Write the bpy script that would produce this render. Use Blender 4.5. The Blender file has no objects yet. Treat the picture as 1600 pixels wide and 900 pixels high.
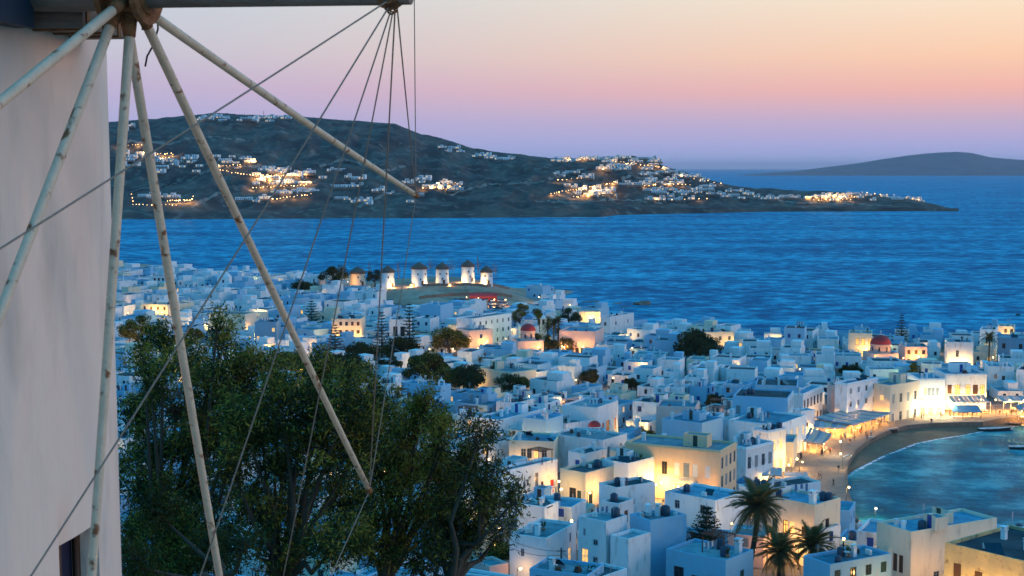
import bpy, bmesh, math, random
import numpy as np
from mathutils import Vector, Matrix, Euler, noise as mnoise

random.seed(7)
RNG = np.random.default_rng(7)
scene = bpy.context.scene
col = scene.collection
R = math.radians

# ------------------------------------------------------------------ camera
F = 2222.0                      # focal length in photograph pixels (1600 wide)
PITCH = R(4.84)
CAM = np.array([0.0, 0.0, 63.0])
cam_d = bpy.data.cameras.new('camera')
cam = bpy.data.objects.new('camera', cam_d)
col.objects.link(cam)
cam.location = CAM
cam.rotation_euler = (R(90) - PITCH, 0, 0)
cam_d.sensor_width = 36.0
cam_d.lens = 36.0 * F / 1600.0
cam_d.clip_start = 0.1
cam_d.clip_end = 200000
cam_d.dof.use_dof = True
cam_d.dof.focus_distance = 350
cam_d.dof.aperture_fstop = 9.0
scene.camera = cam

# ------------------------------------------------------------------ render / exposure
scene.view_settings.view_transform = 'Standard'
scene.view_settings.look = 'None'
scene.view_settings.exposure = 0.15
scene.view_settings.gamma = 1.0
cy = scene.cycles
cy.use_denoising = True
cy.max_bounces = 5
cy.diffuse_bounces = 2
cy.glossy_bounces = 2
cy.transmission_bounces = 2
cy.volume_bounces = 0
cy.transparent_max_bounces = 8
cy.sample_clamp_indirect = 4.0
cy.caustics_reflective = False
cy.caustics_refractive = False
cy.blur_glossy = 1.0

# ------------------------------------------------------------------ world: dusk sky (gradient by elevation, warm towards the sunset)
def nd(nt, typ, **kw):
    n = nt.nodes.new(typ)
    for k, v in kw.items():
        if k.startswith('i_'):
            n.inputs[k[2:].replace('_', ' ')].default_value = v
        else:
            setattr(n, k, v)
    return n

def ramp(nt, stops, interp='LINEAR'):
    n = nt.nodes.new('ShaderNodeValToRGB')
    e = n.color_ramp.elements
    n.color_ramp.interpolation = interp
    while len(e) < len(stops):
        e.new(0.5)
    for el, (p, c) in zip(e, stops):
        el.position = p
        el.color = (c[0], c[1], c[2], 1) if len(c) == 3 else c
    return n

SUN_AZ, SUN_EL = 92.0, 9.0       # degrees to the right of the view, above the horizon
world = bpy.data.worlds.new('World')
scene.world = world
world.use_nodes = True
wt = world.node_tree
wt.nodes.clear()
w_out = nd(wt, 'ShaderNodeOutputWorld')
w_bg = nd(wt, 'ShaderNodeBackground')
w_bg.inputs['Strength'].default_value = 1.0
w_tc = nd(wt, 'ShaderNodeTexCoord')
w_sep = nd(wt, 'ShaderNodeSeparateXYZ')
wt.links.new(w_tc.outputs['Generated'], w_sep.inputs[0])
ZEN = [(0.17, (0.40, 0.55, 0.76)), (0.28, (0.16, 0.54, 0.86)), (0.5, (0.018, 0.43, 0.82)), (1.0, (0.005, 0.35, 0.76))]
COOL = ramp(wt, [(0.0, (0.34, 0.43, 0.74)), (0.028, (0.40, 0.40, 0.66)), (0.055, (0.49, 0.43, 0.62)), (0.08, (0.52, 0.52, 0.62)), (0.115, (0.50, 0.575, 0.66))] + ZEN)
WARM = ramp(wt, [(0.0, (0.32, 0.42, 0.74)), (0.016, (0.42, 0.40, 0.68)), (0.032, (0.56, 0.41, 0.56)), (0.052, (0.86, 0.44, 0.37)), (0.075, (0.94, 0.58, 0.38)), (0.115, (0.92, 0.74, 0.54))] + ZEN)
wt.links.new(w_sep.outputs['Z'], COOL.inputs[0])
wt.links.new(w_sep.outputs['Z'], WARM.inputs[0])
w_dot = nd(wt, 'ShaderNodeVectorMath', operation='DOT_PRODUCT')
w_dot.inputs[1].default_value = (math.sin(R(68.0)), math.cos(R(68.0)), 0)
wt.links.new(w_tc.outputs['Generated'], w_dot.inputs[0])
w_fac = nd(wt, 'ShaderNodeMapRange', interpolation_type='SMOOTHSTEP')
w_fac.inputs['From Min'].default_value = 0.02
w_fac.inputs['From Max'].default_value = 0.74
wt.links.new(w_dot.outputs['Value'], w_fac.inputs['Value'])
w_mix = nd(wt, 'ShaderNodeMix', data_type='RGBA')
wt.links.new(w_fac.outputs[0], w_mix.inputs['Factor'])
wt.links.new(COOL.outputs[0], w_mix.inputs['A'])
wt.links.new(WARM.outputs[0], w_mix.inputs['B'])
wt.links.new(w_mix.outputs['Result'], w_bg.inputs['Color'])
wt.links.new(w_bg.outputs[0], w_out.inputs['Surface'])

# ------------------------------------------------------------------ the one sun: last afterglow from the sunset side
sun_d = bpy.data.lights.new('sun', 'SUN')
sun_d.energy = 0.9
sun_d.angle = R(35)
sun_d.color = (1.0, 0.68, 0.55)
sun = bpy.data.objects.new('sun', sun_d)
col.objects.link(sun)
_sd = Vector((math.sin(R(SUN_AZ)) * math.cos(R(SUN_EL)), math.cos(R(SUN_AZ)) * math.cos(R(SUN_EL)), math.sin(R(SUN_EL))))
sun.rotation_euler = (-_sd).to_track_quat('-Z', 'Y').to_euler()

# ------------------------------------------------------------------ pixel <-> place
CP, SP = math.cos(PITCH), math.sin(PITCH)
def ray(px, py):
    X = (px - 800) / F
    U = (450 - py) / F
    return np.array([X, CP + U * SP, -SP + U * CP])
def at_z(px, py, z):
    d = ray(px, py)
    return CAM + d * ((z - CAM[2]) / d[2])
def at_y(px, py, y):
    d = ray(px, py)
    return CAM + d * (y / d[1])
def pix(p):
    q = np.asarray(p, float) - CAM
    dd = q[1] * CP - q[2] * SP
    return 800 + F * q[0] / dd, 450 - F * (q[1] * SP + q[2] * CP) / dd

# ------------------------------------------------------------------ materials
MATS = {}
def mat(name, base=(0.5, 0.5, 0.5), rough=0.8, var=0.12, scale=1.5, stain=None, stain_amt=0.35, bump=0.0, bscale=30.0,
        metal=0.0, spec=0.3, rand=0.0, stretch=(1, 1, 1), base2=None, b2scale=0.4, coords='Object'):
    if name in MATS:
        return MATS[name]
    m = bpy.data.materials.new(name)
    m.use_nodes = True
    nt = m.node_tree
    b = nt.nodes['Principled BSDF']
    b.inputs['Roughness'].default_value = rough
    b.inputs['Metallic'].default_value = metal
    b.inputs['Specular IOR Level'].default_value = spec
    tc = nd(nt, 'ShaderNodeTexCoord')
    mp = nd(nt, 'ShaderNodeMapping')
    mp.inputs['Scale'].default_value = stretch
    nt.links.new(tc.outputs[coords], mp.inputs[0])
    vec = mp.outputs[0]
    if rand:
        oi = nd(nt, 'ShaderNodeObjectInfo')
        va = nd(nt, 'ShaderNodeVectorMath', operation='ADD')
        sc = nd(nt, 'ShaderNodeVectorMath', operation='SCALE')
        sc.inputs['Scale'].default_value = 1.0
        cmb = nd(nt, 'ShaderNodeMath', operation='MULTIPLY')
        cmb.inputs[1].default_value = 91.0
        nt.links.new(oi.outputs['Random'], cmb.inputs[0])
        nt.links.new(mp.outputs[0], va.inputs[0])
        nt.links.new(cmb.outputs[0], va.inputs[1])
        vec = va.outputs[0]
    n1 = nd(nt, 'ShaderNodeTexNoise')
    n1.inputs['Scale'].default_value = scale
    n1.inputs['Detail'].default_value = 6
    n1.inputs['Roughness'].default_value = 0.65
    nt.links.new(vec, n1.inputs['Vector'])
    lo = tuple(max(0, c * (1 - var)) for c in base)
    hi = tuple(min(1, c * (1 + var)) for c in base)
    r1 = ramp(nt, [(0.3, lo), (0.7, hi)])
    nt.links.new(n1.outputs['Fac'], r1.inputs[0])
    out = r1.outputs[0]
    if base2:
        n3 = nd(nt, 'ShaderNodeTexNoise')
        n3.inputs['Scale'].default_value = b2scale
        n3.inputs['Detail'].default_value = 5
        nt.links.new(vec, n3.inputs['Vector'])
        r3 = ramp(nt, [(0.42, (0, 0, 0)), (0.62, (1, 1, 1))])
        nt.links.new(n3.outputs['Fac'], r3.inputs[0])
        mx = nd(nt, 'ShaderNodeMix', data_type='RGBA')
        nt.links.new(r3.outputs[0], mx.inputs['Factor'])
        nt.links.new(out, mx.inputs['A'])
        mx.inputs['B'].default_value = (*base2, 1)
        out = mx.outputs['Result']
    if stain:
        n2 = nd(nt, 'ShaderNodeTexNoise')
        n2.inputs['Scale'].default_value = scale * 2.3
        n2.inputs['Detail'].default_value = 8
        nt.links.new(vec, n2.inputs['Vector'])
        r2 = ramp(nt, [(0.56, (0, 0, 0)), (0.72, (stain_amt,) * 3)])
        nt.links.new(n2.outputs['Fac'], r2.inputs[0])
        mx = nd(nt, 'ShaderNodeMix', data_type='RGBA')
        nt.links.new(r2.outputs[0], mx.inputs['Factor'])
        nt.links.new(out, mx.inputs['A'])
        mx.inputs['B'].default_value = (*stain, 1)
        out = mx.outputs['Result']
    if rand:
        hv = nd(nt, 'ShaderNodeHueSaturation')
        mr = nd(nt, 'ShaderNodeMapRange')
        mr.inputs['To Min'].default_value = 1 - rand
        mr.inputs['To Max'].default_value = 1 + rand * 0.6
        nt.links.new(oi.outputs['Random'], mr.inputs['Value'])
        nt.links.new(mr.outputs[0], hv.inputs['Value'])
        nt.links.new(out, hv.inputs['Color'])
        out = hv.outputs[0]
    nt.links.new(out, b.inputs['Base Color'])
    if bump:
        nb = nd(nt, 'ShaderNodeTexNoise')
        nb.inputs['Scale'].default_value = bscale
        nb.inputs['Detail'].default_value = 4
        nt.links.new(vec, nb.inputs['Vector'])
        bp = nd(nt, 'ShaderNodeBump')
        bp.inputs['Strength'].default_value = bump
        bp.inputs['Distance'].default_value = 0.05
        nt.links.new(nb.outputs['Fac'], bp.inputs['Height'])
        nt.links.new(bp.outputs[0], b.inputs['Normal'])
    MATS[name] = m
    return m

def emat(name, color, strength, base=(0.8, 0.8, 0.8), var=False):
    if name in MATS:
        return MATS[name]
    m = bpy.data.materials.new(name)
    m.use_nodes = True
    nt = m.node_tree
    b = nt.nodes['Principled BSDF']
    b.inputs['Base Color'].default_value = (*base, 1)
    b.inputs['Emission Color'].default_value = (*color, 1)
    b.inputs['Emission Strength'].default_value = strength
    if var:
        tc = nd(nt, 'ShaderNodeTexCoord')
        n1 = nd(nt, 'ShaderNodeTexNoise')
        n1.inputs['Scale'].default_value = 2.2
        nt.links.new(tc.outputs['Object'], n1.inputs['Vector'])
        r1 = ramp(nt, [(0.3, tuple(c * 0.35 for c in color)), (0.7, color)])
        nt.links.new(n1.outputs['Fac'], r1.inputs[0])
        nt.links.new(r1.outputs[0], b.inputs['Emission Color'])
    m.cycles.emission_sampling = 'NONE'
    MATS[name] = m
    return m

PL = dict(rough=0.9, scale=0.55, bump=0.25, bscale=6.0, spec=0.2)
M_WHITE = mat('white_plaster', (0.74, 0.80, 0.85), var=0.05, stain=(0.38, 0.38, 0.38), stain_amt=0.65, rand=0.14, stretch=(1, 1, 0.35), **PL)  # white plaster tinted blue to carry the bluish ambient shade of dusk
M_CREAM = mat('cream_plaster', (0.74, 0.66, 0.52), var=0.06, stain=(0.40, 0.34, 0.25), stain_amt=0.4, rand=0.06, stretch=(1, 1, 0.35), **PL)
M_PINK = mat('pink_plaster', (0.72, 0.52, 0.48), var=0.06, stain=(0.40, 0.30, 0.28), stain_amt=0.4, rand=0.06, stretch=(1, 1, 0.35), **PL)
M_ORANGE = mat('apricot_plaster', (0.78, 0.56, 0.36), var=0.05, stain=(0.50, 0.33, 0.22), stain_amt=0.3, stretch=(1, 1, 0.35), **PL)
M_OCHRE = mat('flaking_ochre_plaster', (0.62, 0.48, 0.24), var=0.12, base2=(0.44, 0.36, 0.22), b2scale=0.35, stain=(0.16, 0.12, 0.08), stain_amt=0.8, **PL)
M_PALEBLUE = mat('shade_blue_plaster', (0.27, 0.52, 0.72), var=0.05, stain=(0.35, 0.42, 0.5), stain_amt=0.4, rand=0.08, stretch=(1, 1, 0.35), **PL)  # pale blue of shaded white walls put into the plaster colour
M_BLUEGREY = mat('deep_shade_plaster', (0.20, 0.38, 0.54), var=0.06, stain=(0.25, 0.33, 0.42), stain_amt=0.4, rand=0.08, stretch=(1, 1, 0.35), **PL)  # deeper blue of shaded walls put into the plaster colour
RF = dict(rough=0.92, scale=0.5, spec=0.15, bump=0.2, bscale=4.0)
M_ROOF = mat('roof_screed', (0.17, 0.26, 0.31), var=0.25, base2=(0.26, 0.34, 0.38), b2scale=0.22, stain=(0.07, 0.10, 0.12), stain_amt=0.7, rand=0.35, **RF)  # blue of the sky light mixed into the screed colour
M_ROOFD = mat('dark_roof_felt', (0.050, 0.066, 0.078), var=0.25, base2=(0.09, 0.11, 0.125), b2scale=0.3, rand=0.2, **RF)
M_ROOFB = mat('skylit_blue_roof', (0.10, 0.27, 0.38), var=0.22, base2=(0.17, 0.34, 0.43), b2scale=0.25, stain=(0.05, 0.12, 0.17), stain_amt=0.65, rand=0.32, **RF)  # roof lit by blue sky, that light tinted into its base colour
M_GLASS = mat('dark_window_glass', (0.02, 0.03, 0.045), rough=0.15, var=0.3, spec=0.5)
M_LIT = emat('lit_window_glass', (1.0, 0.52, 0.10), 1.6, (0.6, 0.4, 0.2), var=True)
M_LITW = emat('bright_interior', (1.0, 0.62, 0.22), 2.2, (0.7, 0.5, 0.3), var=True)
M_BULB = emat('lamp_globe_glass', (1.0, 0.58, 0.20), 6.0)
M_BULBW = emat('white_lamp_globe', (1.0, 0.80, 0.48), 7.0)
M_FAIRY = emat('far_lamp_glass', (1.0, 0.50, 0.13), 6.0)
def paint(name, c):
    return mat(name, c, rough=0.6, var=0.15, scale=3.0, spec=0.3)
M_BLUE = paint('blue_painted_wood', (0.02, 0.08, 0.34))
M_DGREEN = paint('green_painted_wood', (0.015, 0.06, 0.055))
M_RED = paint('red_painted_wood', (0.42, 0.03, 0.03))
M_BROWN = paint('brown_wood', (0.09, 0.045, 0.03))
M_GREY = paint('grey_painted_wood', (0.22, 0.27, 0.32))
M_WPAINT = paint('white_painted_wood', (0.72, 0.72, 0.72))
M_DARK = paint('dark_metal', (0.03, 0.035, 0.04))
M_STEEL = mat('galvanised_steel', (0.42, 0.45, 0.48), rough=0.45, var=0.15, metal=0.6)
M_PANEL = mat('solar_glass', (0.01, 0.015, 0.035), rough=0.2, var=0.2, spec=0.6)
M_DOME = mat('red_dome_paint', (0.42, 0.035, 0.035), rough=0.6, var=0.12, scale=2.0)
M_BDOME = mat('blue_dome_paint', (0.06, 0.22, 0.42), rough=0.6, var=0.12, scale=2.0)
M_THATCH = mat('brown_thatch', (0.14, 0.10, 0.08), rough=0.95, var=0.4, scale=6.0, stretch=(1, 1, 0.2), bump=0.8, bscale=18)
M_STONE = mat('dry_stone', (0.20, 0.16, 0.13), rough=0.95, var=0.3, scale=1.2, bump=0.6, bscale=4)
M_BARK = mat('grey_brown_bark', (0.085, 0.065, 0.052), rough=0.95, var=0.35, scale=4, stretch=(1, 1, 0.25), bump=0.7, bscale=14)
M_TIMBER = mat('weathered_timber', (0.22, 0.16, 0.13), rough=0.85, var=0.35, scale=5, stretch=(0.15, 1, 1), bump=0.5, bscale=30)

# ------------------------------------------------------------------ mesh helpers
class MB:
    def __init__(s):
        s.v, s.f, s.m, s.sm = [], [], [], []
    def quad(s, a, b, c, d, m=0):
        i = len(s.v); s.v += [tuple(a), tuple(b), tuple(c), tuple(d)]; s.f.append((i, i+1, i+2, i+3)); s.m.append(m); s.sm.append(False)
    def tri(s, a, b, c, m=0):
        i = len(s.v); s.v += [tuple(a), tuple(b), tuple(c)]; s.f.append((i, i+1, i+2)); s.m.append(m); s.sm.append(False)
    def box(s, x0, x1, y0, y1, z0, z1, m=0, yaw=0, o=(0, 0, 0)):
        c, sn = math.cos(yaw), math.sin(yaw)
        i = len(s.v)
        for (x, y, z) in ((x0,y0,z0),(x1,y0,z0),(x1,y1,z0),(x0,y1,z0),(x0,y0,z1),(x1,y0,z1),(x1,y1,z1),(x0,y1,z1)):
            s.v.append((o[0] + x*c - y*sn, o[1] + x*sn + y*c, o[2] + z))
        for q in ((0,3,2,1),(4,5,6,7),(0,1,5,4),(1,2,6,5),(2,3,7,6),(3,0,4,7)):
            s.f.append(tuple(i+k for k in q)); s.m.append(m); s.sm.append(False)
    def tube(s, pts, rad, n=6, m=0, cap=True, smooth=True):
        pts = [Vector(p) for p in pts]
        if not hasattr(rad, '__len__'): rad = [rad] * len(pts)
        base = len(s.v)
        up = None
        for k, p in enumerate(pts):
            t = (pts[min(k+1, len(pts)-1)] - pts[max(k-1, 0)])
            if t.length < 1e-9: t = Vector((0, 0, 1))
            t.normalize()
            if up is None:
                up = Vector((0, 0, 1)) if abs(t.z) < 0.9 else Vector((1, 0, 0))
            a = t.cross(up)
            if a.length < 1e-6: a = t.cross(Vector((1, 0.3, 0)))
            a.normalize()
            b = a.cross(t).normalized()
            up = b
            for j in range(n):
                an = 2*math.pi*j/n
                s.v.append(tuple(p + (a*math.cos(an) + b*math.sin(an)) * rad[k]))
        for k in range(len(pts)-1):
            for j in range(n):
                s.f.append((base+k*n+j, base+k*n+(j+1) % n, base+(k+1)*n+(j+1) % n, base+(k+1)*n+j)); s.m.append(m); s.sm.append(smooth)
        if cap:
            s.f.append(tuple(base+j for j in reversed(range(n)))); s.m.append(m); s.sm.append(False)
            s.f.append(tuple(base+(len(pts)-1)*n+j for j in range(n))); s.m.append(m); s.sm.append(False)
    def lathe(s, prof, n=16, m=0, o=(0, 0, 0), smooth=True):
        base = len(s.v)
        for (r, z) in prof:
            for j in range(n):
                a = 2*math.pi*j/n
                s.v.append((o[0] + r*math.cos(a), o[1] + r*math.sin(a), o[2] + z))
        for k in range(len(prof)-1):
            for j in range(n):
                s.f.append((base+k*n+j, base+k*n+(j+1) % n, base+(k+1)*n+(j+1) % n, base+(k+1)*n+j)); s.m.append(m); s.sm.append(smooth)
        if prof[-1][0] > 1e-4:
            s.f.append(tuple(base+(len(prof)-1)*n+j for j in range(n))); s.m.append(m); s.sm.append(False)
    def sphere(s, o, r, m=0, n=10, k=6, sz=1.0):
        s.lathe([(r*math.sin(math.pi*i/k) + 1e-5, -r*sz*math.cos(math.pi*i/k)) for i in range(k+1)], n, m, o)
    def mesh(s, name, mats):
        me = bpy.data.meshes.new(name)
        me.from_pydata(s.v, [], s.f)
        for mm in (mats if isinstance(mats, (list, tuple)) else [mats]):
            me.materials.append(mm)
        me.polygons.foreach_set('material_index', s.m)
        me.polygons.foreach_set('use_smooth', s.sm)
        me.update()
        return me
    def build(s, name, mats, parent=None, loc=None, rz=0):
        return link(s.mesh(name, mats), name, parent, loc, rz)

def link(me, name, parent=None, loc=None, rz=0):
    o = bpy.data.objects.new(name, me)
    col.objects.link(o)
    if parent is not None: o.parent = parent
    if loc is not None: o.location = loc
    if rz: o.rotation_euler = (0, 0, rz)
    return o
def empty(name, loc, rz=0):
    o = bpy.data.objects.new(name, None)
    o.empty_display_size = 0.5
    col.objects.link(o)
    o.location = loc
    o.rotation_euler = (0, 0, rz)
    return o
def tag(o, label=None, cat=None, group=None, kind=None):
    if label: o['label'] = label
    if cat: o['category'] = cat
    if group: o['group'] = group
    if kind: o['kind'] = kind
    return o
KIDS = {}
def copy_tree(o, parent=None):
    c = o.copy()
    col.objects.link(c)
    c.parent = parent
    for ch in list(o.children):
        copy_tree(ch, c)
    return c
def leaf_cloud(name, c, length, width, mats, midx=None, droop=0.0, parent=None, dirs=None):
    """many small diamond leaves; c: (N,3) centres"""
    n = len(c)
    a = RNG.normal(size=(n, 3)) if dirs is None else dirs + RNG.normal(size=(n, 3)) * 0.35
    a[:, 2] -= droop
    a /= np.linalg.norm(a, axis=1)[:, None] + 1e-9
    b = np.cross(a, RNG.normal(size=(n, 3)))
    b /= np.linalg.norm(b, axis=1)[:, None] + 1e-9
    L = (length * RNG.uniform(0.6, 1.3, n))[:, None]
    W = (width * RNG.uniform(0.7, 1.2, n))[:, None]
    v = np.empty((n, 4, 3))
    v[:, 0] = c - a * L / 2
    v[:, 1] = c + b * W / 2
    v[:, 2] = c + a * L / 2
    v[:, 3] = c - b * W / 2
    me = bpy.data.meshes.new(name)
    me.vertices.add(4 * n)
    me.vertices.foreach_set('co', v.reshape(-1).astype(np.float32))
    me.loops.add(4 * n)
    me.loops.foreach_set('vertex_index', np.arange(4 * n, dtype=np.int32))
    me.polygons.add(n)
    me.polygons.foreach_set('loop_start', np.arange(0, 4 * n, 4, dtype=np.int32))
    for mm in mats: me.materials.append(mm)
    if midx is None: midx = RNG.integers(0, len(mats), n)
    me.polygons.foreach_set('material_index', np.asarray(midx, dtype=np.int32))
    me.update(calc_edges=True)
    return me
def foliage_mat(name, c, tr=0.25):
    if name in MATS: return MATS[name]
    m = bpy.data.materials.new(name)
    m.use_nodes = True
    nt = m.node_tree
    b = nt.nodes['Principled BSDF']
    b.inputs['Roughness'].default_value = 0.7
    b.inputs['Specular IOR Level'].default_value = 0.08
    tc = nd(nt, 'ShaderNodeTexCoord')
    n1 = nd(nt, 'ShaderNodeTexNoise')
    n1.inputs['Scale'].default_value = 0.9
    n1.inputs['Detail'].default_value = 4
    nt.links.new(tc.outputs['Object'], n1.inputs['Vector'])
    r = ramp(nt, [(0.3, tuple(x * 0.55 for x in c)), (0.7, tuple(x * 1.4 for x in c))])
    nt.links.new(n1.outputs['Fac'], r.inputs[0])
    nt.links.new(r.outputs[0], b.inputs['Base Color'])
    t = nd(nt, 'ShaderNodeBsdfTranslucent')
    nt.links.new(r.outputs[0], t.inputs['Color'])
    mx = nd(nt, 'ShaderNodeMixShader')
    mx.inputs[0].default_value = tr
    nt.links.new(b.outputs[0], mx.inputs[1])
    nt.links.new(t.outputs[0], mx.inputs[2])
    nt.links.new(mx.outputs[0], nt.nodes['Material Output'].inputs['Surface'])
    MATS[name] = m
    return m

# ------------------------------------------------------------------ terrain
def wpt(px, py, z=0.0):
    p = at_z(px, py, z)
    return (p[0], p[1])
BEACH_W = [(1321, 744), (1335, 734), (1349, 727), (1376, 713), (1397, 705), (1427, 693), (1467, 685), (1507, 679), (1539, 672), (1570, 667), (1600, 664), (1640, 660)]
COAST = [(-420, 830), (-250, 850), (-130, 800), (-75, 755), (-20, 742), (32, 722)] + \
        [wpt(*q) for q in ((862, 468), (890, 482), (930, 492), (985, 509), (1040, 520), (1100, 527), (1200, 535), (1300, 538), (1400, 538), (1500, 534), (1600, 526), (1760, 524), (1840, 600))] + \
        [wpt(*q) for q in ((1700, 655),)] + [wpt(*q) for q in reversed(BEACH_W)] + \
        [wpt(*q) for q in ((1326, 790), (1340, 812), (1372, 838), (1430, 862), (1500, 872), (1600, 868), (1760, 868))] + \
        [(190, 205), (330, 190), (330, -60), (-420, -60)]
COAST = np.array(COAST)
BW = np.array([wpt(*q) for q in BEACH_W])
def seg_dist(x, y, pts, closed):
    d = np.full(x.shape, 1e9)
    n = len(pts)
    for i in range(n if closed else n - 1):
        a, b = pts[i], pts[(i + 1) % n]
        ab = b - a
        t = np.clip(((x - a[0]) * ab[0] + (y - a[1]) * ab[1]) / (ab @ ab + 1e-12), 0, 1)
        d = np.minimum(d, np.hypot(x - a[0] - t * ab[0], y - a[1] - t * ab[1]))
    return d
def inside(x, y, pts):
    r = np.zeros(x.shape, bool)
    n = len(pts)
    for i in range(n):
        (x1, y1), (x2, y2) = pts[i], pts[(i + 1) % n]
        if y1 == y2: continue
        c = ((y1 > y) != (y2 > y)) & (x < (x2 - x1) * (y - y1) / (y2 - y1) + x1)
        r ^= c
    return r
def sstep(a, b, x):
    t = np.clip((x - a) / (b - a), 0, 1)
    return t * t * (3 - 2 * t)
def terr(x, y):
    x = np.atleast_1d(np.asarray(x, float)); y = np.atleast_1d(np.asarray(y, float))
    d = seg_dist(x, y, COAST, True)
    ins = inside(x, y, COAST)
    hn = np.interp(y, [-60, 0, 30, 60, 95, 130, 160, 190, 230, 280, 350, 900], [62, 61, 50, 38, 25, 14.5, 9.8, 7.6, 5.2, 3.4, 2.4, 2.4])
    bump = 9.5 * np.exp(-(((x + 34) / 56) ** 2 + ((y - 664) / 42) ** 2))
    left = np.clip((-60 - x) / 160, 0, 1) * 8 * sstep(470, 660, y)
    z = 1.3 * sstep(0, 3, d) + sstep(2, 42, d) * (hn + bump + left - 1.3)
    db = seg_dist(x, y, BW, False)
    z = np.where(db < 16, np.minimum(z, -0.3 + 1.6 * sstep(12, 16, db)), z)
    return np.where(ins, z, -np.minimum(5, 0.4 * d) - 0.05)
def T(x, y):
    return float(terr(x, y)[0])
def ground_at(px, py):
    d = ray(px, py)
    t = np.arange(150.0, 900.0, 1.5)
    q = CAM[None] + d[None] * (t / d[1])[:, None]
    hit = np.nonzero(terr(q[:, 0], q[:, 1]) >= q[:, 2])[0]
    i = hit[0] if len(hit) else len(t) - 1
    p = q[i].copy(); p[2] = T(p[0], p[1])
    return p

def grid_mesh(name, xs, ys, fz):
    X, Y = np.meshgrid(xs, ys)
    Z = fz(X.ravel(), Y.ravel())
    v = np.stack([X.ravel(), Y.ravel(), Z], -1)
    nx, ny = len(xs), len(ys)
    i = (np.arange(ny - 1)[:, None] * nx + np.arange(nx - 1)[None]).ravel()
    f = np.stack([i, i + 1, i + nx + 1, i + nx], -1)
    me = bpy.data.meshes.new(name)
    me.from_pydata(v.tolist(), [], f.tolist())
    me.polygons.foreach_set('use_smooth', [True] * len(f))
    me.update()
    return me
M_LAND = mat('dry_earth', (0.46, 0.31, 0.225), rough=0.95, var=0.3, scale=0.12, base2=(0.34, 0.23, 0.165), b2scale=0.05, stain=(0.07, 0.065, 0.04), stain_amt=0.7, bump=0.6, bscale=1.5, coords='Object')
M_PAVE = mat('grey_paving', (0.14, 0.13, 0.125), rough=0.9, var=0.18, scale=0.6, stain=(0.07, 0.065, 0.06), stain_amt=0.5)  # base darkened to stand in for the shadows between the houses
M_SAND = mat('wet_sand', (0.16, 0.115, 0.075), rough=0.9, var=0.2, scale=0.3, stain=(0.09, 0.065, 0.045), stain_amt=0.6, bump=0.4, bscale=5)
xs = np.concatenate([np.arange(-420, -280, 10), np.arange(-280, 260, 4.0), np.arange(260, 331, 10)])
ys = np.concatenate([np.arange(-60, 140, 8), np.arange(140, 560, 4.0), np.arange(560, 861, 6)])
me = grid_mesh('ground', xs, ys, terr)
me.materials.append(M_LAND)
tag(link(me, 'ground'), kind='structure')

# town paving: streets laid on the ground between the houses
TOWN = np.array([(-170, 320), (-60, 168), (80, 168), (100, 200)] + [wpt(*q, 3) for q in ((1330, 800), (1300, 740), (1260, 700), (1330, 655), (1600, 640), (1700, 620), (1660, 560), (1500, 560), (1300, 560), (1150, 555), (1000, 540), (900, 522), (830, 508), (740, 498), (640, 480), (560, 466))] + [(-110, 690), (-215, 700), (-235, 600)])
gx = np.arange(-240, 220, 4.0); gy = np.arange(166, 720, 4.0)
X, Y = np.meshgrid(gx, gy)
inn = inside(X.ravel(), Y.ravel(), TOWN).reshape(X.shape)
Z = (terr(X.ravel(), Y.ravel()) + 0.03).reshape(X.shape)
mb = MB()
mb.v = np.stack([X.ravel(), Y.ravel(), Z.ravel()], -1).tolist()
for j in range(len(gy) - 1):
    for i in range(len(gx) - 1):
        if inn[j, i] and inn[j+1, i+1] and inn[j, i+1] and inn[j+1, i]:
            k = j * len(gx) + i
            mb.f.append((k, k+1, k+1+len(gx), k+len(gx))); mb.m.append(0); mb.sm.append(True)
tag(mb.build('street_paving', M_PAVE), kind='structure')

# promenade with a kerb wall down to the beach
KERB = [(1600, 650), (1560, 654), (1533, 659), (1491, 660), (1453, 661), (1413, 665), (1387, 672), (1355, 687), (1333, 705), (1321, 724), (1320, 744), (1324, 772), (1331, 800), (1338, 812)]
PZ = 1.62
kerb = [at_z(px, py, PZ) for px, py in KERB]
back = [at_z(px, py, PZ) for px, py in ((1290, 822), (1275, 770), (1210, 765), (1195, 735), (1215, 690), (1255, 655), (1330, 632), (1420, 628), (1600, 632), (1700, 630), (1700, 648))]
poly = [tuple(p) for p in kerb + back]
bm = bmesh.new()
vs = [bm.verts.new(p) for p in poly]
fc = bm.faces.new(vs)
bmesh.ops.triangulate(bm, faces=[fc])
me = bpy.data.meshes.new('promenade'); bm.to_mesh(me); bm.free()
me.materials.append(mat('promenade_slabs', (0.24, 0.19, 0.155), rough=0.85, var=0.2, scale=0.8, stain=(0.12, 0.10, 0.09), stain_amt=0.5, bump=0.3, bscale=3))
prom = tag(link(me, 'promenade'), kind='structure')
mb = MB()
for a, b in zip(kerb[:-1], kerb[1:]):
    dv = np.array([b[0]-a[0], b[1]-a[1]]); L = np.linalg.norm(dv); nrm = np.array([-dv[1], dv[0]]) / L
    if nrm @ (np.array([150, 300]) - a[:2]) < 0: nrm = -nrm
    n = max(1, int(L / 2.2))
    for k in range(n):
        t0, t1 = k / n, (k + 1) / n - 0.012
        p = a[:2] + dv * t0; q = a[:2] + dv * t1
        zt = PZ + 0.10
        r0, r1 = p + nrm * 0.45, q + nrm * 0.45
        A, B, C_, D = (*p, zt), (*q, zt), (*r1, zt), (*r0, zt)
        mb.quad(A, B, C_, D)
        mb.quad((*r0, -1.2), (*r1, -1.2), C_, D)
        mb.quad((*p, PZ - .05), (*q, PZ - .05), B, A)
        mb.quad((*q, -1.2), (*r1, -1.2), C_, B); mb.quad((*p, -1.2), (*r0, -1.2), D, A)
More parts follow.
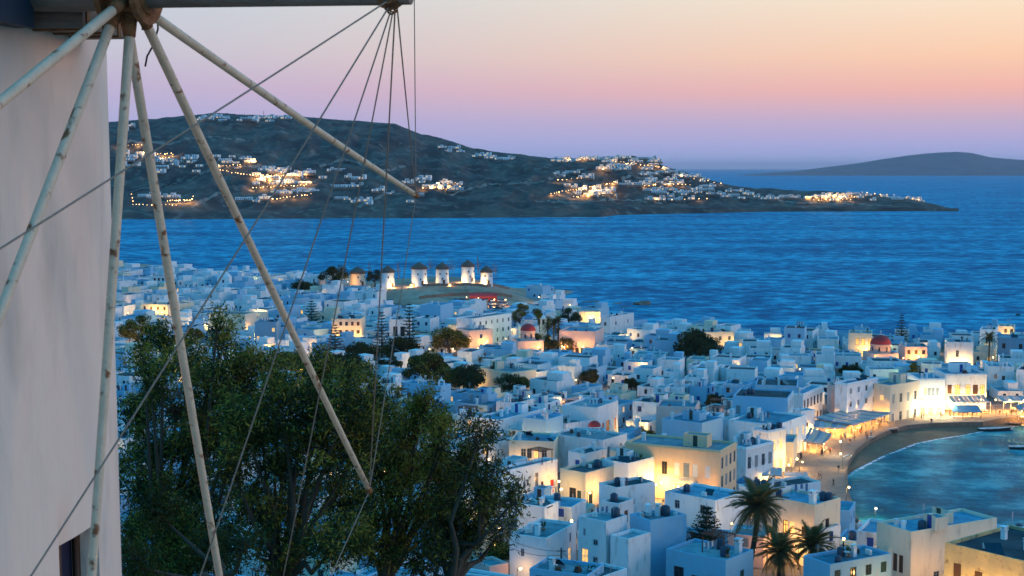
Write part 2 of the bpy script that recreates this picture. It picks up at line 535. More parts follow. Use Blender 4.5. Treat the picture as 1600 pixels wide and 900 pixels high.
tag(mb.build('quay_kerb', M_STONE), 'low stone kerb wall between the promenade and the beach', 'kerb')
# beach: strip from the kerb foot down under the water
kb = [np.array(p) for p in kerb[:11]][::-1]
def resample(pts, n):
    pts = np.array(pts); s = np.concatenate([[0], np.cumsum(np.linalg.norm(np.diff(pts, axis=0), axis=1))])
    t = np.linspace(0, s[-1], n)
    return np.stack([np.interp(t, s, pts[:, k]) for k in range(pts.shape[1])], -1)
ka = resample([p[:2] for p in kb], 60); wa = resample(BW[:-1], 60)
rows = []
for s_, z_ in ((0.0, 0.75), (0.35, 0.55), (0.7, 0.28), (0.95, 0.05), (1.25, -0.25), (1.8, -0.7)):
    rr = ka + (wa - ka) * s_
    rr = rr + RNG.normal(size=rr.shape) * 0.12 * (0 < s_ < 1.5)
    rows.append(np.concatenate([rr, np.full((60, 1), z_)], 1))
mb = MB(); mb.v = np.concatenate(rows).tolist()
for j in range(len(rows) - 1):
    for i in range(59):
        mb.f.append((j*60+i, j*60+i+1, (j+1)*60+i+1, (j+1)*60+i)); mb.m.append(0); mb.sm.append(True)
tag(mb.build('beach', M_SAND), kind='structure')

# ------------------------------------------------------------------ sea
def sea_mat():
    m = bpy.data.materials.new('sea_water'); m.use_nodes = True
    nt = m.node_tree; b = nt.nodes['Principled BSDF']
    b.inputs['Roughness'].default_value = 0.3
    b.inputs['IOR'].default_value = 1.33
    b.inputs['Specular IOR Level'].default_value = 0.10
    tc = nd(nt, 'ShaderNodeTexCoord')
    def noise(scale, stretch, rot=0.25, detail=4, rough=0.6):
        mp = nd(nt, 'ShaderNodeMapping'); mp.inputs['Scale'].default_value = stretch; mp.inputs['Rotation'].default_value = (0, 0, rot)
        n = nd(nt, 'ShaderNodeTexNoise'); n.inputs['Scale'].default_value = scale; n.inputs['Detail'].default_value = detail; n.inputs['Roughness'].default_value = rough
        nt.links.new(tc.outputs['Object'], mp.inputs[0]); nt.links.new(mp.outputs[0], n.inputs['Vector'])
        return n
    nA = noise(0.010, (0.5, 1.6, 1), 0.1, 5)
    nB = noise(0.085, (0.9, 1.15, 1), 0.2, 6, 0.72)
    nC = noise(0.5, (0.8, 1.2, 1), 0.3, 4, 0.65)
    nF = noise(0.06, (0.7, 1.2, 1), 0.15, 9, 0.75)
    mx = nd(nt, 'ShaderNodeMath', operation='MULTIPLY_ADD'); mx.inputs[1].default_value = 0.72
    nt.links.new(nB.outputs['Fac'], mx.inputs[0]); 
    m2 = nd(nt, 'ShaderNodeMath', operation='MULTIPLY'); m2.inputs[1].default_value = 0.28
    nt.links.new(nA.outputs['Fac'], m2.inputs[0]); nt.links.new(m2.outputs[0], mx.inputs[2])
    cr = ramp(nt, [(0.42, (0.002, 0.085, 0.20)), (0.50, (0.003, 0.23, 0.40)), (0.575, (0.05, 0.52, 0.70))])
    nt.links.new(mx.outputs[0], cr.inputs[0])
    # turbid teal water inside the harbour
    ct = ramp(nt, [(0.42, (0.004, 0.075, 0.115)), (0.50, (0.008, 0.17, 0.22)), (0.58, (0.08, 0.40, 0.46))])
    nt.links.new(mx.outputs[0], ct.inputs[0])
    sp_ = nd(nt, 'ShaderNodeSeparateXYZ'); nt.links.new(tc.outputs['Object'], sp_.inputs[0])
    hr = nd(nt, 'ShaderNodeMapRange', interpolation_type='SMOOTHSTEP'); hr.inputs['From Min'].default_value = 330; hr.inputs['From Max'].default_value = 520
    nt.links.new(sp_.outputs['Y'], hr.inputs['Value'])
    hm = nd(nt, 'ShaderNodeMix', data_type='RGBA'); nt.links.new(hr.outputs[0], hm.inputs['Factor']); nt.links.new(ct.outputs[0], hm.inputs['A']); nt.links.new(cr.outputs[0], hm.inputs['B'])
    cr = hm
    fr = ramp(nt, [(0.665, (0, 0, 0)), (0.74, (0.75,) * 3)])
    nt.links.new(nF.outputs['Fac'], fr.inputs[0])
    fm = nd(nt, 'ShaderNodeMix', data_type='RGBA')
    nt.links.new(fr.outputs[0], fm.inputs['Factor']); nt.links.new(cr.outputs['Result'], fm.inputs['A']); fm.inputs['B'].default_value = (0.45, 0.58, 0.66, 1)
    nt.links.new(fm.outputs['Result'], b.inputs['Base Color'])
    b1 = nd(nt, 'ShaderNodeBump'); b1.inputs['Strength'].default_value = 1.0; b1.inputs['Distance'].default_value = 2.4
    nt.links.new(nB.outputs['Fac'], b1.inputs['Height'])
    b2 = nd(nt, 'ShaderNodeBump'); b2.inputs['Strength'].default_value = 0.9; b2.inputs['Distance'].default_value = 0.55
    nt.links.new(nC.outputs['Fac'], b2.inputs['Height']); nt.links.new(b1.outputs[0], b2.inputs['Normal'])
    nt.links.new(b2.outputs[0], b.inputs['Normal'])
    df = nd(nt, 'ShaderNodeBsdfDiffuse'); gl = nd(nt, 'ShaderNodeBsdfGlossy'); gl.inputs['Roughness'].default_value = 0.28; gl.inputs['Color'].default_value = (0.35, 0.75, 1, 1)
    nt.links.new(fm.outputs['Result'], df.inputs['Color']); nt.links.new(b2.outputs[0], df.inputs['Normal']); nt.links.new(b2.outputs[0], gl.inputs['Normal'])
    ms = nd(nt, 'ShaderNodeMixShader'); ms.inputs[0].default_value = 0.08
    nt.links.new(df.outputs[0], ms.inputs[1]); nt.links.new(gl.outputs[0], ms.inputs[2]); nt.links.new(ms.outputs[0], nt.nodes['Material Output'].inputs['Surface'])
    nt.nodes.remove(b)
    return m
M_SEA = sea_mat()
S = 58000
mb = MB()
mb.quad((-S, -1500, 0), (S, -1500, 0), (S, S, 0), (-S, S, 0))
tag(mb.build('sea', M_SEA), kind='structure')
M_FOAM = mat('sea_foam', (0.60, 0.68, 0.74), rough=0.8, var=0.2, scale=1.0)
mb = MB()
wl = resample(BW[:-1], 240)
for i in range(239):
    if random.random() < 0.22: continue
    d = wl[i+1] - wl[i]; n = np.array([-d[1], d[0]]) / (np.linalg.norm(d) + 1e-9)
    if n @ (np.array([120, 300]) - wl[i]) < 0: n = -n
    w = 0.5 + 0.5 * mnoise.noise(Vector((i * 0.13, 0, 0))) + random.random() * 0.3
    o = 0.25
    a = wl[i] + n * o; b = wl[i+1] + n * o
    mb.quad((*a, 0.02), (*b, 0.02), (*(b + n * w), 0.02), (*(a + n * w), 0.02))
tag(mb.build('foam', M_FOAM), kind='stuff')

# ------------------------------------------------------------------ far headland and island
SKY_L = [(-500, 196), (100, 192), (187, 190), (250, 187), (330, 178), (460, 182), (540, 189), (620, 195), (660, 211), (690, 216), (700, 220), (740, 232), (800, 240), (860, 248), (900, 248), (960, 246), (985, 244), (1020, 252), (1050, 268), (1110, 283), (1150, 292), (1240, 297), (1340, 301), (1420, 311), (1470, 322), (1495, 329)]
SHORE_L = [(-500, 344), (187, 343), (600, 341), (940, 339), (965, 336), (1060, 334), (1200, 331), (1400, 330), (1497, 330)]
def hill_setup(px):
    ys_ = np.interp(px, *zip(*SHORE_L)); yk = np.interp(px, *zip(*SKY_L))
    Yc = at_z(px, ys_, 0)[1]
    Yr = Yc + np.interp(px, [-500, 700, 850, 1000, 1150, 1495], [1000, 800, 650, 520, 330, 60])
    zr = at_y(px, yk, Yr)[2]
    return Yc, Yr, zr
PXS = np.arange(-300, 1498, 3.0)
HS = np.array([hill_setup(p) for p in PXS])
def hill_z(px, Y):
    Yc, Yr, zr = (np.interp(px, PXS, HS[:, k]) for k in range(3))
    t = (Y - Yc) / (Yr - Yc)
    x = (px - 800) / F * Y
    nz = mnoise.fractal(Vector((x * 0.006, Y * 0.006, 0.3)), 1.0, 2.0, 5)
    nz2 = mnoise.ridged_multi_fractal(Vector((x * 0.018, Y * 0.013, 4.3)), 0.9, 2.1, 5, 1.0, 2.0) - 1.0
    if t < 0: return max(-4, t * 60)
    cl = 7.0 + 3 * nz
    cl = min(cl, max(zr * 0.45, 2.0))
    if t <= 1:
        c = cl * min(1, t / 0.035)
        return c + max(0, zr - cl) * (0.35 * t + 0.65 * t * t * (3 - 2 * t)) + (nz * 12 + nz2 * 7.5) * math.sin(math.pi * min(t, 1)) ** .7 * min(1, zr / 60) + nz2 * 1.5
    return zr + nz2 * 1.5 - (t - 1) * (zr * 0.9 + 4) * 1.3
ts = np.concatenate([[-0.06, -0.01, 0.0, 0.012, 0.024, 0.036], np.linspace(0.06, 1.0, 64), [1.05, 1.3, 2.0]])
mb = MB()
for px in PXS:
    Yc, Yr, zr = np.interp(px, PXS, HS[:, 0]), np.interp(px, PXS, HS[:, 1]), 0
    for t in ts:
        Yv = Yc + (Yr - Yc) * t
        mb.v.append(((px - 800) / F * Yv, Yv, hill_z(px, Yv)))
nt_ = len(ts)
for i in range(len(PXS) - 1):
    for j in range(nt_ - 1):
        mb.f.append((i*nt_+j, (i+1)*nt_+j, (i+1)*nt_+j+1, i*nt_+j+1)); mb.m.append(0); mb.sm.append(True)
M_HILL = mat('scrub_hillside', (0.090, 0.070, 0.058), rough=0.95, var=0.6, scale=0.03, base2=(0.026, 0.026, 0.026), b2scale=0.02, stain=(0.26, 0.22, 0.18), stain_amt=0.7, bump=1.0, bscale=0.12)
tag(mb.build('headland', M_HILL), kind='structure')
def on_hill(px, py):
    d = ray(px, py); t = 1600.0
    while t < 4200:
        p = CAM + d * (t / d[1])
        if hill_z(px, p[1]) >= p[2]: return p
        t += 6
    p = CAM + d * (float(np.interp(px, PXS, HS[:, 1])) / d[1])
    return np.array([p[0], p[1], hill_z(px, p[1])])
ISL = [(1130, 275), (1180, 271.5), (1240, 267.5), (1290, 261), (1340, 255), (1380, 248), (1440, 240), (1490, 237), (1515, 239), (1545, 246), (1600, 250), (1700, 256), (1850, 268), (1900, 271)]
mb = MB()
ipx = np.arange(1130, 1901, 6.0)
for px in ipx:
    yk = np.interp(px, *zip(*ISL))
    nz = mnoise.fractal(Vector((px * 0.02, 1, 1)), 1, 2, 4)
    for (Yv, s_) in ((11200, -0.02), (11300, 0.06), (11900, 0.4), (12600, 0.8), (13000, 1.0), (13800, 0.5), (14500, -0.02)):
        zr = at_y(px, yk + nz * 0.8, 13000)[2]
        mb.v.append(((px - 800) / F * Yv, Yv, max(-5, zr * s_ + (mnoise.noise(Vector((px * 0.05, Yv * .002, 0))) * 14 if 0 < s_ < 1 else 0))))
for i in range(len(ipx) - 1):
    for j in range(6):
        mb.f.append((i*7+j, (i+1)*7+j, (i+1)*7+j+1, i*7+j+1)); mb.m.append(0); mb.sm.append(True)
tag(mb.build('island', mat('island_rock', (0.13, 0.11, 0.125), rough=.95, var=.3, scale=.004)), kind='structure')
def hill_strip(pts, wid, name, m, lift=.25):
    mb = MB(); q = []
    for a, b in zip(pts[:-1], pts[1:]):
        n = max(2, int(math.hypot(b[0]-a[0], b[1]-a[1]) / 6))
        q += [on_hill(a[0] + (b[0]-a[0]) * k / n, a[1] + (b[1]-a[1]) * k / n) for k in range(n)]
    for a, b in zip(q[:-1], q[1:]):
        d = b[:2] - a[:2]; L = np.linalg.norm(d)
        if L < .5 or L > 120: continue
        nn = np.array([-d[1], d[0]]) / L * wid
        def V(p, s): x, y = p[0] + nn[0]*s, p[1] + nn[1]*s; return (x, y, hill_z(800 + x / y * F, y) + lift)
        mb.quad(V(a, -1), V(b, -1), V(b, 1), V(a, 1))
    return tag(mb.build(name, m), kind='structure')
M_TRACK = mat('pale_dirt_track', (0.24, 0.20, 0.17), rough=.95, var=.2, scale=.05)
for pts in ([(188, 222), (260, 226), (330, 214), (400, 222)], [(205, 300), (290, 284), (340, 262), (420, 262), (500, 288)], [(300, 325), (345, 300), (372, 322)], [(500, 262), (540, 250), (590, 268), (640, 262)], [(705, 305), (760, 290), (840, 286), (900, 268), (950, 262)], [(830, 315), (900, 318), (960, 312), (1040, 320)], [(950, 300), (985, 276), (1030, 284), (1100, 298)], [(1130, 306), (1250, 318), (1400, 322)], [(560, 325), (600, 305), (605, 285)]):
    hill_strip(pts, 2.6, 'dirt_track', M_TRACK)

# ------------------------------------------------------------------ the evening haze over the bay
HZ = MB(); HZ.box(-59000, 59000, -1900, 59000, -6.5, 232)
hm_ = bpy.data.materials.new('haze_air'); hm_.use_nodes = True
hn_ = hm_.node_tree; hn_.nodes.remove(hn_.nodes['Principled BSDF'])
hv_ = hn_.nodes.new('ShaderNodeVolumePrincipled'); hv_.inputs['Density'].default_value = 3.0e-5; hv_.inputs['Color'].default_value = (1.0, 0.84, 1.0, 1); hv_.inputs['Anisotropy'].default_value = 0.2
hn_.links.new(hv_.outputs[0], hn_.nodes['Material Output'].inputs['Volume'])
tag(HZ.build('haze', hm_), kind='stuff')

# ------------------------------------------------------------------ lamps: the town's lit street lamps
FOOT = []        # footprints already taken: (cx, cy, ux, uy, halfw, halfd)
LAMPS = []          # (x, y, z) kept clear of houses
def lamp_meshes():
    p = MB(); p.tube([(0, 0, -0.3), (0, 0, 3.3)], [0.06, 0.04], 6); p.tube([(0, 0, 3.25), (0.25, 0, 3.45), (0.5, 0, 3.4)], 0.025, 5)
    p.lathe([(0.12, 0.0), (0.1, 0.25), (0.06, 0.3)], 8)
    g = MB(); g.sphere((0.5, 0, 3.25), 0.21, n=10, k=6)
    c = MB(); c.lathe([(0.16, 3.38), (0.05, 3.48), (0.01, 3.5)], 8, o=(0.5, 0, 0))
    return p.mesh('lamp_post', M_DARK), g.mesh('lamp_globe', M_BULB), g.mesh('lamp_globe_white', M_BULBW), c.mesh('lamp_cap', M_DARK)
LPM = lamp_meshes()
LIGHTS = {}
def street_lamp(p, power, label, color=(1.0, 0.58, 0.20), white=False, h=1.0, group='street lamps lit at dusk in the town', rz=0.0, name='street_lamp'):
    p = list(p)
    for _ in range(40):
        if any(abs((p[0]-q[0])*q[2] + (p[1]-q[1])*q[3]) < q[4] + 2.2 and abs(-(p[0]-q[0])*q[3] + (p[1]-q[1])*q[2]) < q[5] + 2.2 for q in FOOT): p[1] -= .8
        else: break
    p[2] = max(T(p[0], p[1]) + .03, PZ if abs(p[2] - PZ) < .01 else -9)
    e = empty(name, (p[0], p[1], p[2]), rz)
    e.scale = (1, 1, h)
    tag(e, label, 'street lamp', group)
    link(LPM[0], 'post', e); link(LPM[2] if white else LPM[1], 'globe', e); link(LPM[3], 'cap', e)
    key = (power, color)
    if key not in LIGHTS:
        l = bpy.data.lights.new('lamp_light', 'POINT'); l.energy = power; l.color = color; l.shadow_soft_size = 0.2
        LIGHTS[key] = l
    lo = bpy.data.objects.new('lamp_light', LIGHTS[key]); col.objects.link(lo); lo.parent = e; lo.location = (0.5, 0, 2.95)
    LAMPS.append((p[0], p[1]))
    return e

# ------------------------------------------------------------------ house builder
WIN_CACHE = {}
def opening_mesh(kind, w, h, simple):
    key = (kind, round(w, 1), round(h, 1), simple)
    if key in WIN_CACHE: return WIN_CACHE[key]
    fm = {'blue': M_BLUE, 'green': M_DGREEN, 'red': M_RED, 'brown': M_BROWN, 'grey': M_GREY, 'white': M_WPAINT, 'lit': M_WPAINT, 'litbrown': M_BROWN}[kind.split('_')[0]]
    w, h = key[1], key[2]
    lit = kind.startswith('lit')
    mb = MB(); pane = None
    if ('shut' in kind or 'door' in kind) and not lit:
        t = 0.07
        mb.box(-w/2, w/2, -0.03, 0.05, 0, h)
        mb.box(-w/2 + .06, -0.03, -0.06, -0.03, 0.08, h - .08); mb.box(0.03, w/2 - .06, -0.06, -0.03, 0.08, h - .08)
    else:
        t = 0.09
        mb.box(-w/2, -w/2 + t, -0.05, 0.05, 0, h); mb.box(w/2 - t, w/2, -0.05, 0.05, 0, h)
        mb.box(-w/2 + t, w/2 - t, -0.05, 0.05, 0, t); mb.box(-w/2 + t, w/2 - t, -0.05, 0.05, h - t, h)
        mb.box(-0.035, 0.035, -0.045, 0.045, t, h - t)
        if h > 1.0: mb.box(-w/2 + t, w/2 - t, -0.04, 0.04, h * 0.66, h * 0.66 + .06)
        pm = MB(); pm.quad((-w/2 + t, 0.02, t), (w/2 - t, 0.02, t), (w/2 - t, 0.02, h - t), (-w/2 + t, 0.02, h - t))
        pane = pm.mesh('pane', M_LIT if lit else M_GLASS)
    r = (mb.mesh('shutter' if 'shut' in kind else 'door' if 'door' in kind else 'window', fm), pane)
    WIN_CACHE[key] = r
    return r

def add_opening(parent, kind, p, ang, w, h, simple=False):
    me, pane = opening_mesh(kind, w, h, simple)
    o = link(me, me.name.split('.')[0], parent, p, ang)
    if pane is not None: link(pane, 'pane', o)
    return o

def face(mb, p0, ux, W, z0, z1, ops, rec=0.16, m=0):
    """a wall face with recessed openings; ux = (dx,dy) along the face seen from outside; ops = [(xc, zb, w, h, kind)]"""
    ux = np.array(ux); n = np.array([ux[1], -ux[0]])
    xsx = sorted({0.0, W} | {round(v, 4) for o in ops for v in (o[0] - o[2]/2, o[0] + o[2]/2)})
    zsx = sorted({z0, z1} | {round(v, 4) for o in ops for v in (o[1], o[1] + o[3])})
    def P(x, z, d=0.0):
        q = p0 + ux * x - n * d
        return (q[0], q[1], z)
    for i in range(len(xsx) - 1):
        for j in range(len(zsx) - 1):
            xc, zc = (xsx[i] + xsx[i+1]) / 2, (zsx[j] + zsx[j+1]) / 2
            if any(abs(xc - o[0]) < o[2]/2 and o[1] < zc < o[1] + o[3] for o in ops): continue
            mb.quad(P(xsx[i], zsx[j]), P(xsx[i+1], zsx[j]), P(xsx[i+1], zsx[j+1]), P(xsx[i], zsx[j+1]), m)
    for o in ops:
        a, b, c, d = o[0] - o[2]/2, o[0] + o[2]/2, o[1], o[1] + o[3]
        mb.quad(P(a, c), P(a, c, rec), P(a, d, rec), P(a, d), m); mb.quad(P(b, c, rec), P(b, c), P(b, d), P(b, d, rec), m)
        mb.quad(P(a, d), P(a, d, rec), P(b, d, rec), P(b, d), m); mb.quad(P(a, c, rec), P(a, c), P(b, c), P(b, c, rec), m)
        mb.quad(P(a, c, rec), P(b, c, rec), P(b, d, rec), P(a, d, rec), m)

def block(parent, x0, y0, w, d, z0, z1, fo, wallm, roofm, names=('wall', 'roof'), par=0.42, pt=0.24, rec=0.16, simple=False, lip=False, coping=None):
    """one white cube: walls with openings, parapet, roof slab; fo = dict(front/right/left/back -> ops)"""
    mb = MB()
    faces = {'front': ((x0, y0), (1, 0), w), 'right': ((x0 + w, y0), (0, 1), d), 'back': ((x0 + w, y0 + d), (-1, 0), w), 'left': ((x0, y0 + d), (0, -1), d)}
    for k, (p0, ux, W) in faces.items():
        face(mb, np.array(p0, float), ux, W, z0, z1, fo.get(k, []), rec)
    zr = z1 - par
    # parapet ring (slightly uneven top) and inner faces
    c = [(x0, y0), (x0 + w, y0), (x0 + w, y0 + d), (x0, y0 + d)]
    ci = [(x0 + pt, y0 + pt), (x0 + w - pt, y0 + pt), (x0 + w - pt, y0 + d - pt), (x0 + pt, y0 + d - pt)]
    for i in range(4):
        j = (i + 1) % 4
        mb.quad((*c[i], z1), (*c[j], z1), (*ci[j], z1), (*ci[i], z1))
        mb.quad((*ci[i], z1), (*ci[j], z1), (*ci[j], zr - .05), (*ci[i], zr - .05))
    wall = mb.build(names[0], [wallm], parent)
    if not simple:
        bm = bmesh.new(); bm.from_mesh(wall.data); bmesh.ops.remove_doubles(bm, verts=bm.verts, dist=1e-3); bm.to_mesh(wall.data); bm.free()
        bv = wall.modifiers.new('soft_edges', 'BEVEL'); bv.width = .14; bv.segments = 2; bv.limit_method = 'ANGLE'; bv.angle_limit = R(50)
    if lip:                                        # projecting cornice
        cb = MB()
        e = 0.18
        zz = z1 - 0.55
        cb.box(x0 - e, x0 + w + e, y0 - e, y0, zz, zz + .22); cb.box(x0 + w, x0 + w + e, y0, y0 + d + e, zz, zz + .22); cb.box(x0 - e, x0, y0, y0 + d + e, zz, zz + .22)
        cb.build('cornice', [wallm], parent)
    rb = MB()
    rb.quad((*ci[0], zr), (*ci[1], zr), (*ci[2], zr), (*ci[3], zr))
    roof = rb.build(names[1], [roofm], parent)
    for k, (p0, ux, W) in faces.items():
        n = np.array([ux[1], -ux[0]], float)
        ang = math.atan2(ux[1], ux[0])
        for o in fo.get(k, []):
            q = np.array(p0, float) + np.array(ux) * o[0] - n * (rec - 0.07)
            add_opening(parent, o[4], (q[0], q[1], o[1]), ang, o[2] - .004, o[3] - .004, simple)
    return wall, roof, zr

def auto_ops(W, z0, z1, n, kind, rng, storeys=None, p=1.0, doors=0.25, lit=0.0, tall=False, first=True, dkind=None):
    """a regular row of openings per storey"""
    ops = []
    if n <= 0 or W < 1.6: return ops
    H = z1 - z0
    st = storeys or (1 if H < 4.8 else 2 if H < 8.6 else 3)
    sh = (H - 0.5) / st
    for s in range(st):
        for i in range(n):
            if rng.random() > p: continue
            xc = W * (i + 0.5) / n + rng.uniform(-.1, .1) * (p < 1)
            ww = min(0.95 if not tall else 1.05, W / n * 0.62)
            hh = min(1.3 if not tall else 2.2, sh * 0.62)
            zb = z0 + s * sh + (0.95 if not tall else 0.35)
            k = kind
            if s == 0 and first and rng.random() < doors:
                zb, hh, k = z0 + 0.02, min(2.15, sh * 0.8), (dkind or kind) + '_door'
            elif rng.random() < lit: k = 'lit'
            elif rng.random() < 0.45: k = kind + '_shut'
            ops.append((xc, zb, ww, hh, k))
    return ops

# roof furniture meshes (shared)
def furn():
    d = {}
    m = MB(); m.box(-.28, .28, -.28, .28, 0, 1.1); m.box(-.36, .36, -.36, .36, 1.1, 1.22); m.box(-.2, -.08, -.28, .28, 1.22, 1.45); m.box(.08, .2, -.28, .28, 1.22, 1.45); m.box(-.36, .36, -.36, .36, 1.45, 1.55)
    d['chimney'] = m.mesh('chimney', M_WHITE)
    m = MB(); m.tube([(-.75, 0, 1.35), (.75, 0, 1.35)], .27, 10); m.box(-.7, -.62, -.05, .05, 0, 1.15); m.box(.62, .7, -.05, .05, 0, 1.15)
    d['water_tank'] = m.mesh('water_tank', M_STEEL)
    m = MB(); m.quad((-.95, -1.35, .1), (.95, -1.35, .1), (.95, -.1, 1.1), (-.95, -.1, 1.1)); m.quad((-.95, -.1, 1.06), (.95, -.1, 1.06), (.95, -1.35, .06), (-.95, -1.35, .06))
    d['solar_panel'] = m.mesh('solar_panel', M_PANEL)
    m = MB(); m.lathe([(.5, 0), (.55, .1), (.55, 1.1), (.3, 1.3), (.15, 1.35)], 12)
    d['plastic_tank'] = m.mesh('water_tank', mat('dark_blue_plastic', (.03, .06, .10), rough=.5, var=.1))
    m = MB(); m.box(-.42, .42, -.18, .18, .1, .75); m.lathe([(.22, -.01), (.2, 0.0)], 10, o=(-.05, 0, .4))
    d['fan_unit'] = m.mesh('fan_unit', M_WPAINT)
    m = MB(); m.tube([(0, 0, 0), (0, 0, 2.6)], .03, 5); 
    for k in range(4): m.box(-.5 + .06 * k, .5 - .06 * k, -.012, .012, 1.8 + .2 * k, 1.83 + .2 * k)
    d['aerial'] = m.mesh('aerial', M_STEEL)
    m = MB()
    for sx in (-1.6, 1.6):
        for sy in (-1.3, 1.3): m.box(sx - .05, sx + .05, sy - .05, sy + .05, 0, 2.3)
    for sy in (-1.3, 1.3): m.box(-1.75, 1.75, sy - .05, sy + .05, 2.3, 2.42)
    for k in range(9): x = -1.7 + k * .425; m.box(x - .04, x + .04, -1.5, 1.5, 2.42, 2.5)
    d['pergola'] = m.mesh('pergola', M_BROWN)
    m = MB()
    for k in range(12): m.box(-.45, .45, k * .28, (k + 1) * .28 + (12 - k - 1) * 0, -.2, .2 + k * .2 + .02)
    d['outside_stair'] = m.mesh('outside_stair', M_WHITE)
    m = MB(); m.lathe([(2.0, 0), (1.98, .3), (1.75, 1.0), (1.25, 1.6), (.6, 1.93), (.05, 2.0)], 18)
    d['dome'] = m.mesh('dome', M_BDOME)
    m = MB(); m.box(-.9, -.72, -.14, .14, 0, 1.3); m.box(.72, .9, -.14, .14, 0, 1.3); m.box(-.9, .9, -.14, .14, 1.3, 1.55); m.box(-.3, .3, -.14, .14, 1.55, 1.9); m.box(-.04, .04, -.04, .04, 1.9, 2.5); m.box(-.18, .18, -.035, .035, 2.2, 2.28)
    d['bell_gable'] = m.mesh('bell_gable', M_WHITE)
    m = MB(); m.box(-.8, .8, -.03, .03, .85, .9); m.box(-.8, .8, -.02, .02, .45, .48)
    for k in range(9): m.box(-.8 + k * .2 - .012, -.8 + k * .2 + .012, -.012, .012, 0, .86)
    d['railing'] = m.mesh('railing', M_DARK)
    m = MB(); m.lathe([(.22, 0), (.3, .4), (.24, .42)], 8); 
    for k in range(14):
        a = k * 2.4; m.tri((0, 0, .4), (math.cos(a) * .35, math.sin(a) * .35, .9 + .3 * (k % 3)), (math.cos(a + .5) * .32, math.sin(a + .5) * .32, .8 + .3 * (k % 2)), 1)
    d['potted_plant'] = m.mesh('potted_plant', [mat('terracotta', (.35, .15, .09)), foliage_mat('pot_leaves', (.05, .09, .03))])
    m = MB(); m.tube([(0, 0, 0), (0, 0, 1.0)], .035, 5); m.lathe([(.02, .95), (.25, .98), (.38, 1.05), (.42, 1.12)], 12, o=(0, 0, 0))
    d['satellite_dish'] = m.mesh('satellite_dish', M_STEEL)
    m = MB()
    for x in (-1.5, 1.5): m.tube([(x, 0, 0), (x, 0, 1.8)], .03, 5)
    m.tube([(-1.5, 0, 1.75), (0, 0, 1.66), (1.5, 0, 1.75)], .012, 4)
    for k, x in enumerate((-1.2, -.75, -.35, .2, .6, 1.05)): ww = .17 + .04 * (k % 2); m.quad((x - ww, .02, 1.68), (x + ww, .02, 1.68), (x + ww * .95, -.03, .95 - .2 * (k % 3)), (x - ww * .95, .03, .95 - .2 * (k % 3)), 1 + k % 2)
    d['laundry'] = m.mesh('laundry', [M_STEEL, M_WPAINT, paint('blue_linen', (.10, .18, .32))])
    m = MB(); m.box(-.5, .5, -.35, .35, 0, .45); m.box(-.3, .35, -.25, .3, .45, .8)
    d['crate'] = m.mesh('crate', M_BROWN)
    return d
FURN = furn()
def put(kind, parent, p, rz=0, s=1.0):
    me = FURN[kind]
    nm = 'water_tank' if kind == 'plastic_tank' else kind
    o = link(me, nm, parent, p, rz)
    if s != 1: o.scale = (s, s, s)
    return o

def rect_of(o, yaw, w, d):
    c, s = math.cos(yaw), math.sin(yaw)
    return (o[0] + c*w/2 - s*d/2, o[1] + s*w/2 + c*d/2, c, s, w/2, d/2)
def overlap(A, B, gap=0.5):
    dx, dy = B[0]-A[0], B[1]-A[1]
    if math.hypot(dx, dy) > math.hypot(A[4], A[5]) + math.hypot(B[4], B[5]) + gap: return False
    for (c, s) in ((A[2], A[3]), (B[2], B[3])):
        for ax in ((c, s), (-s, c)):
            def ext(Q): return Q[4]*abs(Q[2]*ax[0]+Q[3]*ax[1]) + Q[5]*abs(-Q[3]*ax[0]+Q[2]*ax[1])
            if abs(dx*ax[0]+dy*ax[1]) > ext(A) + ext(B) + gap: return False
    return True

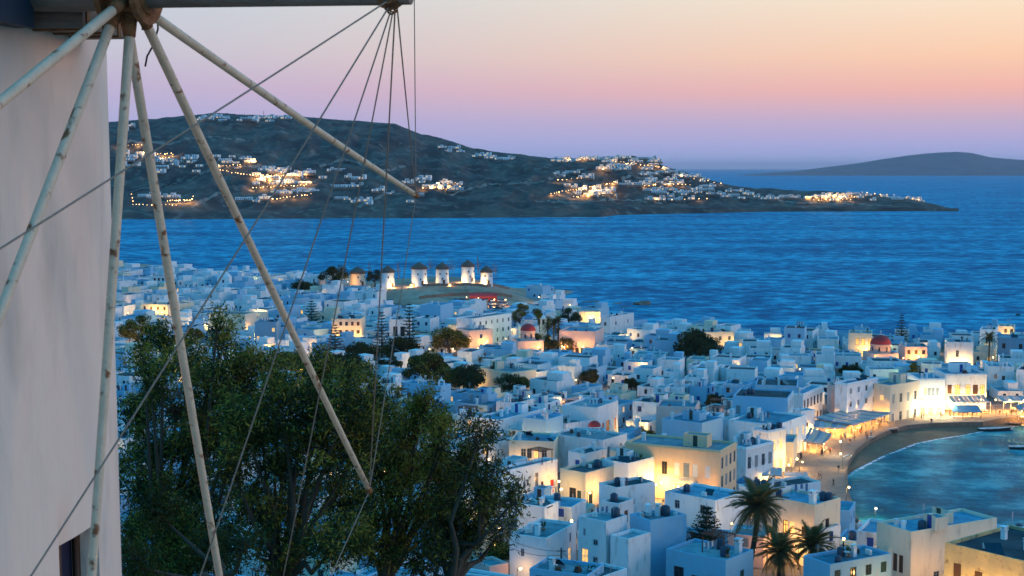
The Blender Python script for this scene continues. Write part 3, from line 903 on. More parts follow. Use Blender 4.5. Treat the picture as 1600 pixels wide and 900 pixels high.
HROOT = {}
HOUSES = []      # (root, base words, px, py, fixed label or None)
HERO_BOX = []    # picture boxes of the hero fronts, with their depth
def hero(label, L, C, Rr, h, wall=None, roof=None, nf=0, nr=0, nl=0, kind='blue', ops_f=None, ops_r=None, tall=False, lit=0.0, stor=None,
         cat='house', name='white_house', extras=(), lip=False, par=0.42, yaw=None, doors=0.3, d=None, keep=True, base=None):
    """a building placed by the three visible corners of its parapet (L-C left face, C-R right face) and its height"""
    zt = 6.0
    for _ in range(14):
        c = at_z(*C, zt); zt = 0.5 * zt + 0.5 * ((T(c[0], c[1]) if base is None else base) + h)
    l, c, r = at_z(*L, zt), at_z(*C, zt), at_z(*Rr, zt)
    v1, v2 = (c - l)[:2], (r - c)[:2]
    w1, d1 = np.linalg.norm(v1), np.linalg.norm(v2)
    a1, a2 = math.atan2(v1[1], v1[0]), math.atan2(v2[1], v2[0]) - math.pi / 2
    p1, p2 = abs(C[0] - L[0]) ** 1.3, abs(Rr[0] - C[0]) ** 1.3
    if yaw is None:
        if a1 < R(-70) or a1 > R(70): a1 = a2
        if a2 < R(-70) or a2 > R(70): a2 = a1
        y = (a1 * p1 + a2 * p2) / (p1 + p2)
        y = max(R(-62), min(R(62), y))
    else: y = R(yaw)
    w = min(max(abs(v1 @ np.array([math.cos(y), math.sin(y)])), 3.0), 34)
    dd = min(max(abs(v2 @ np.array([-math.sin(y), math.cos(y)])), 4.0), 26) if d is None else d
    # keep the picture width of the nearer face
    o = c[:2] - w * np.array([math.cos(y), math.sin(y)])
    z = zt - h
    root = empty(name, (o[0], o[1], z), y)
    rng = random.Random(hash(label) % 1000 if False else len(HOUSES) * 13 + 5)
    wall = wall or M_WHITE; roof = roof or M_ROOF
    fo = {'front': ops_f if ops_f is not None else auto_ops(w, 0, h, nf, kind, rng, stor, tall=tall, lit=lit, doors=doors),
          'right': ops_r if ops_r is not None else auto_ops(dd, 0, h, nr, kind, rng, stor, tall=tall, lit=lit, doors=doors),
          'left': auto_ops(dd, 0, h, nl, kind, rng, stor, tall=tall, lit=lit, doors=doors)}
    def fix(ops, W):
        out = []
        for q in ops:
            xc = q[0] * W if q[0] <= 1.0 else q[0]
            if q[2] / 2 + .05 < xc < W - q[2] / 2 - .05 and q[1] + q[3] < h - .1 and not any(abs(xc - k[0]) < (q[2] + k[2]) / 2 + .02 and abs(q[1] + q[3]/2 - k[1] - k[3]/2) < (q[3] + k[3]) / 2 for k in out):
                out.append((xc, *q[1:]))
        return out
    fo = {k: fix(v, dd if k in ('right', 'left') else w) for k, v in fo.items()}
    _, _, zr = block(root, 0, 0, w, dd, -1.5, h, fo, wall, roof, lip=lip, par=par)
    for ex in extras:
        k, fx, fy = ex[:3]
        if k == 'hut':
            hw, hd, hh = ex[3:6]
            block(root, fx * w, fy * dd, hw, hd, zr, zr + hh, {'front': [(hw * .5, zr + .03, .85, 2.0, (ex[6] if len(ex) > 6 else rng.choice(['blue', 'brown', 'grey', 'green'])) + '_door')] if hw > 1.4 else []}, wall, roof, names=('roof_hut', 'hut_roof'), par=.2, pt=.15)
        else:
            put(k, root, (fx * w, fy * dd, zr), ex[3] if len(ex) > 3 else 0, ex[4] if len(ex) > 4 else 1.0)
    if w > 3.2 and dd > 4:                       # everyday clutter on the roof terrace
        for k in range(rng.choice([3, 4, 5, 6])):
            it = rng.choice(['aerial', 'aerial', 'fan_unit', 'fan_unit', 'potted_plant', 'plastic_tank', 'satellite_dish', 'chimney', 'solar_panel', 'laundry', 'crate'])
            put(it, root, (w * rng.uniform(.15, .85), dd * rng.uniform(.12, .88), zr), rng.uniform(0, 3), rng.uniform(.7, 1.1))
    tag(root, label, cat, 'houses of the white town' if cat == 'house' else None)
    HROOT[label] = (root, w, dd, h)
    FOOT.append(rect_of(o, y, w, dd))
    px, py = pix((c[0], c[1], zt))
    HOUSES.append((root, None, px, py))
    if keep:
        bx = [L[0], C[0], Rr[0]]; by = [L[1], C[1], Rr[1]]
        b = pix((c[0], c[1], z))[1]
        HERO_BOX.append((min(bx), max(bx), min(by), min(by) + (b - min(by)) * 0.72, c[1]))
    return root, w, dd, zr, y

def P2(root, x, y, z):
    return root.matrix_basis @ Vector((x, y, z))

# ------------------------------------------------------------------ the waterfront and the larger town buildings, one by one
H = hero
# near blocks at the foot of the hill
H('tall white stair tower house with a yellow lit arch and two round windows', (905, 806), (947, 815), (977, 804), 9.4,
  ops_f=[(.22, 7.0, .3, .9, 'grey'), (.62, 6.0, .75, .75, 'grey'), (.62, 3.7, .75, .75, 'grey'), (.24, 2.3, 1.15, 3.0, 'lit_door')],
  ops_r=[(.32, 6.4, .6, .8, 'grey'), (.32, 3.1, .4, 1.3, 'grey')])
H('white house with lit doorways joined to the stair tower', (795, 834), (854, 841), (905, 817), 7.2,
  ops_f=[(.35, 4.4, .5, 1.0, 'grey')], ops_r=[(.12, .9, .9, 2.6, 'lit'), (.36, .9, .9, 2.6, 'lit'), (.78, 1.4, .95, 2.9, 'lit_door'), (.80, 5.0, .5, 1.2, 'grey')],
  extras=[('chimney', .55, .25), ('potted_plant', .5, .5)])
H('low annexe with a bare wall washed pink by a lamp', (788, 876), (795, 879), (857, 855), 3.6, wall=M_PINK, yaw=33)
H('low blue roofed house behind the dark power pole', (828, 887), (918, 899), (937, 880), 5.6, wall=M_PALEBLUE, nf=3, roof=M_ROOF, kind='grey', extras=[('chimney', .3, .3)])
H('small grey roofed house beside the power pole at the bottom edge', (897, 893), (929, 905), (969, 885), 5.0, roof=M_ROOFD, nr=1)
H('windowless white wing with a softly rounded wall beside the stair tower', (972, 838), (982, 842), (1014, 831), 7.6, ops_r=[(.3, 1.2, .9, 1.1, 'grey')])
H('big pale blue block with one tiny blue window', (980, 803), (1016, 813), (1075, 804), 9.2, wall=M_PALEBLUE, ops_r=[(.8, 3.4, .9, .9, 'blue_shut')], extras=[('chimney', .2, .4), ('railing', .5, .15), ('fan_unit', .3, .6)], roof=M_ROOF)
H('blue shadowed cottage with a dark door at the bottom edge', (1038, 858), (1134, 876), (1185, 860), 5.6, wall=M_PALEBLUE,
  ops_f=[(.22, 1.9, 1.5, 1.7, 'brown'), (.5, 0.3, 1.1, 2.6, 'brown_door'), (.78, .9, .9, 1.4, 'brown')], ops_r=[(.6, 1.2, .9, 2.3, 'green_shut')], extras=[('chimney', .86, .75, 0, 1.3), ('pergola', .6, .6)])
H('white terrace house with one glowing doorway', (805, 787), (851, 792), (880, 784), 5.2, ops_r=[(.35, .3, .9, 2.2, 'litbrown'), (.7, .9, .8, 1.2, 'grey')], extras=[('chimney', .8, .2), ('railing', .3, .1)])
H('white upper block with a narrow brown doorway behind the stair tower', (942, 783), (967, 787), (988, 780), 8.2, ops_r=[(.5, 5.0, .9, 1.8, 'brown_door')], roof=M_ROOFD, extras=[('plastic_tank', .3, .5)])
H('wide plain white house with a red door in its gable wall', (768, 733), (783, 737), (870, 717), 6.2,
  ops_r=[(.40, 2.2, .6, 1.2, 'grey'), (.46, 2.6, .6, 1.2, 'grey'), (.62, 2.0, .8, 2.6, 'grey'), (.72, 1.8, .6, 1.0, 'brown'), (.90, .4, .9, 2.3, 'red_door')], extras=[('pergola', .5, .8), ('railing', .5, .6)])
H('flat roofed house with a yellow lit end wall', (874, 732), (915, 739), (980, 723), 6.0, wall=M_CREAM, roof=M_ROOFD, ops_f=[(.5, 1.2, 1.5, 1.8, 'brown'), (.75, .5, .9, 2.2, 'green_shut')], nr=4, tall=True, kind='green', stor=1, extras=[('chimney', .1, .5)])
H('long white house with tall grey windows beside the apricot mansion', (945, 716), (981, 724), (1033, 708), 7.0, ops_r=None, nr=5, tall=True, kind='grey', stor=1, extras=[('plastic_tank', .3, .5), ('plastic_tank', .5, .7), ('fan_unit', .4, .3), ('hut', .1, .3, 2.4, 2.0, 1.6)], roof=M_ROOFD)
# the apricot mansion with a balcony
rt, w, dd, zr, yy = H('apricot neoclassical mansion with a white balustrade balcony', (977, 690), (1126, 704), (1146, 692), 10.4, wall=M_ORANGE, lip=True, d=9,
  ops_f=[(.42, 5.2, 1.0, 2.3, 'brown'), (.55, 5.2, 1.0, 2.3, 'white_shut'), (.65, 4.7, 1.1, 2.9, 'grey_door'), (.74, 5.2, 1.0, 2.3, 'white_shut'), (.87, 5.2, 1.0, 2.3, 'white_shut'), (.84, 2.0, .9, 1.2, 'grey'), (.58, 1.0, 1.6, 2.1, 'lit'), (.70, 1.0, 1.6, 2.1, 'lit')],
  nr=4, tall=True, kind='grey', cat='mansion', name='apricot_mansion', extras=[('hut', .55, .35, 4.5, 2.6, 2.2), ('chimney', .1, .5), ('aerial', .8, .5)])
bb = MB(); bb.box(w*.545, w*.765, -1.5, -.003, 4.2, 4.5)
for k in range(3): bb.box(w*(.55 + .1*k) - .2, w*(.55 + .1*k) + .2, -1.4, -1.0, -1, 4.2)
bb.build('balcony', [M_CREAM], rt)
for k in range(18):
    q = MB() if k == 0 else q
    if k == 0: q.lathe([(.05, 0), (.1, .2), (.05, .45), (.09, .75)], 6); qm = q.mesh('baluster', M_WPAINT)
    link(qm, 'baluster', rt, (w*.55 + k * (w*.21) / 17, -1.42, 4.5))
bb = MB(); bb.box(w*.54, w*.77, -1.52, -1.32, 5.25, 5.38); bb.build('balcony_rail', [M_CREAM], rt)
H('white house with dark doors and a small corner cornice on the lane to the quay', (1132, 691), (1166, 699), (1191, 686), 8.6, ops_r=None, nr=4, tall=True, kind='grey', stor=2, lip=True, roof=M_ROOFB, extras=[('hut', .2, .4, 2.2, 2.0, 2.2), ('plastic_tank', .6, .6), ('fan_unit', .7, .4)])
H('tall white house with yellow lit windows above the quay', (1182, 668), (1200, 673), (1219, 666), 8.8, nr=4, tall=True, kind='lit', stor=2, lip=True, extras=[('chimney', .6, .4)])
H('long blue walled warehouse with a dark roof edge on the upper quay', (1180, 601), (1246, 603), (1254, 598), 9.5, wall=M_PALEBLUE, roof=M_ROOFD, nr=4, tall=True, kind='grey', extras=[('chimney', .2, .3), ('chimney', .55, .3)], d=12)
H('tallest plain blue gable block on the quay with a single window', (1145, 618), (1231, 622), (1240, 612), 10.6, wall=M_PALEBLUE, roof=M_ROOFD, ops_f=[(.1, 6.5, 1.0, 1.9, 'grey_shut')], nr=5, tall=True, kind='grey', d=12)
H('wide blue roof terrace house stepping down to the quay', (1140, 655), (1214, 664), (1234, 645), 8.6, wall=M_WHITE, roof=M_ROOFB, nr=5, tall=True, kind='lit', stor=2, extras=[('chimney', .5, .3), ('hut', .05, .5, 2.5, 2.0, 2.0)])
H('small white quay house with a red awning over its window', (1246, 638), (1252, 642), (1271, 640), 5.5, ops_r=[(.4, 1.0, 1.0, 1.6, 'brown')])
H('white arcade house with a row of tall dark doors', (1250, 607), (1255, 615), (1297, 597), 8.0, roof=M_ROOFB, nr=6, tall=True, kind='brown', stor=2, doors=.5, d=15, lip=True, extras=[('chimney', .5, .1)])
H('dusky pink house with a red balcony on the quay', (1299, 602), (1322, 602), (1327, 597), 7.4, wall=M_PINK, nf=2, tall=True, kind='brown', stor=2, extras=[('railing', .3, .05)])
H('white two storey house with plain windows behind the awnings', (1318, 594), (1324, 599), (1369, 590), 10.0, nr=4, kind='grey', stor=3, lip=True, roof=M_ROOFB, d=14)
H('cream corner house with one yellow lit window behind the restaurant', (1369, 597), (1391, 602), (1425, 593), 9.4, wall=M_CREAM, ops_f=[(.55, 5.4, 1.1, 1.4, 'lit')], nr=4, tall=True, kind='grey', stor=2, roof=M_ROOFB, extras=[('hut', .1, .5, 3.5, 2.2, 2.4, 'grey')])
rt, w, dd, zr, yy = H('white house with four arched windows above the brightest shop front', (1433, 590), (1477, 591), (1481, 587), 10.0, yaw=0, d=10, ops_f=[(.28, 5.6, .9, 2.0, 'lit'), (.42, 5.6, .8, 2.0, 'grey_shut'), (.56, 5.6, .8, 2.0, 'grey_shut'), (.72, 5.6, .8, 2.0, 'grey_shut'), (.2, 0.1, 1.6, 2.6, 'lit'), (.5, .1, 1.8, 2.6, 'lit'), (.8, .1, 1.6, 2.6, 'lit')], roof=M_ROOFB, lip=True)
bb = MB(); bb.box(-.2, w + .2, -.9, -.003, 4.2, 4.45); bb.build('balcony', [M_WHITE], rt)
for k in range(4): put('railing', rt, (.9 + k * (w - 1.6) / 3.4, -.85, 4.45), 0, 1.0)
rt, w, dd, zr, yy = H('grand pale house with five tall windows three of them glowing', (1478, 584), (1542, 584), (1547, 580), 10.6, yaw=0, d=11, wall=M_WHITE,
  ops_f=[(.1, 5.5, 1.1, 2.3, 'brown_shut'), (.29, 5.3, 1.3, 2.5, 'litbrown'), (.55, 5.4, 1.2, 2.4, 'litbrown'), (.73, 5.3, 1.3, 2.5, 'brown_shut'), (.9, 5.4, 1.1, 2.4, 'litbrown'), (.2, .1, 1.8, 2.6, 'lit'), (.45, .1, 1.8, 2.6, 'lit'), (.7, .1, 1.8, 2.6, 'lit')], roof=M_ROOFB, lip=True, cat='mansion', name='grand_house', extras=[('hut', .3, .5, 5, 3, 2.4)])
for fx in (.29, .73):
    bb = MB(); bb.box(w*fx - 1.3, w*fx + 1.3, -.8, -.003, 4.55, 4.75); bb.box(w*fx - 1.3, w*fx + 1.3, -.8, -.72, 5.4, 5.5)
    for k in range(9): bb.box(w*fx - 1.28 + k*.32 - .04, w*fx - 1.28 + k*.32 + .04, -.79, -.73, 4.75, 5.4)
    bb.build('balcony', [M_WPAINT], rt)
H('flaking ochre building with a black roof in the bottom corner', (1481, 846), (1640, 886), (1720, 850), 9.0, wall=M_OCHRE, roof=M_ROOFD, ops_f=[(.13, 4.3, 1.0, 2.6, 'brown_shut'), (.34, 4.0, 1.0, 2.6, 'brown_shut'), (.5, 2.5, .5, 3.0, 'red_shut'), (.6, 3.0, 1.0, 2.8, 'red_shut'), (.82, 3.4, 1.0, 2.6, 'brown_shut')], cat='building', name='ochre_building', extras=[('chimney', .2, .6)])
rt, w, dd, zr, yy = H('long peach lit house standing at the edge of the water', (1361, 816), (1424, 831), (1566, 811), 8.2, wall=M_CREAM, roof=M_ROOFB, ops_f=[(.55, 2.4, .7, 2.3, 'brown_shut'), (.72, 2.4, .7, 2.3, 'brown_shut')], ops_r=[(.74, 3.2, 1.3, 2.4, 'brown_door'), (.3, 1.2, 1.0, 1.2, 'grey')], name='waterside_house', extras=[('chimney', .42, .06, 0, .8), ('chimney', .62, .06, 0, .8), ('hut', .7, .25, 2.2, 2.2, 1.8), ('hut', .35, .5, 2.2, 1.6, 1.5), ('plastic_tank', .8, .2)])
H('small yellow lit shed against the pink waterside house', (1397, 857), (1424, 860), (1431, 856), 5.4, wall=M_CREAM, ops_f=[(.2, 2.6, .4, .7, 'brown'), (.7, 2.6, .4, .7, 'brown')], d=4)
H('blue roofed house with a white drainpipe and green railing', (1250, 868), (1297, 882), (1397, 866), 5.8, wall=M_PALEBLUE, roof=M_ROOFB, nr=4, kind='green', extras=[('chimney', .5, .6), ('fan_unit', .6, .8), ('satellite_dish', .7, .4), ('railing', .8, .3)])
H('white house with a lit roof terrace behind the palms', (1192, 775), (1273, 789), (1323, 779), 9.0, wall=M_CREAM, roof=M_ROOFB, ops_f=[(.2, 4.0, .9, 2.0, 'green_shut'), (.42, 4.0, .9, 2.0, 'litbrown'), (.55, 4.0, .9, 2.0, 'lit'), (.8, 4.4, .9, 1.2, 'brown')], ops_r=[(.5, 5.2, .9, 1.3, 'brown')], extras=[('chimney', .88, .15, 0, 1.4), ('plastic_tank', .8, .7), ('plastic_tank', .9, .75)])
H('low blue wing in front of the lit terrace house', (1190, 808), (1285, 828), (1317, 820), 5.4, roof=M_ROOFB, wall=M_WHITE, nr=1, nf=0, extras=[('chimney', .45, .05, 0, 1.2)], keep=False)
H('dark roofed white house at the inland end of the quay', (1152, 757), (1184, 766), (1284, 752), 7.0, roof=M_ROOFD, nr=0, extras=[('plastic_tank', .3, .2), ('plastic_tank', .5, .25), ('fan_unit', .4, .4), ('fan_unit', .6, .3), ('fan_unit', .7, .5)])
H('plain dusty pink block on the slope above the mansion', (1025, 634), (1087, 636), (1100, 629), 9.0, wall=M_PINK, roof=M_ROOFB, d=9)
H('blue house with a stepped roof just above the mansion', (1035, 653), (1097, 661), (1105, 650), 8.2, wall=M_PALEBLUE, roof=M_ROOFB, extras=[('hut', .3, .4, 4, 3, 1.6), ('chimney', .15, .2)], d=9)
H('white gabled house wall with two slit windows near the mansion', (1098, 648), (1110, 657), (1132, 645), 7.2, roof=M_ROOFB, ops_r=[(.35, 1.5, .4, 1.8, 'grey'), (.6, 1.5, .4, 1.8, 'grey')])
H('small white house with two brown windows beside the blue gable block', (1133, 651), (1145, 655), (1161, 645), 6.0, nr=2, kind='brown', tall=True, stor=1, extras=[('chimney', .4, .3, 0, 1.4)])
H('white villa with tall red shutters', (873, 634), (932, 637), (984, 627), 9.0, roof=M_ROOF, ops_f=[(.3, 3.4, .9, 1.3, 'red_shut'), (.6, 2.6, 2.0, 1.4, 'red_shut')], ops_r=[(.1, 2.2, .9, 2.8, 'red_shut'), (.3, 2.4, .9, 2.8, 'red_shut'), (.52, 2.6, 1.6, 2.8, 'red_shut'), (.86, 2.8, .9, 2.6, 'red_shut')], cat='villa', name='villa')
H('long low house with a pale roof ledge below the trees', (762, 646), (780, 656), (854, 637), 6.0, roof=M_ROOFB, extras=[('hut', .3, .6, 3, 2.4, 2), ('chimney', .5, .3)])
H('blue front house with two grey windows', (816, 652), (854, 656), (880, 648), 8.2, wall=M_PALEBLUE, roof=M_ROOFB, ops_f=[(.35, 3.8, .9, 1.8, 'grey'), (.7, 3.2, .9, 1.8, 'grey')], extras=[('chimney', .9, .1, 0, 1.3)])
H('white house with plants and dishes on its deck near the red shuttered villa', (862, 655), (884, 662), (921, 655), 6.2, roof=M_ROOF, ops_r=[(.5, 1.2, 1.6, 1.8, 'brown')], extras=[('potted_plant', .3, .3), ('satellite_dish', .6, .4), ('potted_plant', .7, .2)])
H('broad grey roofed house with a lilac wall', (857, 678), (942, 688), (987, 678), 7.2, roof=M_ROOF, nr=2, kind='grey', extras=[('satellite_dish', .4, .3), ('railing', .3, .08), ('fan_unit', .5, .5)])
H('beige lit house with a shaded veranda', (795, 688), (866, 690), (879, 684), 7.0, wall=M_CREAM, roof=M_ROOFB, ops_f=[(.32, 3.6, 1.0, 1.8, 'grey'), (.45, 3.6, 1.0, 1.8, 'grey'), (.6, 3.6, 1.0, 1.8, 'lit'), (.78, 3.6, 1.0, 1.8, 'grey'), (.1, .4, 1.0, 2.0, 'lit')], d=9, extras=[('chimney', .2, .2), ('railing', .5, .1), ('railing', .7, .1)])
H('white hut house with a bright blue door', (890, 704), (914, 709), (945, 700), 7.0, ops_f=[(.55, 3.2, 1.0, 2.4, 'blue_door')], ops_r=[(.5, 3.8, .7, 1.6, 'brown'), (.82, 3.9, .9, 1.6, 'grey')], extras=[('chimney', .5, .8)], roof=M_ROOFD)
H('white house with a cluttered dark roof under the mansion', (940, 753), (963, 762), (1022, 752), 6.2, roof=M_ROOFD, ops_r=[(.42, 3.0, .8, .8, 'grey')], extras=[('plastic_tank', .4, .3), ('fan_unit', .3, .5), ('fan_unit', .6, .4), ('chimney', .7, .3)])
H('broad low house with sagging blue roofs under the mansion', (1042, 766), (1118, 782), (1152, 766), 6.2, wall=M_WHITE, roof=M_ROOFB, nf=2, kind='grey', extras=[('fan_unit', .6, .3), ('plastic_tank', .2, .4)])
rt, w, dd, zr, yy = H('long chapel block with two white bell gables on its roof', (624, 597), (688, 603), (710, 600), 6.2, roof=M_ROOFB, wall=M_PALEBLUE, ops_f=[(.2, 1.6, 1.2, 2.0, 'blue'), (.35, 1.6, 1.2, 2.0, 'blue')], cat='chapel', name='chapel_block', extras=[('bell_gable', .42, .3), ('bell_gable', .92, .4)])
# farther buildings
FAR = dict(d=9)
H('white hotel with small square windows below the car park', (728, 494), (737, 498), (799, 489), 10.0, nr=7, kind='grey', stor=3, cat='hotel', name='hotel')
H('beige lit house with a long front among the tall pines', (517, 499), (564, 498), (590, 494), 9.0, wall=M_CREAM, nf=5, kind='brown', d=12)
H('white house with two tall green windows beside the pines', (608, 499), (640, 499), (646, 496), 8.4, ops_f=[(.3, 2.5, 1.5, 3.4, 'green'), (.65, 2.5, 1.5, 3.4, 'green')], **FAR)
H('large bright blue gable block below the windmills', (655, 476), (688, 477), (712, 473), 9.0, wall=M_PALEBLUE, roof=M_ROOFB, d=12)
H('cream lit flat fronted house behind the wide bushy tree', (700, 507), (735, 509), (741, 506), 7.0, wall=M_CREAM, nf=3, kind='brown', **FAR)
H('lilac house in front of the square windowed hotel', (735, 517), (770, 514), (776, 510), 7.0, wall=M_PINK, nf=1, **FAR)
rt, w, dd, zr, yy = H('long church hall with a row of dark arched windows', (874, 516), (930, 518), (940, 511), 8.0, wall=M_PINK, roof=M_ROOFB, nf=7, tall=True, kind='brown', stor=1, doors=0, cat='church hall', name='church_hall', d=12)
H('white seafront house with blank side walls', (944, 493), (953, 495), (982, 488), 8.0, nr=2, nf=1, kind='grey')
H('seafront house with a brightly lit front at the headland', (905, 487), (938, 487), (944, 483), 5.5, nf=3, kind='lit', wall=M_CREAM, d=8)
H('lit cream house with a pale roof behind the dark round tree', (1090, 519), (1147, 518), (1152, 514), 7.0, wall=M_CREAM, nf=4, kind='grey', d=9, extras=[('plastic_tank', .5, .5)])
H('square blue house on the seafront with a flat dark roof', (1225, 512), (1257, 513), (1262, 509), 8.0, wall=M_PALEBLUE, roof=M_ROOFD, nf=2, d=9)
H('yellow lit seafront house with a pillared porch', (1326, 520), (1363, 521), (1367, 517), 8.0, wall=M_CREAM, nf=4, kind='litbrown', d=9, tall=True, stor=2)
H('tall white house with an arched niche on the east quay', (1480, 534), (1521, 535), (1528, 529), 9.0, ops_f=[(.4, 4.5, .9, 2.0, 'grey'), (.35, .5, 1.0, 2.2, 'blue_door')], d=10)
H('white cube house with a double window near the right edge', (1531, 514), (1556, 515), (1562, 511), 8.0, ops_f=[(.6, 4.0, 2.2, 1.6, 'grey')], d=9)
H('low seafront house with a floodlit terrace front', (1559, 509), (1584, 510), (1589, 506), 6.0, wall=M_CREAM, nf=3, kind='brown', d=8)
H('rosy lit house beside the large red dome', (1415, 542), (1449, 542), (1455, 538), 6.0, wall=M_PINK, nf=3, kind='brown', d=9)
H('wide blue house with two windows at the right edge', (1559, 527), (1625, 529), (1635, 524), 8.0, wall=M_BLUEGREY, ops_f=[(.15, 4.5, 1.0, 1.6, 'brown'), (.55, 4.5, 1.0, 1.6, 'brown')], d=10)
H('pale green white house with two little windows near the grand house', (1544, 572), (1585, 573), (1592, 568), 7.0, ops_f=[(.3, 3.6, .8, 1.2, 'grey'), (.6, 3.2, .8, 1.2, 'brown')], d=9)
H('white house cut by the right edge above the lit taverna', (1588, 577), (1640, 580), (1650, 574), 7.6, nf=5, kind='grey', roof=M_ROOFD, d=9)
H('blue two storey house with yellow lit windows left of the pines', (398, 503), (432, 503), (440, 498), 8.4, wall=M_BLUEGREY, ops_f=[(.15, 1.2, 1.0, 2.4, 'lit'), (.5, 1.2, 1.0, 2.4, 'lit'), (.85, 5, 1, 1.4, 'lit')], d=9)
H('long cream house with a floodlit upper wall on the left slope', (327, 489), (383, 491), (392, 486), 8.0, wall=M_CREAM, nf=4, kind='grey', d=9)
H('long low house with a floodlit front wall left of the pole', (222, 474), (262, 476), (268, 471), 6.0, wall=M_CREAM, nf=4, kind='brown', d=8)
rt, w, dd, zr, yy = H('long house with a dark tiled verandah on the left skyline', (232, 431), (264, 431), (270, 429), 6.0, nf=5, kind='brown', roof=M_ROOFD, d=8)
rt, w, dd, zr, yy = H('white square tower house with a pyramid roof on the left skyline', (339, 434), (358, 434), (361, 431), 6.0, d=7, cat='tower house', name='pyramid_house', nf=1)
bb = MB(); e = .15
for k in range(4):
    cs = [(-e, -e), (w + e, -e), (w + e, dd + e), (-e, dd + e)]
    bb.tri((*cs[k], 6.05), (*cs[(k+1) % 4], 6.05), (w/2, dd/2, 9.4))
bb.build('pyramid_roof', [M_WHITE], rt)
H('white house with green windows right of the highest pine', (648, 497), (672, 498), (678, 494), 6.5, nf=2, kind='blue', **FAR)
H('cream stepped house with a small tower behind the pair of round trees', (751, 573), (800, 582), (812, 577), 6.0, wall=M_CREAM, ops_f=[(.6, 2.4, .7, 1.2, 'brown')], extras=[('hut', .15, .3, 3, 2.6, 2.2, 'brown')], d=9)

# ------------------------------------------------------------------ churches
def church_dome(label, px, py, r, drum_h, base_h, w, wallm):
    """(px,py): picture position of the dome's springing line"""
    zt = base_h + drum_h + 3
    for _ in range(10):
        p = at_z(px, py, zt); zt = T(p[0], p[1]) + base_h + drum_h
    z = zt - base_h - drum_h
    root = empty('church', (p[0], p[1], z), R(12))
    tag(root, label, 'church')
    rng = random.Random(3)
    ops = auto_ops(w, 0, base_h, 3, 'brown', rng, 1, tall=True, doors=0)
    block(root, -w/2, -w/2, w, w, -1.5, base_h, {'front': ops, 'right': ops}, wallm, M_ROOF, names=('nave', 'nave_roof'))
    mb = MB(); mb.lathe([(r*.98, base_h - .6), (r*.98, base_h + drum_h - .25), (r*1.05, base_h + drum_h - .2), (r*1.05, base_h + drum_h)], 24)
    mb.build('drum', [wallm], root)
    for k in range(8):
        a = k * math.pi / 4 + .2
        q = MB(); q.box(-.22, .22, -.05, .02, 0, min(1.3, drum_h * .6))
        q.build('drum_window', [M_GLASS], root, (math.cos(a) * r * .985, math.sin(a) * r * .985, base_h + drum_h * .2), a + math.pi/2)
    mb = MB(); mb.lathe([(r * math.cos(t), r * .88 * math.sin(t) + base_h + drum_h) for t in np.linspace(0, math.pi/2 - .01, 9)], 24)
    mb.build('dome', [M_DOME], root)
    mb = MB(); zc = base_h + drum_h + r * .86
    mb.sphere((0, 0, zc + .2), .2); mb.box(-.05, .05, -.05, .05, zc + .3, zc + 1.5); mb.box(-.35, .35, -.04, .04, zc + .95, zc + 1.05)
    mb.build('cross', [M_WPAINT], root)
    FOOT.append((p[0], p[1], math.cos(R(12)), math.sin(R(12)), w/2, w/2))
    HERO_BOX.append((px - 14, px + 14, py - 12, py + 14, p[1]))
    return root
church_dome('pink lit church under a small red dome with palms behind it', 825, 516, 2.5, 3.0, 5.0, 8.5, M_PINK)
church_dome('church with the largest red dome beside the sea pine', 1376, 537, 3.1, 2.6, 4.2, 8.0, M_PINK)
church_dome('tiny chapel with a low red dome beside the red shuttered villa', 929, 666, 1.35, .5, 5.0, 4.0, M_WHITE)
# blue cupola church and bell tower behind
p = at_z(826, 505, 10.5); zg = T(p[0], p[1] + 9)
root = tag(empty('church', (p[0], p[1] + 9, zg), R(10)), 'church with a small blue cupola behind the red dome', 'church')
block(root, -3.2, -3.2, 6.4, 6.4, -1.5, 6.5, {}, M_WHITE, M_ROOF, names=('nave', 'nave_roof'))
mb = MB(); mb.lathe([(1.5, 6), (1.5, 8.2), (1.65, 8.25), (1.65, 8.45)], 16); mb.build('drum', [M_WHITE], root)
mb = MB(); mb.lathe([(1.6 * math.cos(t), 1.7 * math.sin(t) + 8.45) for t in np.linspace(0, math.pi/2 - .01, 7)], 16); mb.build('dome', [M_BDOME], root)
FOOT.append((p[0], p[1] + 9, 1, 0, 3.5, 3.5))
p = ground_at(849, 541); root = tag(empty('bell_tower', tuple(p), R(8)), 'slender stone bell tower lit pink beside the red domed church', 'bell tower')
mb = MB(); mb.box(-.95, .95, -.95, .95, -1, 7.0); mb.box(-1.1, 1.1, -1.1, 1.1, 7.0, 7.25)
for sx in (-.75, .75):
    for sy in (-.75, .75): mb.box(sx - .2, sx + .2, sy - .2, sy + .2, 7.25, 9.2)
mb.box(-1.05, 1.05, -1.05, 1.05, 9.2, 9.5); mb.build('tower', [M_CREAM], root)
mb = MB(); mb.lathe([(.8, 9.5), (.65, 10.1), (.3, 10.5), (.04, 10.7)], 10); mb.box(-.05, .05, -.05, .05, 10.6, 11.8); mb.box(-.3, .3, -.04, .04, 11.2, 11.3); mb.build('spire', [M_WHITE], root)
mb = MB(); mb.lathe([(.4, 7.9), (.3, 8.2), (.2, 8.6), (.05, 8.7)], 10); mb.build('bell', [M_DARK], root)
FOOT.append((p[0], p[1], 1, 0, 1.5, 1.5)); HERO_BOX.append((843, 856, 500, 540, p[1]))

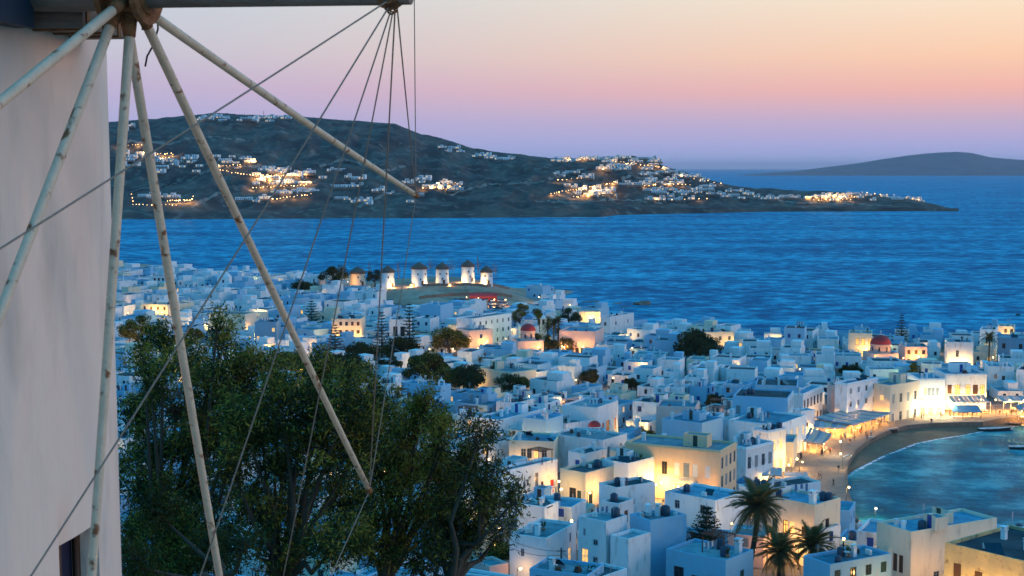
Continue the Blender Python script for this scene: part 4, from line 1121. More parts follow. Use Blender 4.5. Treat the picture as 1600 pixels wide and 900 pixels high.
# ------------------------------------------------------------------ the row of windmills
def windmill(px, py, wpx, hpx, label, dim=False):
    p = ground_at(px, py); s = p[1] / F
    r = wpx * s / 2; h = hpx * s
    root = empty('windmill', tuple(p), random.uniform(-.3, .3)); tag(root, label, 'windmill', 'row of windmills above the sea')
    mb = MB(); mb.lathe([(r * 1.04, -1.5), (r * 1.0, 0), (r * .94, h * .95), (r * .93, h)], 24)
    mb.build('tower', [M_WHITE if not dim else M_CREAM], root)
    mb = MB(); mb.lathe([(r * 1.1, h - .15), (r * 1.12, h + .1), (r * .8, h + 1.35), (r * .4, h + 2.3), (r * .06, h + 2.9)], 20); mb.sphere((0, 0, h + 2.95), .22)
    mb.build('thatched_cap', [M_THATCH], root)
    for (a, z) in ((-1.7, h * .62), (-1.35, h * .3), (-.6, h * .62)):
        q = MB(); q.box(-.3, .3, -.1, .06, 0, .8)
        q.build('window', [M_GLASS], root, (math.cos(a) * r * .96, math.sin(a) * r * .96, z), a + math.pi/2)
    q = MB(); q.box(-.5, .5, -.1, .12, 0, 1.9); a = -1.1
    q.build('door', [M_BROWN], root, (math.cos(a) * r * 1.0, math.sin(a) * r * 1.0, 0), a + math.pi/2)
    ax = Vector((0.93, -0.30, 0.05)).normalized(); hub = ax * (r * 1.5) + Vector((0, 0, h + .55))
    q = MB(); q.tube([(0, 0, h + .5), hub + ax * 1.2], .14, 6); q.build('axle', [M_TIMBER], root)
    u = Vector((-ax.y, ax.x, 0)).normalized(); w = ax.cross(u)
    sp = MB(); ring = []
    L = r * 1.35
    for k in range(10):
        a = k * math.pi / 5 + .2
        t = hub + (u * math.cos(a) + w * math.sin(a)) * L
        q = MB(); q.tube([hub, t], .06, 5); q.build('sail_spar', [M_TIMBER], root); ring.append(t)
    for k in range(10):
        sp.tube([ring[k], ring[(k + 1) % 10]], .025, 4, cap=False); sp.tube([ring[k], hub + ax * 1.2], .02, 4, cap=False)
    sp.build('rigging', [M_DARK], root)
    FOOT.append((p[0], p[1], 1, 0, r * 1.3, r * 1.3))
    HERO_BOX.append((px - wpx/2, px + wpx/2, py - hpx - 8, py - hpx * .3, p[1]))
    return p, r, h
WM = [(559, 446, 25, 19, 'unlit windmill at the inland end of the row beside dark trees'), (606, 448, 22, 23, 'windmill second from the dark trees lit on one side from below'), (655, 445, 25, 25, 'broad windmill with three small windows lit from its seaward side'),
      (691, 444, 21, 23, 'pale unlit windmill in the middle of the row'), (731, 441, 21, 24, 'tallest brightly floodlit windmill on the crest'), (760, 444, 20, 19, 'last windmill of the row nearest the headland tip')]
WMP = [windmill(*w, dim=(i == 0)) for i, w in enumerate(WM)]
def floodlight(p, power, label, rz=0):
    e = tag(empty('floodlight', tuple(p), rz), label, 'floodlight', 'floodlights at the feet of the windmills')
    m = MB(); m.box(-.25, .25, -.12, .12, .15, .5); m.box(-.03, .03, -.03, .03, -.2, .15); m.build('housing', [M_DARK], e)
    m = MB(); m.quad((-.22, .125, .18), (.22, .125, .18), (.22, .125, .47), (-.22, .125, .47)); m.build('lens', [M_BULB], e)
    l = bpy.data.lights.new('flood_lamp', 'POINT'); l.energy = power; l.color = (1, .56, .18); l.shadow_soft_size = .15
    lo = bpy.data.objects.new('flood_lamp', l); col.objects.link(lo); lo.parent = e; lo.location = (0, .35, .5)
for i, (dx, dy, pw, lb) in {1: (2.6, -4.6, 1800, 'floodlight on the ground by the second windmill'), 2: (-3.6, -4.6, 1500, 'floodlight on the town side of the broad windmill'), 3: (3.6, -5.0, 700, 'faint floodlight by the pale middle windmill'), 4: (-3, -4.8, 2000, 'floodlight in front of the tallest windmill'), 5: (-2.0, -5.0, 2800, 'floodlight under the last windmill of the row')}.items():
    p, r, h = WMP[i]; q = (p[0] + dx, p[1] + dy); floodlight((q[0], q[1], T(*q)), pw, lb)
p, r, h = WMP[2]; q = (p[0] + 4.5, p[1] - 2.5); floodlight((q[0], q[1], T(*q)), 1500, 'floodlight on the seaward side of the broad windmill')
# dry stone walls round the windmill field
def stone_wall(pts_px, label, hgt=1.0, m=M_STONE):
    pts = [ground_at(*q) for q in pts_px]
    mb = MB()
    for a, b in zip(pts[:-1], pts[1:]):
        L = math.hypot(b[0]-a[0], b[1]-a[1]); n = max(1, int(L / 1.2)); ang = math.atan2(b[1]-a[1], b[0]-a[0])
        for k in range(n):
            t = (k + .5) / n; x, y = a[0] + (b[0]-a[0])*t, a[1] + (b[1]-a[1])*t
            hh = hgt * random.uniform(.85, 1.1)
            mb.box(-.63, .63, -.25, .25, -.6, hh, 0, ang + random.uniform(-.03, .03), (x, y, T(x, y)))
    tag(mb.build('stone_wall', [m]), label, 'wall')
stone_wall([(640, 449), (700, 447), (760, 449), (795, 452)], 'dry stone wall along the windmill field', 1.1)
stone_wall([(655, 468), (700, 464), (740, 462), (800, 465)], 'dry stone wall above the car park', 1.2)

# ------------------------------------------------------------------ lit lamps of the town (picture position of the lamp foot, power, colour)
WARM_C = (1.0, 0.47, 0.11); YEL_C = (1.0, 0.56, 0.14); WHT_C = (1.0, 0.80, 0.46)
LAMP_AT = [  # px, py, power, colour, where
 (1314, 714, 700, WHT_C, 'first lamp post on the quay by the striped awning'), (1316, 733, 500, YEL_C, 'second lamp post on the quay nearer the water'), (1322, 788, 600, YEL_C, 'lamp post at the sea wall where the quay narrows'), (1367, 822, 400, WHT_C, 'lone lamp post by the waterside house'),
 (1249, 742, 1300, YEL_C, 'lamp in front of the yellow cafe wall on the plaza'), (1236, 752, 900, YEL_C, 'lamp at the mouth of the lane by the tall lit house'), (1205, 742, 900, YEL_C, 'lamp in the lane beside the white canopy'), (1180, 745, 700, WARM_C, 'lamp in the lane below the white house with dark doors'),
 (1026, 764, 1900, YEL_C, 'bright lamp at the corner between the long white house and the mansion'), (1150, 748, 600, WARM_C, 'lamp beside the mansion end wall'),
 (935, 772, 700, WARM_C, 'lamp below the flat roofed house'), (868, 776, 700, WARM_C, 'lamp by the red gable door'), (970, 764, 600, WARM_C, 'lamp in the passage by the cluttered roof'),
 (985, 688, 1300, YEL_C, 'lamp in the alley below the villa with red shutters'), (1012, 684, 1100, YEL_C, 'lamp by the pots in the alley under the pink block'), (950, 680, 700, WARM_C, 'lamp beside the low red dome'), (880, 650, 600, WARM_C, 'lamp by the awning behind the deck house'),
 (782, 862, 900, WARM_C, 'lamp burning among the branches at the foot of the big trees'), (775, 892, 500, WARM_C, 'orange lamp at the gate under the trees'),
 (1240, 884, 900, WARM_C, 'lamp glowing orange under the palms'), (1270, 862, 500, WARM_C, 'lamp between the shorter palms'),
 (1440, 896, 1100, YEL_C, 'lamp by the wooden pole and the yellow shed'), (720, 700, 700, WARM_C, 'lamp on the lane beside the green bushes'), (745, 672, 500, WARM_C, 'lamp behind the bushy shrub'), (800, 718, 900, WARM_C, 'lamp by the beige house with the veranda'), (845, 716, 700, WARM_C, 'lamp under the shaded veranda'), (890, 722, 500, YEL_C, 'lamp by the bright canvas awning'),
 (745, 560, 900, YEL_C, 'lamp beside the pair of round trees'), (770, 600, 1200, YEL_C, 'lamp in front of the cream stepped house'), (720, 578, 900, YEL_C, 'lamp at the lane above the dense green tree'), (690, 545, 900, WARM_C, 'lamp under the wide bushy tree'), (735, 548, 800, WARM_C, 'lamp on the square by the wide bushy tree'),
 (806, 535, 600, (0.85, 1.0, 0.25), 'greenish lamp in the trees before the church'), (840, 552, 1400, WARM_C, 'lamp before the pink lit church'), (875, 552, 1400, WARM_C, 'lamp before the church hall'), (905, 550, 900, WARM_C, 'second lamp along the church hall'), (790, 545, 1200, YEL_C, 'lamp beneath the hotel end wall'), (760, 545, 800, YEL_C, 'lamp at the hotel forecourt'),
 (920, 506, 1300, YEL_C, 'lamp on the seafront below the headland'), (940, 507, 900, YEL_C, 'second lamp on the seafront below the headland'),
 (700, 540, 900, YEL_C, 'lamp by the cream flat front'), (520, 538, 1200, WARM_C, 'lamp before the long beige front'), (550, 540, 1400, WARM_C, 'second lamp before the long beige front'), (575, 538, 900, WARM_C, 'third lamp before the long beige front'), (480, 545, 700, WARM_C, 'lamp at the lane below the single pine'), (527, 580, 900, WARM_C, 'lamp shining through the pine branches'),
 (430, 560, 800, WARM_C, 'lamp by a terrace left of the pines'), (450, 565, 800, WARM_C, 'second lamp by the terrace left of the pines'), (410, 535, 800, YEL_C, 'lamp below the blue house with yellow windows'),
 (240, 498, 1500, YEL_C, 'lamp before the low floodlit front'), (255, 500, 1100, YEL_C, 'second lamp before the low floodlit front'), (340, 515, 1300, YEL_C, 'lamp before the cream upper wall'), (370, 516, 1400, WARM_C, 'second lamp before the cream upper wall'), (250, 520, 1600, YEL_C, 'lamp behind the round bushy tree on the left'), (320, 522, 1500, YEL_C, 'lamp on the lit lane on the left slope'), (300, 525, 1200, YEL_C, 'second lamp on the lit lane on the left slope'), (280, 560, 1300, YEL_C, 'lamp beside the lit garden on the left'), (205, 558, 1200, YEL_C, 'lamp in the lit doorway by the bushy tree'), (400, 500, 900, YEL_C, 'lamp under the left skyline houses'), (365, 600, 900, YEL_C, 'lamp in a courtyard below the left pines'),
 (395, 448, 1100, YEL_C, 'lamp on the left skyline beside the sea'), (420, 449, 900, YEL_C, 'second lamp on the left skyline beside the sea'), (543, 452, 1800, WARM_C, 'orange lamp at the inland windmill'), (505, 575, 600, WARM_C, 'lamp half hidden behind the pines'),
 (1140, 552, 900, YEL_C, 'lamp before the cream house by the dark round tree'), (1105, 553, 900, YEL_C, 'second lamp before the cream house by the dark round tree'), (1215, 548, 900, YEL_C, 'lamp before the dark roofed seafront house'), (1345, 558, 1100, YEL_C, 'lamp before the pillared porch'), (1250, 562, 700, WARM_C, 'orange lamp in the back streets behind the quay'),
 (1400, 572, 1100, WARM_C, 'lamp before the largest red dome'), (1430, 570, 1300, WARM_C, 'lamp before the rosy house'), (1470, 575, 1500, WARM_C, 'lamp in the lit passage by the tall white house'), (1500, 580, 1000, YEL_C, 'lamp below the arched niche'), (1536, 562, 1000, YEL_C, 'lamp beside the feathery palm'), (1573, 536, 1100, YEL_C, 'lamp on the floodlit seafront terrace'), (1428, 612, 700, (.55, 1.0, .2), 'green lamp in the gap between the quay houses'),
 (1000, 585, 500, WARM_C, 'lamp in the roofs below the dark tree'), (860, 605, 700, YEL_C, 'lamp by the cream terrace under the church'), (880, 612, 600, YEL_C, 'second lamp by the cream terrace under the church'), (1160, 590, 600, WARM_C, 'lamp by the cream wall with a red door'), (1260, 602, 500, WHT_C, 'lamp over the pale terrace behind the quay'),
 (730, 476, 900, WARM_C, 'orange lamp over the car park'), (746, 478, 900, WARM_C, 'second orange lamp over the car park'), (772, 480, 1200, WARM_C, 'lamp by the red tent above the car park'), (788, 481, 1200, WARM_C, 'lamp at the seaward end of the car park'),
 (960, 610, 500, WARM_C, 'lamp by the small white gable above the villa'), (830, 640, 400, YEL_C, 'lamp on the roof terrace above the blue front house'),
]
for (px, py, pw, c, wh) in LAMP_AT:
    p = ground_at(px, py)
    if 1200 < px and 630 < py < 800: p = at_z(px, py, PZ)
    street_lamp(p, round(pw * 1.15), wh, c, white=(c == WHT_C), rz=random.uniform(0, 6.28))
# lamps standing right in front of particular houses
for lab, fx, off, side, pw, c, wh in (
  ('apricot neoclassical mansion with a white balustrade balcony', .60, 3.0, 'f', 1300, YEL_C, 'lamp under the balcony of the mansion'),
  ('apricot neoclassical mansion with a white balustrade balcony', .86, 3.2, 'f', 1100, WARM_C, 'lamp at the garden end of the mansion'),
  ('apricot neoclassical mansion with a white balustrade balcony', .36, 3.0, 'f', 1100, YEL_C, 'lamp at the lane end of the mansion'),
  ('long peach lit house standing at the edge of the water', .5, 3.6, 'f', 1100, WARM_C, 'lamp lighting the pink end wall by the water'),
  ('long peach lit house standing at the edge of the water', .16, 3.2, 'r', 900, WARM_C, 'lamp lighting the long pink side wall'),
  ('flaking ochre building with a black roof in the bottom corner', .25, 4.5, 'f', 5200, YEL_C, 'lamp under the flaking ochre wall'),
  ('flaking ochre building with a black roof in the bottom corner', .65, 4.5, 'f', 5200, YEL_C, 'lamp farther along the flaking ochre wall'),
  ('low annexe with a bare wall washed pink by a lamp', .5, 2.6, 'r', 350, WARM_C, 'lamp lighting the pink annexe wall'),
  ('flat roofed house with a yellow lit end wall', .4, 3.0, 'f', 1100, YEL_C, 'lamp by the yellow lit end wall'),
  ('white house with a lit roof terrace behind the palms', .5, 3.0, 'f', 700, WARM_C, 'lamp on the terrace behind the tallest palm'),
  ('beige lit house with a shaded veranda', .5, 3.0, 'f', 700, WARM_C, 'lamp below the beige veranda house')):
    root, w, dd, hh = HROOT[lab]
    q = P2(root, fx * w, -off, 0) if side == 'f' else P2(root, w + off, fx * dd, 0)
    street_lamp((q.x, q.y, T(q.x, q.y)), round(pw * .5), wh, c, rz=root.rotation_euler.z)
# lit shop fronts along the quay: a string of lamps under the house fronts
for i, (px, py, pw) in enumerate([(1402, 642, 1000), (1420, 640, 1100), (1440, 641, 1500), (1458, 641, 1600), (1472, 642, 1300), (1385, 644, 800), (1362, 640, 700)]):
    p = at_z(px, py, PZ)
    street_lamp(p, pw, ['bright lamp at the shop front by the cream corner house', 'bright lamp before the shop with a sloping awning', 'bright lamp at the left of the whitest shop front', 'bright lamp at the middle of the whitest shop front', 'bright lamp at the right of the whitest shop front', 'lamp at the end of the restaurant awning', 'lamp at the back of the restaurant awning'][i], WHT_C, True, group='bright lamps along the quay shop fronts', rz=random.uniform(0, 6.28))

for i, (px, py) in enumerate([(1500, 645), (1530, 644), (1556, 645), (1578, 646), (1598, 645)]):
    p = at_z(px, py, PZ)
    street_lamp(p, 900, ['lamp before the left half of the grand house', 'lamp before the right half of the grand house', 'lamp between the grand house and the taverna', 'lamp before the right edge taverna', 'lamp cut by the right edge'][i], YEL_C, group='lamps along the east quay', rz=random.uniform(0, 6.28))
# ------------------------------------------------------------------ restaurants on the quay
M_AWN = [mat('blue_grey_awning_cloth', (0.22, 0.30, 0.38), rough=.9, var=.1), mat('pale_awning_cloth', (0.42, 0.46, 0.50), rough=.9, var=.1), mat('cream_awning_cloth', (0.55, 0.48, 0.38), rough=.9, var=.1)]
M_BLUEAWN = mat('blue_awning_cloth', (0.08, 0.24, 0.40), rough=.9, var=.12)
M_TABLE = mat('table_wood', (0.20, 0.12, 0.07), rough=.7)
def awning(label, quad_px, zt, zd, nstrip, lamps, name='awning', mats=None, power=500, posts=5, c=WARM_C, light=True):
    """quad_px: front-left, front-right, back-right, back-left of the canopy in the picture at heights zt (back) / zd (front)"""
    fl, fr, br, bl = [Vector(at_z(*q, zd if i < 2 else zt)) for i, q in enumerate(quad_px)]
    o = (fl + fr) / 2; root = tag(empty(name, (o.x, o.y, PZ)), label, 'awning')
    off = Vector((o.x, o.y, PZ))
    ms = mats or M_AWN
    for k in range(nstrip):
        a, b = k / nstrip, (k + 1) / nstrip - .012
        q = MB()
        def S(u, v):
            f = fl.lerp(fr, u); bk = bl.lerp(br, u); pt = f.lerp(bk, v) - off; pt.z -= .22 * math.sin(math.pi * v); return pt
        for j in range(4):
            v0, v1 = j / 4, (j + 1) / 4
            q.quad(S(a, v0), S(b, v0), S(b, v1), S(a, v1)); 
        for j in range(4):
            v0, v1 = j / 4, (j + 1) / 4; dz = Vector((0, 0, -.04))
            q.quad(S(a, v1) + dz, S(b, v1) + dz, S(b, v0) + dz, S(a, v0) + dz)
        q.quad(S(a, 0) + Vector((0, 0, -.3)), S(b, 0) + Vector((0, 0, -.3)), S(b, 0), S(a, 0))
        q.build('canvas_strip', [ms[k % len(ms)]], root)
    for k in range(posts):
        f = fl.lerp(fr, (k + .02) / (posts - .96)) - off
        q = MB(); q.tube([(f.x, f.y, 0), (f.x, f.y, f.z - .05)], .06, 6); q.build('post', [M_WPAINT], root)
    q = MB(); q.tube([fl - off, fr - off], .05, 5); q.build('front_rail', [M_WPAINT], root)
    q = MB()
    for k in range(lamps):
        t = fl.lerp(fr, (k + .5) / lamps).lerp(bl.lerp(br, (k + .5) / lamps), .25 + .4 * (k % 2)) - off
        q = MB(); q.sphere((t.x, t.y, t.z - .7), .15, n=8, k=5); q.tube([(t.x, t.y, t.z - .55), (t.x, t.y, t.z - .2)], .015, 4); q.build('hanging_lamp', [M_BULB], root)
        if light:
            key = (power, c)
            if key not in LIGHTS:
                l = bpy.data.lights.new('lamp_light', 'POINT'); l.energy = power; l.color = c; l.shadow_soft_size = .2; LIGHTS[key] = l
            lo = bpy.data.objects.new('lamp_light', LIGHTS[key]); col.objects.link(lo); lo.parent = root; lo.location = (t.x, t.y, t.z - 1.1)
    # tables under the canopy
    for k in range(lamps):
        u, v = random.uniform(.05, .95), random.uniform(.1, .8)
        t = fl.lerp(fr, u).lerp(bl.lerp(br, u), v)
        table((t.x, t.y, PZ), random.uniform(0, 3), label)
    c4 = (fl + fr + br + bl) / 4
    FOOT.append((c4.x, c4.y, 1, 0, 3, 3))
    return root
TM = {}
CHAIRS, TABLES = {}, {}
def table(p, rz, where):
    if not TM:
        m = MB(); m.box(-.45, .45, -.4, .4, .70, .75); TM['top'] = m.mesh('tabletop', [M_WPAINT]); m = MB(); m.tube([(0, 0, 0), (0, 0, .7)], .05, 6); m.lathe([(.3, 0), (.05, .08)], 8); TM['leg'] = m.mesh('pedestal', [M_DARK])
        m = MB(); m.box(-.2, .2, -.2, .2, .42, .46); m.box(-.2, .2, .17, .2, .46, .9)
        for sx in (-.18, .18):
            for sy in (-.18, .18): m.box(sx - .02, sx + .02, sy - .02, sy + .02, 0, .42)
        TM['chair'] = m.mesh('chair', [M_TABLE])
    e = tag(empty('cafe_table', p, rz), 'white cafe table under the ' + where, 'table', 'cafe tables under the awnings')
    TABLES.setdefault(where, []).append((p[0], e))
    link(TM['top'], 'tabletop', e); link(TM['leg'], 'pedestal', e)
    for sx in (-.75, .75):
        c = math.cos(rz), math.sin(rz)
        ch = link(TM['chair'], 'cafe_chair', None, (p[0] + c[0]*sx, p[1] + c[1]*sx, p[2]), rz + (math.pi/2 if sx < 0 else -math.pi/2) * -1)
        CHAIRS.setdefault(where, []).append((p[0] + c[0]*sx, ch)); tag(ch, 'brown cafe chair under the ' + where, 'chair', 'cafe chairs under the awnings')
awning('wide striped canvas roof over the largest quay restaurant', [(1332, 664), (1398, 644), (1330, 637), (1272, 652)], 5.0, 4.3, 14, 9, power=800, posts=8)
awning('low front canopy of the largest quay restaurant', [(1271, 668), (1322, 668), (1332, 660), (1271, 656)], 4.4, 3.9, 6, 4, power=700, posts=4)
awning('striped awning on a frame beside the plaza', [(1255, 688), (1287, 693), (1301, 678), (1266, 668)], 4.8, 4.1, 7, 5, power=600, posts=4)
awning('sloping pale awning before the bright shop', [(1400, 629), (1444, 634), (1432, 628), (1408, 622)], 5.0, 4.0, 5, 2, power=900, posts=4, c=WHT_C, mats=[M_AWN[2]])
awning('blue awning under the grand house', [(1490, 629), (1548, 628), (1538, 617), (1482, 619)], 5.6, 4.6, 8, 6, power=800, posts=6, mats=[M_BLUEAWN, M_AWN[0]])
awning('blue awning of the taverna by the right edge', [(1568, 627), (1615, 627), (1605, 618), (1558, 618)], 5.4, 4.5, 6, 4, power=800, posts=5, mats=[M_BLUEAWN, M_AWN[0]])
awning('striped awning farthest along the quay at the edge', [(1592, 640), (1650, 640), (1645, 632), (1588, 632)], 5.0, 4.2, 6, 5, power=800, posts=5)
awning('white peaked canopy in the lane by the dark roofed house', [(1190, 742), (1222, 742), (1222, 731), (1196, 729)], 6.0, 5.2, 3, 2, power=500, posts=3, mats=[M_AWN[1]])
awning('pale flat canopy at the edge of the plaza', [(1225, 744), (1265, 745), (1262, 738), (1226, 737)], 4.8, 4.2, 4, 1, power=300, posts=3, mats=[M_AWN[1]])
ORD0 = ['first', 'second', 'third', 'fourth', 'fifth', 'sixth', 'seventh', 'eighth', 'ninth', 'tenth', 'eleventh', 'twelfth', 'thirteenth', 'fourteenth', 'fifteenth', 'sixteenth', 'seventeenth', 'eighteenth', 'nineteenth', 'twentieth']
SHORT = {'striped awning farthest': 'farthest striped awning', 'wide striped': 'wide striped canvas', 'low front': 'low front canopy', 'striped awning': 'framed striped awning', 'sloping pale': 'sloping pale awning', 'blue awning under': 'grand house awning', 'blue awning of': 'right edge taverna awning', 'white peaked': 'white peaked canopy', 'pale flat': 'pale flat canopy'}
for D_, nm in ((CHAIRS, 'brown cafe chair'), (TABLES, 'white cafe table')):
    for wh, lst in D_.items():
        sh = next(v for k, v in SHORT.items() if wh.startswith(k))
        for n, (_, o) in enumerate(sorted(lst, key=lambda q: q[0])):
            o['label'] = f'{nm} under the {sh}, {ORD0[min(n, 19)]} from its inland end'
# the yellow lit cafe pavilion on the plaza
rt, w, dd, zr, yy = hero('yellow lit cafe pavilion with a terrace roof on the plaza', (1218, 690), (1240, 691), (1252, 679), 5.2, wall=M_CREAM, nf=3, tall=True, kind='lit', stor=1, roof=M_ROOFB, d=9, cat='pavilion', name='cafe_pavilion', extras=[('railing', .3, .1), ('railing', .7, .1)], base=PZ)
# blue roofed kiosk on the beach
a = at_z(1508, 655, 1.0)
root = tag(empty('beach_kiosk', (a[0], a[1], .9), R(-2)), 'open kiosk with a blue roof at the edge of the beach', 'kiosk')
q = MB()
for k in range(8):
    q = MB(); q.box(-3.6 + k*.9, -3.6 + (k+1)*.9 - .03, -2.2, 2.2, 0, .06); o = q.build('roof_panel', [M_BLUEAWN], root, (0, 0, 2.7)); o.rotation_euler = (R(14), 0, 0)
for sx in (-3.3, -1.1, 1.1, 3.3):
    for sy, hh in ((-1.9, 2.2), (1.9, 3.1)):
        q = MB(); q.tube([(sx, sy, -.6), (sx, sy, hh)], .07, 6); q.build('post', [M_BROWN], root)
q = MB(); q.box(-3.3, 3.3, -.6, .6, -.3, .8); q.build('counter', [M_WPAINT], root)

# ------------------------------------------------------------------ boats
def boat(p, rz, label, L=6.5):
    root = tag(empty('boat', p, rz), label, 'boat', 'boats by the beach')
    mb = MB(); secs = []
    for t in np.linspace(0, 1, 9):
        w = .95 * (math.sin(math.pi * min(1, .25 + t * .75)) ** .7) if t < .99 else .02
        secs.append((L * (t - .5), w, .55 + .35 * t * t))
    for i in range(8):
        (x0, w0, h0), (x1, w1, h1) = secs[i], secs[i+1]
        for s in (-1, 1):
            mb.quad((x0, s*w0*.6, -.25), (x1, s*w1*.6, -.25), (x1, s*w1, h1), (x0, s*w0, h0)); mb.quad((x0, s*w0*.85, h0), (x1, s*w1*.85, h1), (x1, s*w1*.5, .05), (x0, s*w0*.5, .05), 1); mb.quad((x0, s*w0, h0), (x1, s*w1, h1), (x1, s*w1*.85, h1), (x0, s*w0*.85, h0), 1)
        mb.quad((x0, -w0*.5, .05), (x1, -w1*.5, .05), (x1, w1*.5, .05), (x0, w0*.5, .05), 1)
    mb.quad((secs[0][0], -secs[0][1]*.6, -.25), (secs[0][0], secs[0][1]*.6, -.25), (secs[0][0], secs[0][1], .55), (secs[0][0], -secs[0][1], .55))
    mb.build('hull', [M_DARK, M_WPAINT], root)
    for x in (-1.8, 0, 1.5):
        q = MB(); q.box(x - .15, x + .15, -.8, .8, .35, .4); q.build('thwart', [M_BROWN], root)
    return root
p = at_z(1556, 673, 0); boat((p[0], p[1], 0.05), R(4), 'dark flat boat moored by the jetty', 8.5)
p = at_z(1598, 702, 0); boat((p[0], p[1], 0.05), R(-10), 'dark boat floating at the right edge', 6)
for k, (px, py, rz) in enumerate(((1392, 676, 20), (1324, 720, 60), (1358, 690, 40))):
    p = at_z(px, py, .8); boat((p[0], p[1], 1.05), R(rz), ['small boat drawn up under the kerb in mid beach', 'small boat drawn up at the near end of the beach', 'small boat drawn up by the crowd of people'][k], 4.0)
# jetty
root = tag(empty('jetty', tuple(at_z(1534, 664, 0)), R(-3)), 'small wooden jetty reaching over the shallow water', 'jetty')
for k in range(16):
    q = MB(); q.box(k*.62, k*.62 + .58, -1.0, 1.0, .55, .63); q.build('plank', [M_TIMBER], root)
for k in range(4):
    for s in (-.9, .9):
        q = MB(); q.tube([(.5 + k*2.9, s, -2), (.5 + k*2.9, s, 1.0)], .1, 6); q.build('pile', [M_BROWN], root)
# rock in the sea
bm = bmesh.new(); bmesh.ops.create_icosphere(bm, subdivisions=3, radius=1)
for v in bm.verts:
    v.co *= 1 + .45 * mnoise.noise(v.co * 1.7) + .15 * mnoise.noise(v.co * 5); v.co.x *= 4.2; v.co.y *= 2.4; v.co.z *= 1.5
me = bpy.data.meshes.new('sea_rock'); bm.to_mesh(me); bm.free(); me.materials.append(M_STONE)
p = at_z(1005, 476, 0); tag(link(me, 'sea_rock', None, (p[0], p[1], .3)), 'dark rock breaking the water off the headland', 'rock')
for k, (px, py, s) in enumerate(((925, 472, .6), (965, 474, .5), (890, 471, .7), (975, 479, .35))):
    p = at_z(px, py, 0); o = link(me, 'sea_rock', None, (p[0], p[1], -.1), k); o.scale = (s * 1.8, s, s * .6); tag(o, ['low reef rock nearest the windmill headland', 'flat reef rock between the headland and the dark rock', 'flat dark reef beside the headland shore', 'smallest reef rock near the seafront houses'][k if k != 0 else 0], 'rock', 'reef rocks off the headland')

# ------------------------------------------------------------------ trees and plants
F_DARK = foliage_mat('dark_leaves', (0.050, 0.055, 0.014))
F_OLIVE = foliage_mat('olive_leaves', (0.27, 0.22, 0.04))  # also the lit tone on the big trees' upper shoots
F_BLUE = foliage_mat('blue_green_leaves', (0.034, 0.062, 0.030))
F_BROWNL = foliage_mat('dry_leaves', (0.10, 0.075, 0.035))
F_PINE = foliage_mat('pine_needles', (0.016, 0.034, 0.024), .1)
F_PALM = foliage_mat('palm_leaflets', (0.17, 0.145, 0.06), .15)

def round_tree(px, py, wpx, hpx, label, mats=(F_DARK, F_BLUE), name='tree', dens=1.0, dirt=0, cat='tree', y=None):
    """px,py = picture position of the tree foot"""
    p = ground_at(px, py); s = p[1] / F; w, h = wpx * s * 1.18, hpx * s * 1.12
    root = tag(empty(name, tuple(p)), label, cat)
    nb = 7
    mb = MB(); th = h * .35
    mb.tube([(0, 0, -.5), (.05*w, 0, th*.6), (0, .03*w, th)], [w*.035 + .1, w*.028 + .08, w*.02 + .06], 7)
    cl = []
    for k in range(int(16 * dens)):
        a = random.uniform(0, 6.28); rr = math.sqrt(random.random()) * .42 * w; z = h * random.uniform(.38, .88)
        sh = 1 - max(0, (z / h - .55)) * 1.25
        q = np.array([math.cos(a) * rr * sh, math.sin(a) * rr * sh, z]); cl.append(q)
        mb.tube([(0, 0, th * .9), (q[0]*.5, q[1]*.5, (th + z)/2), tuple(q)], [w*.014 + .04, w*.009 + .03, .02], 5, cap=False)
    mb.build('trunk', [M_BARK], root)
    cs = []
    for q in cl:
        R0 = w * random.uniform(.11, .19)
        n = int(330 * dens)
        d = RNG.normal(size=(n, 3)); d /= np.linalg.norm(d, axis=1)[:, None]
        rad = R0 * RNG.random(n) ** .4
        cs.append(q + d * rad[:, None] * np.array([1, 1, .75]))
    c = np.concatenate(cs)
    c = c[c[:, 2] > .12 * h]
    me = leaf_cloud('crown', c, max(.34, w * .042), max(.18, w * .024), list(mats))
    link(me, 'crown', root)
    FOOT.append((p[0], p[1], 1, 0, w * .28, w * .22)); HERO_BOX.append((px - wpx*.4, px + wpx*.4, py - hpx, py - hpx*.3, p[1]))
    return root
GREEN2 = (F_DARK, F_OLIVE)
round_tree(1090, 567, 66, 44, 'wide dark round tree in front of the lit cream house', dens=1.5)
round_tree(700, 558, 62, 40, 'wide bushy tree below the lilac house', (F_OLIVE, F_DARK))
round_tree(664, 606, 70, 50, 'dense green tree above the chapel block', (F_DARK, F_DARK, F_OLIVE), dens=1.5)
round_tree(728, 617, 58, 42, 'dark round tree above the roofs beside the palm sprout', (F_DARK, F_BLUE), dens=1.5)
round_tree(795, 622, 44, 34, 'small dark tree by the lamp beside the cream house')
round_tree(815, 618, 30, 28, 'loose green tree next to the glowing lamp', (F_DARK, F_OLIVE))
round_tree(924, 607, 36, 26, 'scrubby dark tree rising out of the roofs', (F_DARK, F_BROWNL))
round_tree(215, 552, 58, 54, 'round bushy tree by the lit doorway on the left', (F_OLIVE, F_DARK))
round_tree(262, 566, 40, 40, 'ragged tree in the lit garden on the left', (F_OLIVE, F_DARK))
round_tree(768, 690, 46, 40, 'upright shrub between the near roofs', (F_OLIVE, F_DARK))
round_tree(845, 552, 40, 26, 'low dark tree before the church', (F_DARK, F_OLIVE))
round_tree(885, 554, 46, 26, 'low dark tree before the church hall')
round_tree(812, 520, 30, 44, 'tall brownish tree at the hotel end', (F_OLIVE, F_BROWNL))
round_tree(842, 520, 34, 34, 'dark tree behind the blue cupola', (F_DARK, F_OLIVE))
round_tree(888, 512, 34, 28, 'dark tree behind the church hall roof')
